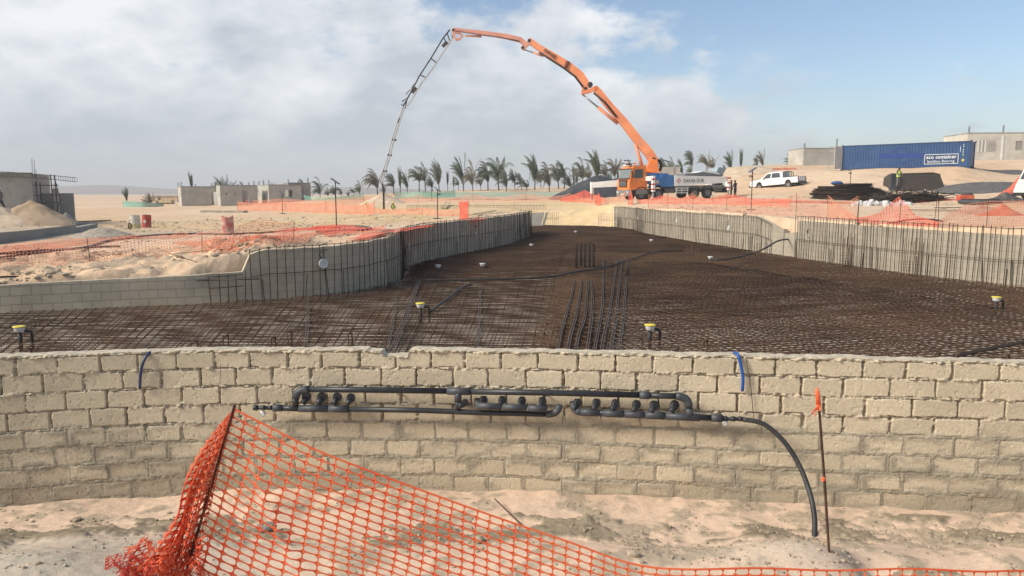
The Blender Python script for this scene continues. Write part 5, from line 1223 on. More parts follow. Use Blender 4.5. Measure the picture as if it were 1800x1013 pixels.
# pipe lying
a = G(131, 401); b = G(168, 399); mb = MB(); mb.tube([a + Vector((0, 0, .14)), b + Vector((0, 0, .14))], .16, 14); tag(mb.build('pipe_length', mat('grey_pipe', (.12, .115, .11), .6, scale=3, col2=(.19, .18, .17))), 'dark grey pipe length lying beyond the gravel heap', 'pipe')
a = G(136, 391); b = G(195, 388); mb = MB(); mb.tube([a + Vector((0, 0, .04)), b + Vector((0, 0, .04))], .05, 6); tag(mb.build('pole', ROD), 'thin pole lying on the sand beyond the dark pipe', 'pole')
a = G(356, 373.5, 200); b = G(432, 373.5, 200); mb = MB(); d = b - a; mb.box(0, d.length, -.3, .3, 0, .22, Matrix.Translation(a) @ Matrix.Rotation(math.atan2(d.y, d.x), 4, 'Z')); tag(mb.build('timber_stack', mat('grey_timber', (.24, .20, .15), .9, scale=2, col2=(.34, .29, .22))), 'long grey timber stack lying in front of the block houses', 'timber')

# drums
def drum(px, py, label, h, r, base, band, tilt=0.0, logo=None, ragged=False, hy=0.0):
    p = G(px, py); t = thing('oil_drum', tuple(p), random.uniform(0, 3), label=label, cat='drum', group=None); t.rotation_euler = (tilt * .4, tilt, 0)
    prof = [(0, 0), (r, 0), (r * 1.02, .02), (r, .05), (r, h * .32), (r * 1.03, h * .335), (r, h * .35), (r, h * .64), (r * 1.03, h * .655), (r, h * .67), (r, h - .04), (r * 1.02, h - .015), (r, h)]
    mb = MB(); mb.use(base); mb.lathe(prof + [(r * .96, h), (r * .96, h - .30), (0, h - .30)], 24); o = mb.build('shell', parent=t, smooth=False)
    if band: mb = MB(); mb.lathe([(r * 1.004, h * .68), (r * 1.004, h - .05)], 24); mb.build('paint_band', band, t)
    if logo:
        mb = MB(); c = Matrix.Rotation(math.pi / 2, 4, 'X'); mb.lathe([(.0, 0), (.11, 0), (.11, .006), (0, .006)], 20, Matrix.Translation((0, -r * 1.03 - .006, h * .5)), 'y'); mb.build('emblem', logo, t)
    if ragged:
        me = o.data
        for v in me.vertices:
            if v.co.z > h - .1: v.co.z += .05 * math.sin(math.atan2(v.co.y, v.co.x) * 2 + 1)
    return t
DW = mat('white_drum_paint', (.58, .56, .50), .6, scale=3, var=.12, dirt=(.40, .33, .22), dscale=2.2, dthr=(.5, .6)); DYL = mat('yellowish_drum_foot', (.50, .44, .22), .6)
DR = mat('red_drum_paint', (.36, .045, .04), .6, scale=3, col2=(.48, .09, .07), dirt=(.33, .22, .17), dscale=3, dthr=(.55, .65)); DP = mat('faded_red_drum_paint', (.42, .10, .085), .7, scale=3, col2=(.58, .27, .22), dirt=(.55, .45, .37), dscale=3.5, dthr=(.48, .62))
drum(238, 402, 'white drum with a yellowish foot standing left of a red drum', .88, .30, DW, None); w = bpy.context.scene.objects['oil_drum']
mb = MB(); mb.lathe([(.302, .02), (.304, .28)], 24); mb.build('foot_band', DYL, w)
drum(258, 400, 'leaning clean red drum with a round emblem beside the white drum', .86, .29, DR, None, .06, DW)
drum(401, 411.5, 'faded pinkish red drum with a ragged open top standing alone', .92, .30, DP, DP, 0, None, True)
p = G(229, 403); t = thing('wheelbarrow_wheel', tuple(p), R(80), label='small black wheel leaning at the foot of the white drum', cat='wheel'); mb = MB()
mb.tube([Vector((.17 * math.cos(a_ / 14 * 6.2832), 0, .19 + .17 * math.sin(a_ / 14 * 6.2832))) for a_ in range(15)], .035, 6); mb.build('tyre', DK, t); mb = MB(); mb.lathe([(0, -.02), (.11, -.02), (.11, .02), (0, .02)], 12, Matrix.Translation((0, 0, .19)), 'y'); mb.build('rim', mat('rim_yellow', (.45, .35, .08), .6), t)
mb = MB(); mb.tube([(0, .05, .19), (.1, .1, .5), (.3, .15, .62)], .015, 5); mb.build('fork', DK, t)
# grey leaning panels at the far end of the pool
for (q4, th_, lb) in [([(930, 397), (951, 397), (957, 373), (933, 374)], .05, 'large grey board leaning at the far end of the pool'), ([(952, 397), (957, 397), (964, 373), (960, 373)], .05, 'narrow grey board leaning against the large one')]:
    z0 = SLAB; b0 = Pz(*q4[0], z0); b1 = Pz(*q4[1], z0); t0 = P(*q4[3], b0.y + .8); t1 = P(*q4[2], b1.y + .8); o = Vector((0, .06, 0)); mb = MB()
    mb.add([b0, b1, t1, t0, b0 + o, b1 + o, t1 + o, t0 + o], [(0, 1, 2, 3), (7, 6, 5, 4), (0, 4, 5, 1), (1, 5, 6, 2), (2, 6, 7, 3), (3, 7, 4, 0)]); tag(mb.build('board', mat('grey_board', (.22, .20, .175), .8, scale=2, col2=(.28, .26, .23))), lb, 'board')
# formwork fence of far starter bars and planks around the pit
t = thing('starter_bar_fence', tuple(P(800, 372, 72)), label='long far row of thin starter bars across the pit beyond the left pool wall', cat='starter bars', absolute=True)
sg = []; k = 0
for px in np.arange(716, 962, 3.2): a = P(px, 372 - (px - 716) * .002, 70); sg.append(np.array([tuple(a), (a.x + random.gauss(0, .02), a.y, a.z + .62 + random.gauss(0, .03))]))
for s_ in sg: bars_mesh('vertical_bar', [s_], .018, DRUST, t)
for dz in (.1, .55): a = P(716, 372, 69.95); b = P(958, 371.5, 69.95); bars_mesh('horizontal_bar', [np.array([(a.x, a.y, a.z + dz), (b.x, b.y, b.z + dz)])], .016, DRUST, t)
PLK = mat('pale_plank', (.48, .38, .22), .85, scale=2, col2=(.62, .50, .32))
for (a, b, lb) in [((775, 368), (795, 346), 'pale plank leaning up the far bank, left one of two'), ((782, 368), (800, 347), 'pale plank leaning up the far bank, right one of two'), ((828, 382), (900, 368), 'long pale plank laid along the ground behind the left wall tip')]:
    A = G(*a, 300); B = G(*b, 300)
    if (B - A).length > 25: B = A + (B - A).normalized() * 12
    d = B - A; mb = MB(); Mq = Matrix.Translation(A + Vector((0, 0, .12))) @ d.to_track_quat('X', 'Z').to_matrix().to_4x4(); mb.box(0, d.length, -.12, .12, 0, .06, Mq); tag(mb.build('plank', PLK), lb, 'plank')
for px in (866, 871, 875):
    pass
t = thing('post_stubs', tuple(P(870, 387, 47)), label='three short dark posts standing just behind the left pool wall', cat='posts', absolute=True)
for px in (865.5, 870, 874.5): a = P(px, 389, 47); mb = MB(); mb.box(-.07, .07, -.07, .07, -.2, .45, Matrix.Translation(a)); mb.build('post', ROD, t)

# ---------------- nets standing and lying in the middle distance
def far_net(label, path, h, m=NETF, stakes=0, pitch=.14, row=.12, sw=.024, droop=.25, stake_h=None, top=None, cat='safety net', where=None, seed=1, dz=0.0, use_world=False):
    """path of (px, py) on the ground, or world points; strips crossing at right angles"""
    pts = [Vector(q) for q in path] if use_world else [G(q[0], q[1], 300) if len(q) == 2 else P(*q) for q in path]
    pl = catmull([(p.x, p.y) for p in pts], .3); q, s = resample(pl, pitch); n = len(q); z0 = terrain_z(q[:, 0], q[:, 1]) + dz
    rows = max(2, int(h / row)); ns_ = stakes if stakes else max(2, int(s[-1] / 6))
    hh = h * (1 - droop * np.abs(np.sin(np.pi * s / s[-1] * (ns_ - 1))) ** .7) if top is None else np.interp(s / s[-1], *top) * h
    V = np.zeros((n, rows + 1, 3)); t = np.gradient(q, axis=0); t /= (np.linalg.norm(t, axis=1)[:, None] + 1e-9); nr_ = np.stack([-t[:, 1], t[:, 0]], 1)
    for j in range(rows + 1):
        f = j / rows; off = .12 * fbm(s * .7, s * 0 + f * 2, seed, 3) * (1 + f); V[:, j, 0] = q[:, 0] + nr_[:, 0] * off; V[:, j, 1] = q[:, 1] + nr_[:, 1] * off; V[:, j, 2] = z0 + .02 + f * hh
    vs = []; fs = []; tx = np.repeat(t[:, None, :], rows + 1, 1)
    for i in range(n):                                                        # upright strips
        for j in range(rows):
            a, b = V[i, j], V[i, j + 1]; w = np.array([t[i, 0], t[i, 1], 0]) * sw / 2; o = len(vs); vs += [a - w, a + w, b + w, b - w]; fs.append((o, o + 1, o + 2, o + 3))
    for j in range(rows + 1):                                                 # level strips
        hw = sw / 2 * (1.4 if j in (0, rows) else 1)
        for i in range(0, n - 1):
            a, b = V[i, j], V[i + 1, j]; w = np.array([0, 0, hw * min(1.0, .25 + .75 * hh[i] / h)]); o = len(vs); vs += [a - w, b - w, b + w, a + w]; fs.append((o, o + 1, o + 2, o + 3))
    me = bpy.data.meshes.new('safety_net'); me.from_pydata([tuple(v) for v in vs], [], fs); me.materials.append(m); o = link('safety_net', me); tag(o, label, cat)
    ords = ['first', 'second', 'third', 'fourth', 'fifth', 'sixth', 'seventh', 'eighth', 'ninth', 'tenth']
    for k in range(stakes):
        f = k / max(1, stakes - 1); i = int(f * (n - 1)); mb = MB(); sh = (stake_h or h * 1.12); c = Vector((q[i, 0], q[i, 1] - .05, z0[i])); l_ = Vector((random.gauss(0, .05), 0, 0))
        mb.tube([c - Vector((0, 0, .2)), c + Vector((0, 0, sh * .5)) + l_ * .4, c + Vector((0, 0, sh)) + l_], .010, 5); tag(mb.build('stake', NEAR_RUST), '%s thin stake from the left along %s' % (ords[k], where or 'the net'), 'stake')
    return o
def ground_net(label, path, w, m=NETF, pitch=.15, sw=.034, seed=3, lift=.03, ruck=.10):
    """net lying slack on the sand, width w along the slope away from the viewer"""
    pts = [G(q[0], q[1], 300) for q in path]; pl = catmull([(p.x, p.y) for p in pts], .4); q, s = resample(pl, pitch); n = len(q); cols = max(2, int(w / pitch))
    t = np.gradient(q, axis=0); t /= (np.linalg.norm(t, axis=1)[:, None] + 1e-9); nr_ = np.stack([-t[:, 1], t[:, 0]], 1); ww = w * (.75 + .6 * (fbm(s * .25, s * 0, seed, 3) + .2))
    U = np.linspace(-.5, .5, cols + 1); X = q[:, 0, None] + nr_[:, 0, None] * U * ww[:, None]; Y = q[:, 1, None] + nr_[:, 1, None] * U * ww[:, None]
    X = X + .12 * fbm(X * 1.5, Y * 1.5, seed, 2); Z = terrain_z(X, Y) + lift + ruck * np.clip(fbm(X * 1.3, Y * 1.3, seed + 4, 3) * 2 + .3, 0, 2)
    vs = []; fs = []; g = np.stack([X, Y, Z], -1)
    for i in range(n):
        for j in range(cols):
            a, b = g[i, j], g[i, j + 1]; w_ = np.array([t[i, 0], t[i, 1], 0]) * sw / 2; o = len(vs); vs += [a - w_, a + w_, b + w_, b - w_]; fs.append((o, o + 1, o + 2, o + 3))
    for j in range(cols + 1):
        for i in range(n - 1):
            a, b = g[i, j], g[i + 1, j]; w_ = np.array([nr_[i, 0], nr_[i, 1], 0]) * sw / 2; o = len(vs); vs += [a - w_, b - w_, b + w_, a + w_]; fs.append((o, o + 1, o + 2, o + 3))
    me = bpy.data.meshes.new('safety_net'); me.from_pydata([tuple(v) for v in vs], [], fs); me.materials.append(m); o = link('safety_net', me); tag(o, label, 'safety net')
# left side
far_net('faded orange net standing along the sand bank above the low left wall', [(-60, 474), (60, 467), (150, 462), (240, 452), (330, 443), (420, 431), (520, 424)], .55, NETF, 4, droop=.12, row=.07, pitch=.09, sw=.012, where='the net above the low left wall')
ground_net('wide orange net lying flat on the sand across the far left', [(-60, 448), (60, 436), (140, 426), (240, 418), (340, 417)], 2.6, NETF, seed=5, sw=.036)
ground_net('wide orange net lying flat on the sand right of the faded drum', [(360, 423), (450, 420), (520, 415), (600, 408)], 2.4, NETF, seed=7, sw=.036)
ground_net('rucked orange net lying at the foot of the first lamp pole', [(520, 409), (560, 402), (600, 404), (632, 413)], 2.2, NETR, seed=9, sw=.035, ruck=.16)
ground_net('narrow red net lying along the top of the curved left wall', [(622, 424), (680, 412), (720, 404), (760, 397)], .6, NETR, seed=11, sw=.06, pitch=.12)
ground_net('small red net patch behind the far part of the left wall', [(790, 392), (815, 388), (838, 389)], 1.2, NETR, seed=12, sw=.08)
far_net('dense orange net across the sand in front of the right block house', [(418, 371), (470, 371), (530, 373), (600, 375), (660, 377)], .95, NETF, 4, droop=.2, row=.12, sw=.055, where='the dense net by the block houses')
far_net('far orange net running behind the dense one near the houses', [(430, 360), (500, 360), (560, 360), (640, 359)], .75, NETF, 3, droop=.2, sw=.03, where='the far net by the houses')
far_net('long orange net at the foot of the green slope', [(640, 357), (720, 356), (800, 354.5), (900, 353.5), (990, 353.5), (1100, 354)], .85, NETF, 7, droop=.45, row=.13, sw=.030, where='the net at the foot of the green slope')
far_net('reddish net stretched over the pit left of the hose', [(640, 372), (700, 377), (760, 378), (812, 380)], .5, NETF, 3, droop=.3, sw=.04, where='the pit net')
far_net('bright folded orange net panel by a stake behind the left wall', [(808, 384), (815, 385), (824, 385)], .85, NETR, 2, droop=.0, sw=.075, pitch=.11, where='the bright folded panel')
far_net('orange net peaking like a small tent in front of the black mound', [(985, 355), (1023, 355), (1065, 355.5)], 1.0, NETR, 3, top=([0, .5, 1], [.25, 1.15, .3]), sw=.05, where='the tent shaped net')
far_net('upright orange net strip between the tent net and the cab', [(1047, 361), (1056, 361)], 1.15, NETR, 2, top=([0, .5, 1], [.4, 1, .5]), sw=.06, where='the strip before the cab')
far_net('bright orange net strip in front of the cab bumper', [(1104, 359), (1113, 360)], 1.15, NETR, 2, top=([0, .5, 1], [.35, 1.1, .4]), sw=.06, where='the strip at the bumper')
# right side
far_net('orange net running past the truck wheels', [(1120, 357.5), (1160, 358), (1230, 358.5), (1300, 360), (1345, 362), (1390, 364)], .62, NETR, 6, top=([0, .1, .2, .35, .45, .55, .7, .85, 1], [.5, .5, 1.05, .55, .95, .5, 1.1, .7, .8]), row=.12, sw=.038, where='the net past the truck wheels')
far_net('pale orange net sagging down to the far right pool wall', [(1140, 366), (1200, 368), (1270, 372), (1345, 377), (1424, 382), (1508, 388)], 1.0, NETF, 6, droop=.35, row=.10, sw=.016, pitch=.11, where='the pale net above the far right wall')
far_net('orange net fallen into a triangle between two stakes', [(1455, 384), (1480, 386), (1508, 388)], 1.0, NETF, 2, top=([0, 1], [1.0, .1]), sw=.03, where='the fallen triangle')
far_net('bright orange net pulled into a peak on a stake in front of the stones', [(1505, 391), (1545, 393), (1573, 395), (1610, 397), (1650, 400)], .98, NETR, 3, top=([0, .3, .47, .7, 1], [.12, .35, 1.0, .35, .15]), row=.08, sw=.022, pitch=.10, where='the peaked net')
far_net('large pale orange net spread across the right edge', [(1640, 399), (1690, 399), (1750, 399), (1830, 399), (1930, 400)], .85, NETF, 4, top=([0, .2, .35, 1], [.1, .85, 1, .9]), row=.07, sw=.014, pitch=.09, where='the large right net')
ground_net('red net lying slack below the covered stack', [(1600, 357), (1640, 354), (1690, 352)], 1.6, NETR, seed=21, sw=.07)
ground_net('faint red net strewn along the hill crest beyond the truck', [(1300, 303), (1340, 299), (1400, 297)], 1.8, NETR, seed=23, sw=.05)
ground_net('long red net lying on the sand left of the rebar stack', [(1300, 358), (1350, 356), (1430, 356), (1500, 358)], 1.7, NETR, seed=25, sw=.06)
# hoses over the left sand
def on_ground(pxs, lift=.05): return [G(x, y, 300) + Vector((0, 0, lift)) for x, y in pxs]
hose('hose', on_ground([(-40, 452), (60, 446), (150, 437), (190, 426), (260, 416), (340, 412), (400, 413), (470, 410), (520, 406)]), .05, HDPE, 'long black hose winding over the left sand to the faded drum', 'hose', .5, n=6)
hose('hose', on_ground([(-40, 466), (20, 455), (100, 443), (150, 437), (210, 436)]), .04, HDPE, 'second black hose lying nearer on the far left sand', 'hose', .5, n=6)
hose('hose', on_ground([(556, 411), (590, 407), (640, 407), (651, 404), (640, 400), (600, 398)]), .04, HDPE, 'black hose loop lying right of the first lamp pole', 'hose', .4, n=6)
hose('hose', [P(1536, 402, 27), P(1570, 391, 27.5), P(1610, 385, 28), P(1640, 386, 28.2), P(1658, 389, 28.2)], .035, HDPE, 'black hose arching over the edge of the near right wall', 'hose', .3, n=6)

# ---------------- solar lamp poles
PANEL = mat('solar_panel', (.03, .04, .06), .25, spec=.6)
def lamp(px, pyt, pyb, Y, label, flip=1, heads=1):
    p = P(px, pyb, Y); top = P(px, pyt, Y); h = top.z - p.z; p.z = tz(p.x, p.y); h = top.z - p.z
    t = thing('solar_lamp', tuple(p), 0, label=label, cat='lamp post'); mb = MB(); mb.tube([(0, 0, -.1), (0, 0, h)], .028, 7); mb.build('pole', ROD, t)
    mb = MB(); mb.tube([(-.28, 0, .03), (.28, 0, .03)], .03, 5); mb.build('foot_bar', ROD, t); mb = MB(); mb.tube([(0, -.28, .031), (0, .28, .031)], .03, 5); mb.build('foot_bar', ROD, t)
    mb = MB(); Mx = Matrix.Translation((0, 0, h)) @ Matrix.Rotation(R(35) * flip, 4, 'Y'); mb.box(-.24, .24, -.2, .2, 0, .04, Mx); mb.build('solar_panel', PANEL, t)
    mb = MB(); mb.tube([(0, 0, h * .88), (.22 * flip, -.1, h * .86)], .02, 5); mb.box(.10 * flip - .1, .10 * flip + .1, -.2, -.02, h * .86 - .09, h * .86 - .03); mb.build('lamp_head', DK, t)
lamp(592, 319, 411, 37, 'tall solar lamp pole left of the curved wall, nearest of the lamps')
lamp(769.5, 333, 391, 46, 'solar lamp pole with a boxy head standing behind the left wall', heads=2)
lamp(758.5, 331, 357, 95, 'far slim solar lamp pole just left of the boxy headed one')
lamp(497, 339, 375, 70, 'short solar lamp pole in front of the right block house')
lamp(1320, 299, 373, 44, 'tall solar lamp pole between the truck and the pickup', -1)
lamp(1494, 297, 333, 64, 'short solar lamp pole behind the rebar stack', -1)

# ---------------- green nets on the slope
GREENN = mat('pale_green_ground_net', (.30, .37, .27), .9, scale=.35, col2=(.44, .42, .30), cr=(.4, .62), bump=.3, bscale=3); TEAL = mat('teal_net', (.14, .36, .29), .7, scale=.8, col2=(.24, .46, .37))
def carpet(name, quad, m, label, cat, n=(70, 24), lift=.08, seed=1):
    a = [G(*q, 300) for q in quad]; u = np.linspace(0, 1, n[0]); v = np.linspace(0, 1, n[1]); U_, V_ = np.meshgrid(u, v)
    A = np.array([tuple(p) for p in a]); Pq = (A[0] * ((1 - U_) * (1 - V_))[..., None] + A[1] * (U_ * (1 - V_))[..., None] + A[2] * (U_ * V_)[..., None] + A[3] * ((1 - U_) * V_)[..., None])
    X = Pq[..., 0] + 1.5 * fbm(U_ * 8, V_ * 3, seed, 3); Y = Pq[..., 1] + 2.5 * fbm(U_ * 9, V_ * 2 + 4, seed + 3, 3); Z = terrain_z(X, Y) + lift + .06 * fbm(X, Y, seed, 3)
    me = grid_mesh(name, X, Y, Z, m); o = link(name, me); md = o.modifiers.new('t', 'SOLIDIFY'); md.thickness = .02; return tag(o, label, cat)
carpet('ground_cover_net', [(742, 349.5), (1000, 349), (985, 338), (742, 341)], GREENN, 'pale green ground net spread over the slope under the palms', 'ground net')
far_net('low teal windbreak net fence left of the palm row', [(694, 350), (715, 349.5), (745, 349), (800, 348)], .95, TEAL, 3, droop=.2, sw=.055, row=.12, where='the teal windbreak')
far_net('far low teal net fence beyond the block houses', [(535, 353), (580, 352), (640, 351)], .8, TEAL, 2, droop=.5, sw=.045, where='the far teal fence')
far_net('teal net fence around the lone palm on the left desert', [(217, 364), (230, 364), (262, 363.5), (288, 362)], .75, TEAL, 2, top=([0, .3, .6, 1], [1, .9, .6, .3]), sw=.07, where='the teal fence of the lone palm')
t = thing('tipper_skip', place(1062, 325, 92), 0, label='teal green container body behind the black mound', cat='container'); mb = MB(); mb.prism([(-2.0, -1.5), (2.2, -1.5), (2.3, .3), (1.2, .55), (.2, .95), (-1.7, .9), (-2.1, .2)], -1, 1); mb.build('body', mat('teal_paint', (.03, .30, .24), .6, scale=1.2, col2=(.05, .40, .33)), t); mb = MB(); mb.box(-1.7, .3, -1.05, -1.01, .5, .6); mb.build('rim', DK, t)
t = thing('crate', place(288, 362, 118), 0, label='pale crate standing left of the block houses', cat='crate'); mb = MB(); mb.box(-.8, 1.2, 0, 1.2, -.3, .95); mb.build('box', PLK, t); mb = MB(); mb.box(-.85, 1.25, -.05, -.003, .4, .5); mb.build('batten', ROD, t)
t = thing('cabin', place(283, 360, 135), 0, label='low beige cabin far behind the pale crate', cat='cabin'); mb = MB(); mb.box(-1.5, 3, 0, 3, -.3, 1.5); mb.build('wall', SANDH, t); mb = MB(); mb.box(-1.6, 3.1, -.1, 3.1, 1.5, 1.7); mb.build('roof', CONC, t)
# ================================================================ PALMS
FROND = mat('palm_frond', (0.10, 0.115, 0.085), .7, scale=.6, col2=(0.20, 0.20, 0.145), cr=(.3, .7)); FROND2 = mat('dry_palm_frond', (0.15, 0.135, 0.095), .8, scale=.6, col2=(0.24, 0.205, 0.14), cr=(.3, .7)); FROND3 = mat('green_palm_frond', (0.08, 0.11, 0.07), .7, scale=.6, col2=(0.16, 0.19, 0.12), cr=(.3, .7))  # frond colours lightened towards grey to carry part of the distance haze
TRUNK = mat('palm_trunk', (0.09, 0.075, 0.06), .95, scale=2, col2=(0.17, 0.14, 0.11), bump=.5, bscale=12)
def palm_meshes(kind, seed, H):
    """one palm: slim ringed trunk and fronds of separate leaflets, all blown towards -x"""
    rnd = random.Random(seed); mb = MB()
    th = H * {'open': .36, 'tuft': .36, 'broom': .30, 'droop': .40, 'yucca': .10}[kind]; lean = rnd.uniform(-.25, .1) * th * .3
    tp = [Vector((lean * (k / 6) ** 1.5, 0, -0.6 + (th + .6) * k / 6)) for k in range(7)]; rs = [.19, .16, .13, .12, .12, .12, .10]
    mb.tube(tp, .12, 8, rs=rs)
    for k in range(7): a = rnd.uniform(0, 6.28); mb.add([tp[-1] + Vector((math.cos(a) * .1, math.sin(a) * .1, -.35)), tp[-1] + Vector((math.cos(a) * .22, math.sin(a) * .22, .05)), tp[-1] + Vector((math.cos(a + .5) * .12, math.sin(a + .5) * .12, .1)), tp[-1] + Vector((math.cos(a + .4) * .1, math.sin(a + .4) * .1, -.3))], [(0, 1, 2, 3)])
    trunk = mb; cb = MB(); top = tp[-1]
    nf = {'open': 12, 'tuft': 16, 'broom': 14, 'droop': 15, 'yucca': 16}[kind]
    L0 = H - th
    for f in range(nf):
        az = rnd.uniform(0, 2 * math.pi) if kind != 'open' else (f + rnd.uniform(-.3, .3)) / nf * 2 * math.pi
        el = {'open': rnd.uniform(.5, 1.4), 'tuft': rnd.uniform(1.15, 1.53), 'broom': rnd.uniform(1.35, 1.55), 'droop': rnd.uniform(.8, 1.5), 'yucca': rnd.uniform(.4, 1.5)}[kind]
        grav = {'open': 1.5, 'tuft': 1.1, 'broom': .12, 'droop': 2.6, 'yucca': .5}[kind] * rnd.uniform(.7, 1.3); wind = {'open': 1.5, 'tuft': .6, 'broom': .15, 'droop': .9, 'yucca': .2}[kind] * rnd.uniform(.6, 1.3)
        L = L0 * {'open': 1.2, 'tuft': 1.15, 'broom': 1.02, 'droop': 1.35, 'yucca': 1.0}[kind] * rnd.uniform(.75, 1.08); N = 12
        d = Vector((math.cos(az) * math.cos(el), math.sin(az) * math.cos(el), math.sin(el))); p = top + Vector((0, 0, rnd.uniform(-.15, .15) - (L0 * .25 * rnd.random() if kind in ('tuft', 'droop') else 0))); pts = [p.copy()]; ds = [d.copy()]
        for k in range(N):
            d = (d + Vector((-wind / N, 0, -grav / N * (0.4 + 1.2 * k / N)))).normalized(); p = p + d * L / N; pts.append(p.copy()); ds.append(d.copy())
        cb.tube(pts, .03, 3, rs=[.032 * (1 - .8 * k / N) + .006 for k in range(N + 1)], cap=False)
        for k in range(1, N + 1):
            for sub in (0, .5):
                t = min(1, (k - sub) / N); q = pts[k].lerp(pts[k - 1], sub); dd = ds[k]; side = dd.cross(Vector((0, 0, 1)));
                if side.length < .05: side = Vector((0, 1, 0))
                side.normalize(); ll = L0 * .21 * math.sin(math.pi * min(.97, .16 + t * .80)) * rnd.uniform(.75, 1.15) * (.6 if kind == 'broom' else 1)
                for sg in (-1, 1):
                    ld = (side * sg * .75 + dd * .75 + Vector((-.30 * wind, 0, -.55 - .4 * (kind == 'droop')))).normalized(); w = dd * .045 + Vector((0, 0, .012))
                    m_ = q + ld * ll * .55 + Vector((0, 0, .03)); e_ = q + ld * ll + Vector((-.10 * wind * ll, 0, -.25 * ll))
                    cb.add([q - w * .6, q + w * .6, m_ + w * .8, m_ - w * .8, e_], [(0, 1, 2, 3), (3, 2, 4)])
    return trunk, cb
PALMS = {}
def palm(px, pt, pb, Y, kind, label, mfr=FROND, var=0, flip=False, sc=1.0):
    key = (kind, var, mfr.name)
    b = P(px, pb, Y); Hh = (pb - pt) / F_PX * Y * sc; H0 = 5.0
    if key not in PALMS:
        tr, cr = palm_meshes(kind, 100 + var * 7 + len(kind), H0)
        t = thing('palm_tree', (0, 0, 0), 0, cat='palm'); a = tr.build('trunk', TRUNK, t, smooth=True); c = cr.build('crown', mfr, t); zs = max(v.co.z for v in c.data.vertices)
        PALMS[key] = (t, a, c, zs); r = t
    else:
        t0, a0, c0, zs = PALMS[key]; r = t0.copy(); COL.objects.link(r)
        for ch in (a0, c0): k = ch.copy(); COL.objects.link(k); k.parent = r
    zs = PALMS[key][3]; s = Hh / zs; wx = s * random.uniform(.55, .78); r.location = b; r.scale = (wx, wx, s); r.rotation_euler = (0, random.uniform(-.06, .03), random.uniform(-.35, .35))
    tag(r, label, 'palm', 'young palms planted along the horizon'); return r
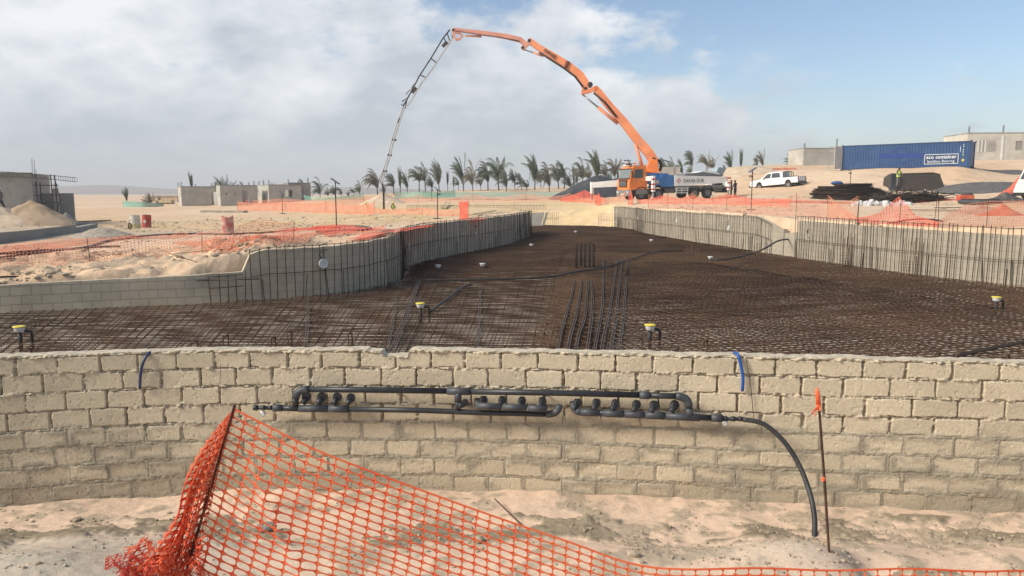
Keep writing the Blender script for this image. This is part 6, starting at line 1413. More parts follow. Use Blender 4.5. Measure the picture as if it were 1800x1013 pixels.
PL = [
 (223, 327, 361, 130, 'tuft', 'dense dark palm standing alone on the left desert in a teal fence', FROND3, 0),
 (265, 337, 359, 128, 'yucca', 'low yellowish spiky palm left of the pale crate', FROND2, 1), (281, 342, 360, 125, 'yucca', 'small dark shrubby palm beside the pale crate', FROND, 2),
 (338, 299, 345, 122, 'broom', 'upright brush shaped palm behind the leftmost block house', FROND3, 3), (398, 306, 345, 122, 'yucca', 'spiky star shaped palm behind the middle block house', FROND3, 4), (429, 318, 345, 122, 'open', 'palm crown peeking over the gap between the middle and right houses', FROND, 5),
 (461, 320, 345, 122, 'open', 'small dark palm crown behind the window of the right block house', FROND3, 6), (484, 318, 345, 122, 'tuft', 'tiny palm top over the roof line of the right block house', FROND, 1),
 (536, 313, 353, 112, 'open', 'bushy palm just right of the last block house', FROND3, 0), (563, 311, 352, 115, 'droop', 'first tall slim palm right of the houses', FROND, 1), (577, 328, 350, 118, 'droop', 'short dry palm in the low group near the first lamp pole', FROND2, 2), (589, 327, 350, 118, 'droop', 'short palm directly behind the first lamp pole', FROND, 3),
 (601, 331, 349, 120, 'open', 'tiny palm right behind the first lamp pole', FROND3, 4), (613, 335, 350, 120, 'tuft', 'tiny bushy palm left of the drooping pair', FROND, 5), (622, 322, 347, 114, 'open', 'left palm of the drooping pair left of the hose', FROND, 6), (633, 315, 348, 112, 'droop', 'right palm of the drooping pair, its crown arching like an umbrella', FROND3, 7),
 (664, 296, 345, 118, 'droop', 'brownish drooping palm just left of the pump hose', FROND2, 8), (676, 322, 345, 121, 'droop', 'short dry palm behind the foot of the pump hose', FROND2, 2), (692, 304, 344, 119, 'open', 'green palm just right of the pump hose', FROND, 9), (704, 291, 344, 118, 'broom', 'slim upright bundled palm leaning right of the hose', FROND3, 10), (716, 297, 340, 117, 'tuft', 'slim dark bundled palm standing in the teal fence', FROND3, 11),
 (737, 283, 338, 118, 'open', 'wide palm with long fronds swept far to the left', FROND, 12), (748, 285, 338, 119, 'open', 'upright palm sharing a clump with the wide swept one', FROND, 13), (760, 308, 340, 121, 'droop', 'small sparse palm by the boxy lamp', FROND3, 3), (772, 277, 337, 118, 'tuft', 'tall feathery palm just right of the boxy lamp', FROND, 14), (787, 299, 335, 119, 'broom', 'thin stick like palm right of the feathery one', FROND, 15),
 (797, 307, 335, 122, 'broom', 'short stick like palm in the gap before the tallest tuft', FROND2, 10), (806, 310, 335, 122, 'open', 'low broad palm in front of the tall tuft', FROND3, 5), (815, 268, 338, 118, 'tuft', 'tallest dark tuft palm left of centre', FROND3, 16), (831, 279, 341, 117, 'droop', 'heavy drooping brown green palm right of the tallest tuft', FROND2, 17), (845, 300, 336, 121, 'droop', 'leaning short palm under the heavy drooping one', FROND2, 2),
 (858, 284, 335, 120, 'droop', 'olive palm with a bare slim trunk', FROND, 18), (877, 277, 338, 117, 'droop', 'large spreading palm with a pointed top frond', FROND3, 19), (890, 292, 344, 113, 'droop', 'palm on a leaning trunk in front of the spreading one', FROND, 20), (905, 297, 333, 121, 'droop', 'bushy green palm right of the leaning trunk', FROND3, 8), (917, 303, 339, 119, 'open', 'curled low palm before the bent olive one', FROND, 9),
 (926, 295, 346, 112, 'open', 'bent olive palm with its own small trunk guard', FROND, 21), (940, 271, 332, 118, 'tuft', 'tall dark palm with two stacked tufts left of the road', FROND3, 22), (951, 296, 332, 122, 'droop', 'short dark palm touching the stacked tuft one', FROND, 3), (966, 285, 345, 113, 'droop', 'dry brown palm standing forward on the sand', FROND2, 23), (982, 288, 334, 121, 'droop', 'slim arched palm right of the dry brown one', FROND, 24),
 (992, 282, 331, 120, 'open', 'airy palm with open fronds like a fan in a gap', FROND3, 25), (1003, 300, 331, 123, 'yucca', 'low light green bush palm', FROND3, 4), (1009, 287, 331, 122, 'broom', 'slim hooked palm left of the brown group', FROND, 15), (1015, 292, 331, 121, 'broom', 'thin pale palm beside the slim hooked one', FROND2, 3), (1024, 277, 327, 119, 'droop', 'round headed palm in the brown group', FROND, 26),
 (1036, 285, 327, 121, 'droop', 'broad brown palm before the tall pointed one', FROND2, 17), (1050, 263, 325, 116, 'tuft', 'tall pointed dark palm over the black mound', FROND3, 27), (1064, 282, 324, 119, 'open', 'grey green palm left of the conical brown one', FROND, 28), (1081, 279, 324, 118, 'droop', 'conical brown palm just left of the truck cab', FROND2, 29), (1074, 298, 326, 124, 'yucca', 'low yellow green bush palm near the truck cab', FROND3, 4),
 (1130, 284, 320, 120, 'open', 'palm crown directly above the cab roof', FROND, 0), (1169, 276, 320, 118, 'open', 'left palm of the pair behind the boom pivot', FROND, 14), (1181, 275, 320, 119, 'open', 'right palm of the pair behind the boom pivot', FROND, 13), (1199, 279, 318, 120, 'open', 'thin palm right of the pale hut', FROND3, 25), (1216, 264, 308, 116, 'open', 'full palm with curling fronds above the truck body', FROND3, 19), (1214, 286, 312, 112, 'droop', 'bushy dark skirt palm below the curling one', FROND3, 7),
 (1242, 262, 307, 114, 'open', 'wide dry palm arching to the left over the truck', FROND2, 12), (1253, 274, 306, 115, 'droop', 'shorter palm leaning against the wide dry one', FROND2, 2), (1284, 262, 310, 115, 'tuft', 'stiff upright palm right of the wide dry one', FROND3, 11), (1302, 259, 307, 115, 'broom', 'very slim stick palm standing apart above the truck tail', FROND3, 10), (1331, 276, 300, 112, 'open', 'small swept palm on the crest left of the pickup', FROND2, 9),
 (1341, 261, 300, 112, 'tuft', 'purple brown upright palm on the crest above the pickup', FROND2, 16), (1391, 269, 300, 110, 'open', 'small green palm bent over on the crest right of the pickup', FROND3, 5)]
for (px, pt, pb, Y, kind, lb, mf, var) in PL: palm(px, pt, pb, Y, kind, lb, mf, var % 5)

# ================================================================ lettering
def text_mesh(s, h, loc, M, m, parent, name='lettering', depth=.004, sx=1.0, bold=0.0, italic=0.0, width=None):
    cu = bpy.data.curves.new(name, 'FONT'); cu.body = s; cu.size = h; cu.align_x = 'LEFT'; cu.extrude = depth; cu.offset = bold; cu.shear = italic; cu.space_character = 1.05; cu.resolution_u = 3
    ob = bpy.data.objects.new(name, cu); COL.objects.link(ob); bpy.context.view_layer.update()
    me = bpy.data.meshes.new_from_object(ob.evaluated_get(bpy.context.evaluated_depsgraph_get())); bpy.data.objects.remove(ob)
    if width: sx = width / max(.01, max(v.co.x for v in me.vertices))
    me.transform(M @ Matrix.Translation(Vector(loc)) @ Matrix.Diagonal((sx, 1, 1, 1))); me.materials.clear(); me.materials.append(m); return link(name, me, parent)

# ================================================================ BLUE CONTAINER
def container():
    A = P(1479, 298.5, 82.7); B = P(1700, 294.0, 75); d = B - A; L = 12.19; H = 2.62; Wd = 2.44; rz = math.atan2(d.y, d.x)
    t = thing('shipping_container', (A.x, A.y, A.z), rz, label='blue corrugated shipping container half buried on the sand slope', cat='container'); t.rotation_euler = (0, -math.atan2(d.z - 0.0, d.length) * .6 - R(.0), rz)
    BL = mat('container_blue', (.018, .060, .165), .5, scale=1.0, col2=(.030, .085, .205), dirt=(.08, .10, .14), dscale=1.2, dthr=(.58, .8)); BL2 = mat('overpainted_blue', (.010, .035, .19), .5, scale=2, col2=(.014, .042, .22)); FR = mat('container_frame', (.015, .045, .12), .5)
    WL = mat('white_lettering', (.72, .74, .75), .5); GR = mat('door_grey', (.48, .47, .43), .7, scale=2, col2=(.58, .57, .52))
    def corr(y, sgn):
        mb = MB(); x = .12; prof = []
        while x < L - .12:
            for dx, dy in ((0, 0), (.07, 0), (.105, .036), (.175, .036), (.21, 0)): prof.append((min(x + dx, L - .12), y + sgn * dy))
            x += .28
        vs = []
        for (a, b) in prof: vs += [(a, b, .16), (a, b, H - .12)]
        mb.add(vs, [(2 * i, 2 * i + 2, 2 * i + 3, 2 * i + 1) for i in range(len(prof) - 1)]); return mb
    corr(.02, 1).build('side_panel', BL, t); corr(Wd - .06, 1).build('side_panel', BL, t)
    mb = MB(); mb.box(.1, L - .1, .05, Wd - .05, H - .06, H - .01); mb.build('roof', BL, t); mb = MB(); mb.box(L - .10, L - .06, .1, Wd - .1, .16, H - .1); mb.build('end_panel', BL, t)
    for (x0, x1, y0, y1, z0, z1, nm) in [(0, .12, 0, .12, 0, H, 'corner_post'), (L - .12, L, 0, .12, 0, H, 'corner_post'), (0, .12, Wd - .12, Wd, 0, H, 'corner_post'), (L - .12, L, Wd - .12, Wd, 0, H, 'corner_post'),
                                          (.12, L - .12, 0, .07, 0, .16, 'bottom_rail'), (.12, L - .12, 0, .07, H - .12, H, 'top_rail'), (.12, L - .12, Wd - .07, Wd, 0, .16, 'bottom_rail'), (.12, L - .12, Wd - .07, Wd, H - .12, H, 'top_rail')]:
        mb = MB(); mb.box(x0, x1, y0, y1, z0, z1); mb.build(nm, FR, t)
    for x in (0, L):
        for y in (0, Wd):
            for z in (0, H): mb = MB(); mb.rbox(x - .09, x + .09, y - .09, y + .09, z - .06, z + .06, .02); mb.build('corner_casting', FR, t)
    # open doors at the left end
    mb = MB(); Md = Matrix.Translation((0.0, -.02, 0)) @ Matrix.Rotation(R(196), 4, 'Z'); 
    mb.box(0.02, 1.15, 0, .05, .1, H - .08, Matrix.Translation((0, .0, 0)) @ Matrix.Rotation(R(245), 4, 'Z')); mb.build('open_door', GR, t)
    D2 = Matrix.Translation((-.02, .0, 0)) @ Matrix.Rotation(R(184), 4, 'Z'); fr = MB()
    for z in (.1, .55, 1.05, 1.55, 2.05, H - .12): fr.box(.45, 1.3, 0, .05, z, z + .07, D2)
    for x in (.42, 1.28): fr.box(x, x + .06, -.005, .055, .05, H - .04, D2)
    o = fr.build('rack_frame', mat('rack_steel', (.28, .27, .25), .6, scale=3), t)
    mb = MB(); mb.box(.02, .40, -.01, .06, .0, H, D2); mb.build('open_door', GR, t)
    # markings, flat on the outer ribs
    Mf = Matrix.Rotation(R(90), 4, 'X')
    def flat(x0, x1, z0, z1, m, nm, y=-.0): mb = MB(); mb.box(x0, x1, .008 + y, .017 + y, z0, z1); return mb.build(nm, m, t)
    flat(3.75, 8.05, 1.12, 1.58, BL2, 'painted_out_band')
    mb = MB(); prof = [(5.0, 1.72), (5.6, 2.0), (6.3, 2.2), (6.3, 2.3), (5.4, 2.12), (4.85, 1.82)]; mb.prism(prof, .008, .017); mb.build('painted_out_swoosh', BL2, t)
    mb = MB(); mb.prism([(5.8, .55), (6.4, .62), (7.0, .86), (7.1, 1.02), (6.5, .78), (5.85, .65)], .008, .017); mb.build('painted_out_swoosh', BL2, t)
    x0, x1, z0, z1 = 8.10, 11.15, .40, 1.40
    for q in [(x0, x1, z1 - .05, z1), (x0, x1, z0, z0 + .05), (x0, x0 + .05, z0 + .05, z1 - .05), (x1 - .05, x1, z0 + .05, z1 - .05)]: flat(*q, WL, 'sign_border', -.014)
    flat(x0 + .05, x1 - .05, z0 + .05, z1 - .05, FR, 'sign_field', -.010)
    text_mesh('eco container', .50, (x0 + .16, .95, 0), Mf, WL, t, bold=.008, width=2.72).location.y = -.008; text_mesh('bamboo flooring', .38, (x0 + .28, .56, 0), Mf, WL, t, bold=.0, width=2.45).location.y = -.008
    for (a, b, c, d_) in [(11.25, 11.29, 1.6, 2.1), (11.52, 11.56, 2.0, 2.35), (11.48, 11.58, 1.72, 1.8), (11.48, 11.58, 1.5, 1.58)]: flat(a, b, c, d_, WL, 'marking', -.01)
    mb = MB(); mb.prism([(11.46, 1.22), (11.62, 1.22), (11.54, 1.38)], -.004, .012); mb.build('warning_triangle', mat('green_yellow', (.45, .60, .10), .5), t)
    flat(11.45, 11.65, .60, .86, mat('yellow_label', (.62, .45, .08), .5), 'yellow_label', -.01)
    # a drift of sand against the foot
container()

# ================================================================ vehicles
RUB = mat('tyre_rubber', (.022, .022, .022), .85, scale=4, col2=(.05, .045, .04)); GLASS = mat('vehicle_glass', (.045, .055, .06), .12, spec=.7, var=.05); CHR = mat('light_lens', (.55, .55, .52), .2); BLK = mat('black_trim', (.025, .025, .027), .55)
def wheel(t, x, y, r, w, rimm, name='wheel', side=1):
    mb = MB(); Mx = Matrix.Translation((x, y, r)); mb.lathe([(r * .55, -w / 2), (r * .93, -w / 2), (r, -w * .35), (r, w * .35), (r * .93, w / 2), (r * .55, w / 2), (r * .55, -w / 2)], 26, Mx, 'y', cap=False); o = mb.build(name, RUB, t, smooth=False)
    mb = MB(); mb.lathe([(0, -w * .30), (r * .22, -w * .42), (r * .30, -w * .30), (r * .52, -w * .34), (r * .56, -w * .46), (r * .56, w * .46), (r * .52, w * .34), (r * .30, w * .30), (r * .22, w * .42), (0, w * .30)], 20, Mx, 'y'); mb.build('rim', rimm, o); return o
RIMG = mat('rim_grey', (.20, .19, .18), .5, scale=4)
def pickup():
    a = P(1330, 344.5, 76.5); c = P(1370, 340, 76); gz = P(1340, 344, 76).z
    t = thing('pickup_truck', tuple(P(1360, 333, 76.2) + Vector((.59, .54, 0))), R(132), label='white double cab pickup with black bed liner parked on the sand slope', cat='pickup'); t.rotation_euler = (0, R(4.0), R(132)); PW = mat('white_car_paint', (.80, .785, .75), .35, scale=2, var=.04, dirt=(.52, .42, .30), dscale=1.1, dthr=(.55, .75)); W = .9
    body = [(2.62, .45), (2.66, .62), (2.60, .90), (2.45, 1.02), (1.45, 1.12), (-1.0, 1.13), (-2.60, 1.12), (-2.62, .55), (-1.95, .55), (-1.85, .80), (-1.60, .92), (-1.35, .80), (-1.25, .48), (1.20, .45), (1.30, .78), (1.55, .92), (1.80, .78), (1.92, .45)]
    mb = MB(); mb.prism(body, -W, W, None, [.06, .03, .05, .10, .06, .03, .03, .02, 0, 0, 0, 0, 0, 0, 0, 0, 0, 0]); mb.build('body', PW, t)
    cab = [(1.42, 1.10), (.72, 1.68), (.45, 1.76), (-.72, 1.76), (-.92, 1.70), (-1.02, 1.10)]; mb = MB(); mb.prism(cab, -W + .03, W - .03, None, [0, .17, .20, .20, .18, 0]); mb.build('cabin', PW, t)
    # windows stand a little proud of the cabin sides
    for s in (-1, 1):
        for prof in ([(1.18, 1.17), (.72, 1.60), (.30, 1.66), (.30, 1.17)], [(.20, 1.17), (.20, 1.66), (-.62, 1.66), (-.80, 1.17)]):
            vs = []
            for (x, z) in prof: f = (z - 1.10) / .66; vs.append(Vector((x, s * (W - .03 - .185 * f + .006), z)))
            mb = MB(); vs2 = [v + Vector((0, -s * .02, 0)) for v in vs]; n_ = len(vs); mb.add(vs + vs2, [tuple(range(n_)), tuple(range(2 * n_ - 1, n_ - 1, -1))] + [(i, (i + 1) % n_, (i + 1) % n_ + n_, i + n_) for i in range(n_)]); mb.build('side_window', GLASS, t)
    mb = MB(); mb.add([(1.39, -.76, 1.15), (1.39, .76, 1.15), (.76, .60, 1.665), (.76, -.60, 1.665), (1.36, -.76, 1.13), (1.36, .76, 1.13), (.73, .60, 1.645), (.73, -.60, 1.645)], [(0, 1, 2, 3), (7, 6, 5, 4), (0, 4, 5, 1), (2, 6, 7, 3), (1, 5, 6, 2), (3, 7, 4, 0)]); 
    for i in range(8): mb.v[i] = (mb.v[i][0] + .02, mb.v[i][1], mb.v[i][2] + .02)
    mb.build('windscreen', GLASS, t)
    mb = MB(); mb.box(-2.5, -1.15, -W + .08, W - .08, 1.10, 1.16); mb.build('bed_liner', BLK, t)
    for s in (-1, 1): mb = MB(); mb.box(-2.6, -1.05, s * (W - .06) - .04, s * (W - .06) + .04, 1.125, 1.19); mb.build('bed_rail', BLK, t)
    for x in (-1.15, -1.35): mb = MB(); mb.tube([(x, -W + .1, 1.15), (x + .02, -W + .14, 1.62), (x + .06, -W + .35, 1.72), (x + .06, W - .35, 1.72), (x + .02, W - .14, 1.62), (x, W - .1, 1.15)], .035, 7); mb.build('roll_bar', BLK, t)
    for s in (-1, 1):
        mb = MB(); mb.rbox(2.44, 2.66, s * .64 - .19, s * .64 + .19, .80, .98, .03); mb.build('headlight', CHR, t); mb = MB(); mb.box(-2.64, -2.60, s * .80 - .09, s * .80 + .07, .75, 1.05); mb.build('tail_light', mat('tail_red', (.35, .02, .02), .4), t)
        mb = MB(); mb.rbox(.98, 1.14, s * (W + .10) - .09, s * (W + .10) + .07, 1.12, 1.30, .03); mb.build('side_mirror', PW, t)
    mb = MB(); mb.rbox(2.58, 2.68, -.55, .55, .62, .95, .02); mb.build('grille', BLK, t); mb = MB(); mb.rbox(-2.76, -2.60, -.8, .8, .48, .66, .02); mb.build('bumper', BLK, t); mb = MB(); mb.rbox(2.55, 2.74, -.86, .86, .36, .58, .04); mb.build('bumper', BLK, t)
    for x in (1.55, -1.60):
        for s in (-1, 1): wheel(t, x, s * .80, .385, .25, RIMG)
    mb = MB(); mb.box(-2.3, 2.3, -.7, .7, .28, .46); mb.build('underbody', BLK, t)
pickup()
def edge_van():
    p = P(1801, 350, 50); t = thing('white_truck_cab', (p.x, p.y, tz(p.x + 1, p.y) + .25), R(0), label='white vehicle cab with a dark window cut off by the right edge', cat='vehicle')
    PW = mat('white_cab_paint', (.66, .65, .61), .45, scale=2, var=.05); prof = [(-.1, .5), (0.05, 1.0), (.75, 2.75), (1.0, 2.85), (3.6, 2.85), (3.7, .5)]
    mb = MB(); mb.prism(prof, -1.1, 1.1, None, [0, 0, .1, .12, .12, 0]); mb.build('cab', PW, t)
    for s in (-1, 1):
        vs = [Vector((x, s * (1.1 - .1 * (z - .5) / 2.3 + .008), z)) for x, z in ((.52, 1.5), (.92, 2.55), (2.1, 2.55), (2.1, 1.5))]; v2 = [v - Vector((0, s * .03, 0)) for v in vs]; mb = MB(); mb.add(vs + v2, [(0, 1, 2, 3), (7, 6, 5, 4), (0, 4, 5, 1), (1, 5, 6, 2), (2, 6, 7, 3), (3, 7, 4, 0)]); mb.build('side_window', GLASS, t)
        wheel(t, .9, s * .95, .48, .28, RIMG); wheel(t, 3.1, s * .95, .48, .28, RIMG)
    mb = MB(); mb.add([(.20, -.9, 1.42), (.20, .9, 1.42), (.66, .85, 2.56), (.66, -.85, 2.56), (.23, -.9, 1.42), (.23, .9, 1.42), (.69, .85, 2.56), (.69, -.85, 2.56)], [(0, 1, 2, 3), (7, 6, 5, 4), (0, 4, 5, 1), (2, 6, 7, 3), (1, 5, 6, 2), (3, 7, 4, 0)]); mb.build('windscreen', GLASS, t)
    mb = MB(); mb.rbox(-.2, 3.6, -1.0, 1.0, .3, .52, .03); mb.build('chassis', BLK, t)
edge_van()

# ================================================================ PUMP TRUCK
ORG = mat('pump_orange', (.78, .20, .035), .45, scale=1.5, col2=(.88, .27, .06), dirt=(.55, .24, .12), dscale=.9, dthr=(.55, .75)); ORG2 = mat('boom_orange', (.66, .21, .09), .55, scale=.8, col2=(.80, .29, .13), dirt=(.50, .26, .18), dscale=.7, dthr=(.52, .7))
ORP = mat('boom_faded', (.52, .21, .15), .6, scale=.8, col2=(.66, .31, .22), dirt=(.46, .30, .25), dscale=.9, dthr=(.5, .7)); PBL = mat('pump_blue', (.03, .14, .36), .5, scale=2, col2=(.05, .19, .44), dirt=(.14, .18, .24), dscale=2.5, dthr=(.55, .75)); TW = mat('truck_white', (.80, .80, .77), .45, scale=2, var=.05, dirt=(.52, .48, .42), dscale=1.5, dthr=(.58, .8)); TGY = mat('truck_grey', (.17, .17, .17), .6, scale=2, col2=(.24, .24, .235)); BMET = mat('boom_grey', (.30, .30, .31), .5, .3, scale=2, col2=(.42, .42, .43)); HYD = mat('hydraulic_rod', (.30, .31, .32), .35, .5)
def pump_truck():
    rz = R(200); fw = Vector((math.cos(rz), math.sin(rz), 0)); C = Vector((10.3, 69.0, 0)) - fw * 5.8; C.z = P(1180, 349.5, 70.5).z
    t = thing('concrete_pump_truck', C, rz, label='orange cab concrete pump truck with a white DAKAR-DUR side panel on outriggers', cat='pump truck'); t.rotation_euler = (0, R(1.2), rz)
    # local x forward, +y = the side seen in the photo
    mb = MB(); mb.rbox(-4.9, 5.2, -.45, .45, .62, .95, .03); mb.build('chassis', TGY, t)
    # cab
    cab = [(5.80, .95), (5.84, 1.45), (5.72, 2.0), (5.45, 2.95), (5.2, 3.12), (4.05, 3.15), (4.0, .98), (4.25, .95)]; mb = MB(); mb.prism(cab, -1.2, 1.2, None, [.03, .03, .04, .10, .14, .12, .02, .02]); cabo = mb.build('cab', ORG, t)
    ws = [(5.745, -1.02, 2.02), (5.745, 1.02, 2.02), (5.50, .98, 2.82), (5.50, -.98, 2.82)]; mb = MB(); vs = [Vector(v) + Vector((.035, 0, 0)) for v in ws] + [Vector(v) + Vector((-.0, 0, 0)) for v in ws]; mb.add(vs, [(0, 1, 2, 3), (7, 6, 5, 4), (0, 4, 5, 1), (2, 6, 7, 3), (1, 5, 6, 2), (3, 7, 4, 0)]); mb.build('windscreen', mat('pale_glass', (.16, .19, .19), .15, spec=.7), t)
    for z0, z1, xx in ((2.80, 2.90, 5.50), (1.94, 2.02, 5.76)): mb = MB(); mb.box(xx - .05, xx + .06, -1.05, 1.05, z0, z1); mb.build('windscreen_frame', BLK, t)
    for s in (-1, 1):
        mb = MB(); mb.prism([(5.38, 2.02), (5.20, 2.78), (4.45, 2.80), (4.42, 2.02)], s * 1.13 - .02, s * 1.13 + .055 * s); mb.v = [(x, s * abs(y) if True else y, z) for x, y, z in mb.v]; mb.build('side_window', GLASS, t)
        d_ = MB(); d_.box(4.38, 5.45, s * 1.19 - .012, s * 1.19 + .012, 1.02, 1.98); dr = d_.build('door', ORG, t); hd_ = MB(); hd_.box(4.5, 4.68, s * 1.215 - .012, s * 1.215 + .012, 1.62, 1.68); hd_.build('handle', BLK, dr)
        mb = MB(); mb.rbox(5.6, 5.72, s * 1.36 - .07, s * 1.36 + .07, 2.05, 2.62, .03); mb.tube([(5.6, s * 1.1, 2.7), (5.66, s * 1.36, 2.62)], .02, 5); mb.build('side_mirror', BLK, t)
        mb = MB(); mb.rbox(5.78, 5.93, s * .95 - .18, s * .95 + .18, .66, .84, .03); mb.build('headlight', CHR, t)
        mb = MB(); mb.rbox(3.95, 5.2, s * 1.17 - .06, s * 1.17 + .06, .55, .98, .03); mb.build('cab_step', TGY, t)
        # mudguards
        for xc in (4.6, 2.8, -1.05, -2.5):
            mb = MB(); arc = [(xc + .70 * math.cos(a), .52 + .70 * math.sin(a)) for a in np.linspace(.15, math.pi - .15, 12)]; inn = [(xc + .64 * math.cos(a), .52 + .64 * math.sin(a)) for a in np.linspace(math.pi - .15, .15, 12)]; mb.prism(arc + inn, s * 1.05 - .19, s * 1.05 + .19); mb.build('mudguard', BLK, t)
            wheel(t, xc, s * 1.03, .52, .34, RIMG)
    for z0, z1, w in ((1.22, 1.86, .75), ): mb = MB(); mb.rbox(5.80, 5.90, -w, w, z0, z1, .03); g = mb.build('grille', BLK, t)
    for z in (1.32, 1.48, 1.64): mb = MB(); mb.box(5.90, 5.93, -.72, .72, z, z + .06); mb.build('grille_bar', TGY, g)
    mb = MB(); mb.rbox(5.62, 5.90, -1.22, 1.22, .38, .98, .05); mb.build('bumper', TGY, t); mb = MB(); mb.box(5.905, 5.915, -.3, .3, .5, .6); mb.build('number_plate', TW, t)
    mb = MB(); mb.rbox(4.7, 5.35, -.9, .9, 3.16, 3.28, .04); mb.build('roof_deck', TW, t)
    for s in (-.7, .7): mb = MB(); mb.lathe([(.0, 3.28), (.09, 3.28), (.08, 3.44), (0, 3.47)], 12, Matrix.Translation((5.0, s, 0))); mb.build('beacon', OR_CAP, t)
    mb = MB(); mb.rbox(5.1, 5.7, .2, .75, 3.2, 3.35, .03, Matrix.Rotation(.0, 4, 'X')); mb.tube([(5.5, .5, 3.3), (5.6, .5, 3.75)], .03, 5); mb.tube([(5.3, .1, 3.3), (5.0, -.1, 3.6), (5.6, -.3, 3.65)], .05, 6); mb.build('roof_equipment', BLK, t)
    # pump body and turret
    mb = MB(); mb.rbox(1.15, 2.55, -1.1, 1.12, 1.15, 2.25, .06); mb.build('water_tank', PBL, t); mb = MB(); mb.rbox(2.55, 3.95, -1.05, 1.02, 1.45, 2.45, .06); mb.build('pump_housing', PBL, t); mb = MB(); mb.rbox(1.5, 2.4, -.8, .8, 2.2, 2.4, .05); mb.build('tank_lid', PBL, t)
    mb = MB(); mb.rbox(2.55, 3.35, 1.02, 1.16, 1.30, 1.95, .04); f_ = mb.build('control_panel', PBL, t); mb = MB(); mb.box(2.72, 3.18, 1.162, 1.175, 1.42, 1.83); mb.build('panel_face', TGY, f_); mb = MB(); mb.box(2.84, 3.06, 1.176, 1.186, 1.52, 1.73); mb.build('panel_screen', CHR, f_)
    mb = MB(); mb.rbox(3.42, 4.0, 1.0, 1.28, 1.70, 2.05, .03); mb.build('tool_box', mat('box_steel', (.38, .39, .40), .4, .4), t)
    mb = MB(); mb.lathe([(.85, 2.15), (.85, 2.45), (.7, 2.55), (.62, 2.6)], 24, Matrix.Translation((3.3, 0, 0))); mb.build('turret_base', ORG, t)
    # white side panels (outrigger boxes) with lettering
    for s in (-1, 1):
        mb = MB(); mb.prism([(1.10, 1.22), (1.12, 2.20), (-4.75, 2.00), (-4.80, 1.45)], s * 1.22 - .06, s * 1.22 + .03); mb.build('side_panel', TW, t)
        mb = MB(); mb.box(-4.6, 1.0, s * 1.1 - .04, s * 1.1 + .04, .95, 1.24); mb.build('skirt', PBL if False else TGY, t)
        mb = MB(); 
        for z in (.55, .78, .98): mb.box(-.35, .95, s * 1.2 - .02, s * 1.2 + .02, z, z + .06)
        for x in (-.35, .3, .89): mb.box(x, x + .06, s * 1.17 - .02, s * 1.17 + .02, .5, 1.05)
        mb.build('side_guard', TW, t)
    Mt = Matrix.Translation((0, 1.254, 0)) @ Matrix.Rotation(math.pi, 4, 'Z') @ Matrix.Rotation(math.pi / 2, 4, 'X')
    RD = mat('logo_red', (.50, .06, .03), .5); LT = mat('lettering_dark', (.05, .05, .06), .6)
    text_mesh('DAKAR-DUR', .46, (-.22, 1.53, 0), Mt, LT, t, bold=.004, width=2.25)
    text_mesh('dakardur@orange.sn' if False else 'L\'AVENIR EN BETON' if False else '. . . . . . .', .16, (2.55, 1.60, 0), Mt, mat('pale_lettering', (.40, .40, .38), .6), t)
    c = Vector((.72, 1.262, 1.70)); mb = MB()
    for a in range(4):
        Mr = Matrix.Translation(c) @ Matrix.Rotation(a * math.pi / 2, 4, 'Y'); vs = [Mr @ Vector(v) for v in ((0, 0, .06), (.085, 0, .145), (0, 0, .26), (-.085, 0, .145))]; v2 = [v + Vector((0, .01, 0)) for v in vs]; mb.add(vs + v2, [(0, 1, 2, 3), (7, 6, 5, 4), (0, 4, 5, 1), (1, 5, 6, 2), (2, 6, 7, 3), (3, 7, 4, 0)])
    mb.build('logo', RD, t)
    mb = MB(); mb.prism([(-.2, 2.2), (-4.4, 2.06), (-4.4, 2.18), (-2.2, 2.48), (-.2, 2.32)], -.6, .9); mb.build('rear_deck_cover', TGY, t); mb = MB(); mb.prism([(-1.0, 2.30), (-4.2, 2.24), (-3.6, 2.50), (-2.2, 2.58)], -.5, .85); mb.build('rear_pipe_tray', TW, t)
    # hopper
    mb = MB(); mb.add([(-4.3, -.8, 2.9), (-3.9, .8, 2.9), (-4.9, .8, 2.85), (-5.0, -.8, 2.85), (-3.9, -.5, 2.0), (-3.8, .5, 2.0), (-4.5, .5, 2.0), (-4.5, -.5, 2.0)], [(0, 4, 5, 1), (1, 5, 6, 2), (2, 6, 7, 3), (3, 7, 4, 0), (4, 7, 6, 5)]); o = mb.build('hopper', mat('hopper_blue', (.22, .32, .36), .7, scale=3, col2=(.35, .44, .46)), t); md = o.modifiers.new('t', 'SOLIDIFY'); md.thickness = .05
    mb = MB(); mb.rbox(-4.95, -4.7, -.9, .9, .5, 1.9, .04); mb.build('rear_frame', BLK, t); mb = MB(); mb.tube([(-4.3, .4, 1.9), (-4.4, .5, 2.6), (-4.8, .6, 3.0), (-4.6, .6, 3.1)], .06, 6); mb.build('hopper_pipe', DK, t)
    # outriggers: two to the front, legs with pads
    def outr(x, y, zt, yroot, box=True):
        mb = MB(); Mx = None; mb.rbox(x - .22, x + .22, min(yroot, y), max(yroot, y), zt - .42, zt, .03); o = mb.build('outrigger_beam', TW, t)
        mb = MB(); mb.rbox(x - .14, x + .14, y - .14, y + .14, .75, zt + .02, .02); mb.build('outrigger_leg', TW, o)
        mb = MB(); mb.tube([(x, y, .08), (x, y, .9)], .07, 8); mb.build('leg_ram', HYD, o); mb = MB(); mb.lathe([(0, -.05), (.28, -.05), (.28, .02), (.1, .09), (0, .09)], 14, Matrix.Translation((x, y, 0))); mb.build('foot_pad', BLK, o)
        mb = MB(); 
        for z in (.9, 1.35, 1.8): mb.box(x - .143, x + .143, y - .143, y + .143, z, z + .14)
        mb.build('warning_stripe', RD, o)
    outr(3.95, 2.15, 2.15, 1.0); outr(-4.6, 1.55, 1.5, .9); outr(-4.6, -1.9, 1.5, -.9)
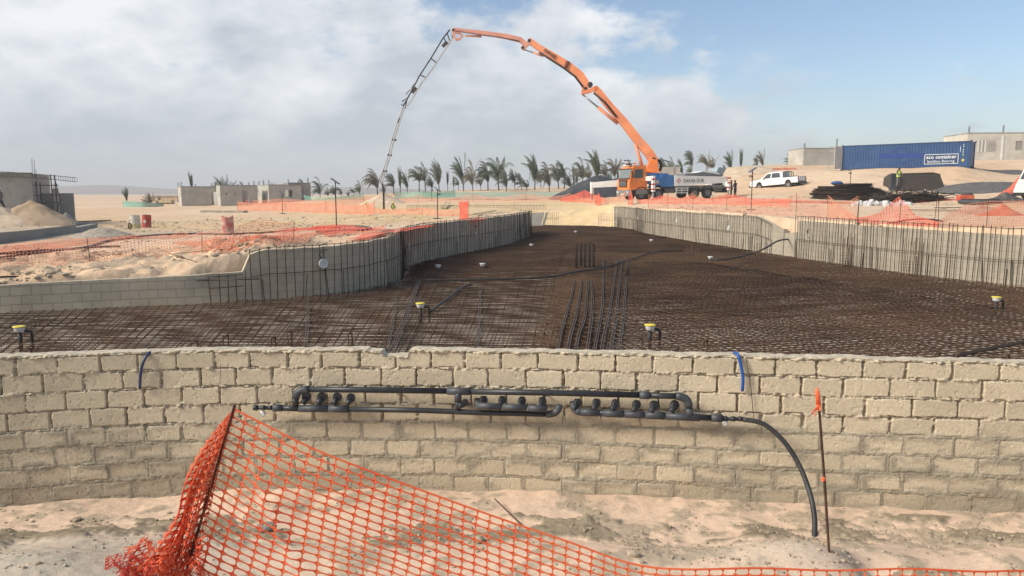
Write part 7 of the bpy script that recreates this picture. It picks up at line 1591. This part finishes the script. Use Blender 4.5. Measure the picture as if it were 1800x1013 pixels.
    # far front outrigger swings out ahead of the cab
    mb = MB(); a0 = Vector((3.9, -1.2, 1.6)); a1 = Vector((7.55, -3.0, 1.5)); dv = a1 - a0; Mq = Matrix.Translation(a0) @ dv.to_track_quat('X', 'Z').to_matrix().to_4x4(); mb.prism([(0, -.3), (0, .42), (dv.length, .22), (dv.length, -.28)], -.2, .2, Mq); o = mb.build('outrigger_beam', TW, t)
    mb = MB(); mb.rbox(a1.x - .13, a1.x + .13, a1.y - .13, a1.y + .13, .65, 1.75, .02); mb.build('outrigger_leg', TW, o); mb = MB(); mb.tube([(a1.x, a1.y, .05), (a1.x, a1.y, .8)], .07, 8); mb.build('leg_ram', HYD, o)
    # ---- boom, modelled in place (world) and hung on the truck
    bm_ = thing('boom_helper'); bpy.data.objects.remove(bm_)
    Minv = (Matrix.Translation(t.location) @ t.rotation_euler.to_matrix().to_4x4()).inverted()
    def YB(px): return float(np.interp(px, [670, 1150], [77.5, 70.6]))
    def W(px, py, dy=0.0): p = P(px, py, YB(px)); return Minv @ Vector((p.x, p.y + dy, p.z))
    def beam(name, pts, hs, wd, m, parent=t):
        """box section following pts (pixels) with half heights in px"""
        mb = MB(); prof = []; up = []; lo = []
        for i, (x, y) in enumerate(pts):
            x0, y0 = pts[max(i - 1, 0)]; x1, y1 = pts[min(i + 1, len(pts) - 1)]; dx, dy = x1 - x0, y1 - y0; L = math.hypot(dx, dy); nx, ny = -dy / L, dx / L
            up.append((x + nx * hs[i], y + ny * hs[i])); lo.append((x - nx * hs[i], y - ny * hs[i]))
        ring = up + lo[::-1]; n_ = len(ring); vs = [W(a, b, -wd / 2) for a, b in ring] + [W(a, b, wd / 2) for a, b in ring]; k = len(pts)
        fs = []
        for i in range(k - 1): fs += [(i, i + 1, n_ - 2 - i, n_ - 1 - i), (n_ + i, n_ + n_ - 1 - i, n_ + n_ - 2 - i, n_ + i + 1)]
        for i in range(n_): j = (i + 1) % n_; fs.append((i, i + n_, j + n_, j))
        mb.add(vs, fs); return mb.build(name, m, parent)
    def rod(name, pts, r, m, parent=t, dy=0.0): mb = MB(); mb.tube([W(x, y, dy) for x, y in pts], r, 8); return mb.build(name, m, parent, smooth=True)
    def pin(x, y, r, wd, parent, m=BLK):
        mb = MB(); a = W(x, y, -wd / 2 - .05); b = W(x, y, wd / 2 + .05); mb.tube([a, b], r, 14); return mb.build('pivot_pin', m, parent)
    tur = beam('turret', [(1147, 306), (1146, 298), (1147, 288), (1149, 280)], [11, 10.5, 8, 5], .9, ORG)
    mb = MB(); mb.tube([W(1150, 281), W(1160, 283), W(1163, 291), W(1160, 298), W(1152, 300)], .16, 8); mb.build('turret_hose', DK, tur, smooth=True)
    s1 = beam('boom_arm', [(1150, 284), (1140, 268), (1120, 245), (1096, 214), (1070, 185), (1052, 162), (1046, 153)], [7.5, 8, 7.5, 7, 6.5, 6, 4], .55, ORG2); pin(1148, 281, .22, .6, s1); pin(1046, 155, .16, .6, s1, ORG)
    s1k = beam('knuckle_link', [(1048, 154), (1036, 160), (1022, 163)], [3.6, 3.2, 3], .62, ORG2)
    rod('hydraulic_cylinder', [(1086, 217), (1052, 189)], .16, ORG2, s1); rod('piston_rod', [(1052, 189), (1024, 166)], .08, HYD, s1); rod('concrete_pipe', [(1083, 206), (1062, 180), (1043, 164)], .10, DK, s1, -.34)
    rod('luffing_cylinder', [(1131, 298), (1124, 276), (1117, 253)], .15, ORG2, tur); rod('piston_rod', [(1134, 305), (1130, 292)], .09, HYD, tur)
    s2 = beam('boom_arm', [(1029, 158), (1028, 145), (1020, 132), (1000, 116), (975, 100), (948, 84), (930, 71)], [5.5, 7, 6.5, 6.3, 5.6, 5, 4.6], .48, ORG2); pin(1029, 156, .15, .5, s2); pin(1037, 149, .26, .3, s2, DK)
    rod('concrete_pipe', [(1024, 153), (1010, 135), (990, 120), (965, 104), (948, 93)], .09, DK, s2, -.30); mb = MB(); c0 = W(997, 112); mb.tube([W(998, 108, -.3), W(993, 120, -.3)], .18, 6); mb.tube([W(998, 108, .3), W(993, 120, .3)], .18, 6); mb.build('clamp_band', mat('dark_red_steel', (.20, .06, .04), .6), s2)
    # marking on the second arm
    a = W(1003, 113, -.27); b = W(1029, 131, -.27); ex = (b - a).normalized(); nrm = (W(1003, 113, -1) - W(1003, 113, 0)).normalized(); ey = nrm.cross(ex).normalized(); Mx = Matrix((ex, ey, nrm)).transposed().to_4x4(); Mx.translation = a
    txt = text_mesh('CIFA K41H', .46, (1.52, .16, 0), Mx @ Matrix.Rotation(math.pi, 4, 'Z') , mat('black_lettering', (.03, .02, .02), .6), s2, bold=.015, sx=.62)
    rod('hydraulic_cylinder', [(955, 98), (938, 92)], .12, ORP, s2); rod('piston_rod', [(940, 93), (918, 86)], .06, HYD, s2)
    k2 = beam('knuckle_link', [(934, 70), (926, 78), (918, 86)], [4, 3.2, 3.6], .5, ORP); pin(930, 72, .15, .52, k2); pin(919, 84, .13, .5, k2)
    s3 = beam('boom_arm', [(924, 78), (915, 70), (890, 64), (850, 58), (820, 54.5), (797, 51.5)], [3.8, 4.4, 4.2, 3.6, 3.0, 2.4], .38, ORP); rod('concrete_pipe', [(912, 73), (880, 66.5), (840, 61), (800, 54)], .07, mat('pipe_dull_red', (.22, .09, .07), .6), s3, -.25)
    rod('hydraulic_cylinder', [(846, 64), (818, 62.5)], .10, ORP, s3)
    k3 = beam('knuckle_link', [(797, 53), (798, 63), (803, 69)], [2.2, 2.2, 2], .4, ORP); beam('knuckle_link', [(813, 62), (808, 68), (802, 70)], [1.6, 1.6, 1.8], .36, ORP); beam('knuckle_link', [(797, 56), (805, 57.5), (813, 61)], [1.5, 1.5, 1.6], .36, ORP); pin(797, 53, .12, .42, k3)
    # fourth arm: light frame of two rails with rungs
    r1 = [(792, 50), (778, 68), (757, 103), (738, 132), (715, 175), (709, 186)]; r2 = [(796, 66), (783, 86), (762, 118), (741, 146), (722, 178), (713, 188)]
    s4 = beam('boom_arm', r2, [1.1, 1.1, 1.0, 1.0, .95, .95], .22, BMET); rod('upper_rail', r1, .07, DK, s4); rod('tip_link', [(790, 50), (797, 54), (795, 66)], .10, BMET, s4)
    for (a, b) in [((786, 58), (791, 73)), ((780, 66), (787, 80)), ((757, 102), (767, 110)), ((738, 131), (748, 136)), ((726, 152), (734, 157))]: rod('cross_strut', [a, b], .06, DK, s4)
    for (x, y) in [(782, 77), (728, 158)]: beam('ladder_plate', [(x + 4, y - 4), (x - 4, y + 5)], [3.0, 3.0], .06, DK, s4)
    rod('hydraulic_cylinder', [(729, 147), (713, 166)], .06, HYD, s4); rod('bracket', [(707, 178), (716, 172), (712, 190), (706, 183)], .07, DK, s4)
    r5 = [(711, 188), (703, 212), (693, 245), (684, 280), (676, 305), (672, 322)]; r5b = [(709, 186), (699, 212), (689, 245), (680, 280), (671, 305), (669, 320)]
    s5 = beam('boom_arm', r5, [.95, .95, .95, .95, .9, .8], .24, BMET); rod('delivery_pipe', r5b, .065, mat('pale_pipe', (.45, .45, .46), .5), s5); beam('ladder_plate', [(703, 207), (700, 216)], [1.4, 1.4], .06, DK, s5)
    for y in (245, 272, 300): x = np.interp(y, [188, 322], [710, 671]); rod('clamp', [(x - 4, y), (x + 3, y + 1)], .10, DK, s5)
    rod('end_hose', [(671, 320), (674, 332), (674.5, 350), (675, 372)], .10, DK)
pump_truck()

# ================================================================ PEOPLE
SKIN = mat('dark_skin', (.085, .05, .035), .6, scale=8, var=.1); VEST = mat('hi_vis_vest', (.62, .80, .05), .6, scale=6, var=.08); HELM = mat('yellow_helmet', (.80, .58, .05), .4); HELW = mat('white_helmet', (.7, .7, .68), .4); CLG = mat('grey_cloth', (.16, .155, .15), .9, scale=5); CLD = mat('dark_cloth', (.035, .037, .045), .9, scale=5, col2=(.06, .06, .065)); CLB = mat('blue_cloth', (.05, .07, .12), .9, scale=5); SHOE = mat('boot', (.03, .025, .02), .7)
def person(loc, rz, label, vest=None, helmet=None, top=CLG, legs=CLD, pose='stand'):
    t = thing('person', loc, rz, label=label, cat='person')
    J = dict(pel=(0, 0, .95), bel=(0, .0, 1.08), che=(0, 0, 1.30), shc=(0, .0, 1.43), nec=(0, 0, 1.50), hed=(0, -.01, 1.60), crn=(0, 0, 1.70),
             sl=(.17, 0, 1.41), el=(.25, .02, 1.15), wl=(.27, -.08, .92), hl=(.27, -.10, .86), sr=(-.17, 0, 1.41), er=(-.26, .02, 1.16), wr=(-.26, -.12, .95), hr=(-.26, -.15, .89),
             tl=(.09, 0, .90), kl=(.11, -.02, .50), al=(.12, .02, .09), ol=(.13, -.14, .04), tr=(-.09, 0, .90), kr=(-.11, -.03, .50), ar=(-.13, .02, .09), orr=(-.14, -.14, .04))
    if pose == 'work':
        J.update(el=(.24, -.12, 1.16), wl=(.12, -.36, 1.12), hl=(.09, -.41, 1.11), er=(-.25, -.10, 1.14), wr=(-.10, -.34, 1.05), hr=(-.07, -.40, 1.03), hed=(0, -.06, 1.60), crn=(0, -.07, 1.70), nec=(0, -.02, 1.5))
    if pose == 'stride': J.update(kl=(.10, -.20, .52), al=(.10, -.20, .09), ol=(.10, -.36, .05), kr=(-.11, .08, .50), ar=(-.12, .26, .12), orr=(-.12, .12, .04), wl=(.26, .15, .97), hl=(.26, .19, .92), wr=(-.26, -.22, 1.0), hr=(-.26, -.28, .96))
    Rr = dict(pel=(.15, .11), bel=(.14, .10), che=(.165, .11), shc=(.13, .09), nec=(.055, .055), hed=(.082, .10), crn=(.062, .075), sl=(.062, .062), el=(.047, .047), wl=(.034, .034), hl=(.040, .022), sr=(.062, .062), er=(.047, .047), wr=(.034, .034), hr=(.040, .022), tl=(.092, .092), kl=(.062, .062), al=(.045, .045), ol=(.045, .035), tr=(.092, .092), kr=(.062, .062), ar=(.045, .045), orr=(.045, .035))
    E = [('pel', 'bel'), ('bel', 'che'), ('che', 'shc'), ('shc', 'nec'), ('nec', 'hed'), ('hed', 'crn'), ('shc', 'sl'), ('sl', 'el'), ('el', 'wl'), ('wl', 'hl'), ('shc', 'sr'), ('sr', 'er'), ('er', 'wr'), ('wr', 'hr'), ('pel', 'tl'), ('tl', 'kl'), ('kl', 'al'), ('al', 'ol'), ('pel', 'tr'), ('tr', 'kr'), ('kr', 'ar'), ('ar', 'orr')]
    ks = list(J); me = bpy.data.meshes.new('body'); me.from_pydata([J[k] for k in ks], [(ks.index(a), ks.index(b)) for a, b in E], []); me.update()
    ob = bpy.data.objects.new('body', me); COL.objects.link(ob); sk = ob.modifiers.new('skin', 'SKIN'); sk.use_smooth_shade = True
    for i, k in enumerate(ks): v = me.skin_vertices[0].data[i]; v.radius = Rr[k]; v.use_root = (k == 'pel')
    ob.modifiers.new('sub', 'SUBSURF').levels = 2; bpy.context.view_layer.update(); m2 = bpy.data.meshes.new_from_object(ob.evaluated_get(bpy.context.evaluated_depsgraph_get())); bpy.data.objects.remove(ob)
    for m_ in (SKIN, top, legs, SHOE): m2.materials.append(m_)
    wz = {1: Vector(J['wl']), -1: Vector(J['wr'])}
    for p in m2.polygons:
        c = p.center; i = 1
        if c.z > 1.49: i = 0
        elif c.z < .13: i = 3
        elif c.z < .96 and abs(c.x) < .22: i = 2
        if min((c - wz[1]).length, (c - wz[-1]).length) < .09: i = 0
        p.material_index = i; p.use_smooth = True
    # fingers and facial features added to the same surface
    bm = bmesh.new(); bm.from_mesh(m2); n0 = len(bm.faces)
    def addtube(pts, r, n=5):
        q = MB(); q.tube(pts, r, n, rs=[r * (1 - .3 * i / (len(pts) - 1)) for i in range(len(pts))]); vv = [bm.verts.new(v) for v in q.v]
        for f in q.f:
            try: bm.faces.new([vv[i] for i in f])
            except ValueError: pass
    for h, w, sx in (('hl', 'wl', 1), ('hr', 'wr', -1)):
        H_ = Vector(J[h]); d = (H_ - Vector(J[w])).normalized(); s_ = d.cross(Vector((sx, 0, 0))).normalized(); inn = Vector((-sx, 0, 0))
        for k, ln in enumerate((.065, .075, .07, .055)): b0 = H_ + s_ * (.026 - k * .017) + d * .01; addtube([b0, b0 + d * ln * .5, b0 + d * ln * .85 + inn * .018], .0085)
        b0 = H_ + s_ * .03 - d * .02; addtube([b0, b0 + s_ * .025 + d * .02, b0 + s_ * .03 + d * .05 + inn * .01], .010)
    hc = Vector(J['hed'])
    addtube([hc + Vector((0, -.085, .02)), hc + Vector((0, -.118, -.008)), hc + Vector((0, -.10, -.022))], .012, 6)
    for s in (-1, 1): addtube([hc + Vector((s * .078, .0, -.02)), hc + Vector((s * .092, .008, .01)), hc + Vector((s * .08, .0, .03))], .012, 6); addtube([hc + Vector((s * .032 - .012, -.088, .028)), hc + Vector((s * .032 + .012, -.088, .028))], .007, 5)
    addtube([hc + Vector((-.025, -.092, -.045)), hc + Vector((.025, -.092, -.045))], .007, 5)
    bm.to_mesh(m2); bm.free(); body = link('body', m2, t)
    if vest:
        mb = MB(); n = 18; rings = [(.92, .175, .135), (1.08, .170, .128), (1.30, .192, .14), (1.40, .165, .12), (1.455, .10, .085)]
        vs = [Vector((a * math.cos(k / n * 6.2832), b * math.sin(k / n * 6.2832) + J['che'][1], z)) for z, a, b in rings for k in range(n)]; mb.add(vs, [(i * n + k, i * n + (k + 1) % n, (i + 1) * n + (k + 1) % n, (i + 1) * n + k) for i in range(len(rings) - 1) for k in range(n)]); v_ = mb.build('vest', vest, t, smooth=True)
        mb = MB(); 
        for z0 in (1.02, 1.16): vs = [Vector(((.179 if z0 < 1.1 else .185) * math.cos(k / n * 6.2832), (.137 if z0 < 1.1 else .14) * math.sin(k / n * 6.2832), z)) for z in (z0, z0 + .045) for k in range(n)]; mb.add(vs, [(k, (k + 1) % n, n + (k + 1) % n, n + k) for k in range(n)])
        mb.build('reflective_strip', mat('reflective_grey', (.6, .6, .58), .3), v_)
    if helmet: mb = MB(); c = J['crn']; mb.lathe([(.135, -.035), (.125, -.02), (.118, .0), (.11, .05), (.075, .095), (.0, .11)], 18, Matrix.Translation((c[0], c[1] + .01, c[2] - .02))); mb.build('helmet', helmet, t, smooth=True)
    else: mb = MB(); c = J['crn']; mb.lathe([(.088, -.05), (.094, .0), (.075, .055), (.0, .075)], 14, Matrix.Translation((c[0], c[1] + .012, c[2] - .03))); mb.build('hair', CLD, t, smooth=True)
    return t
person(place(1578, 329, 66.2), R(20), 'worker in a yellow vest standing with his back turned on the dark stack', VEST, None, CLD, CLG, 'work')
person(place(1284.5, 348, 72.5), R(60), 'dark clothed person standing left of two behind the truck tail', None, None, CLD, CLD, 'stand')
person(place(1292, 348, 73), R(-70), 'dark clothed person standing right of two behind the truck tail', None, None, CLB, CLD, 'work')
person(place(691, 386, 74), R(40), 'worker in a yellow vest and helmet standing in the pit right of the pump hose', VEST, HELM, CLG, CLG, 'work')
person(place(644, 386, 76), R(-30), 'worker in a yellow helmet half hidden in the pit left of the pump hose', VEST, HELM, CLG, CLG, 'stand')
person(place(2, 378, 47.5), R(80), 'worker in a white helmet at the left edge beside the grey building', None, HELW, CLG, CLD, 'stride')

# ================================================================ HAZE
def haze():
    mb = MB(); mb.box(-3550, 3550, -70, 3650, -4.0, 46.0); m = bpy.data.materials.new('haze_air'); m.use_nodes = True; nt = m.node_tree; n = nt.nodes; l = nt.links
    n.remove(n['Principled BSDF']); v = n.new('ShaderNodeVolumePrincipled'); v.inputs['Color'].default_value = (1, 1, 1, 1); v.inputs['Density'].default_value = .0006; v.inputs['Anisotropy'].default_value = 0
    l.new(v.outputs[0], n['Material Output'].inputs['Volume']); o = mb.build('haze', m); o['kind'] = 'stuff'
haze()
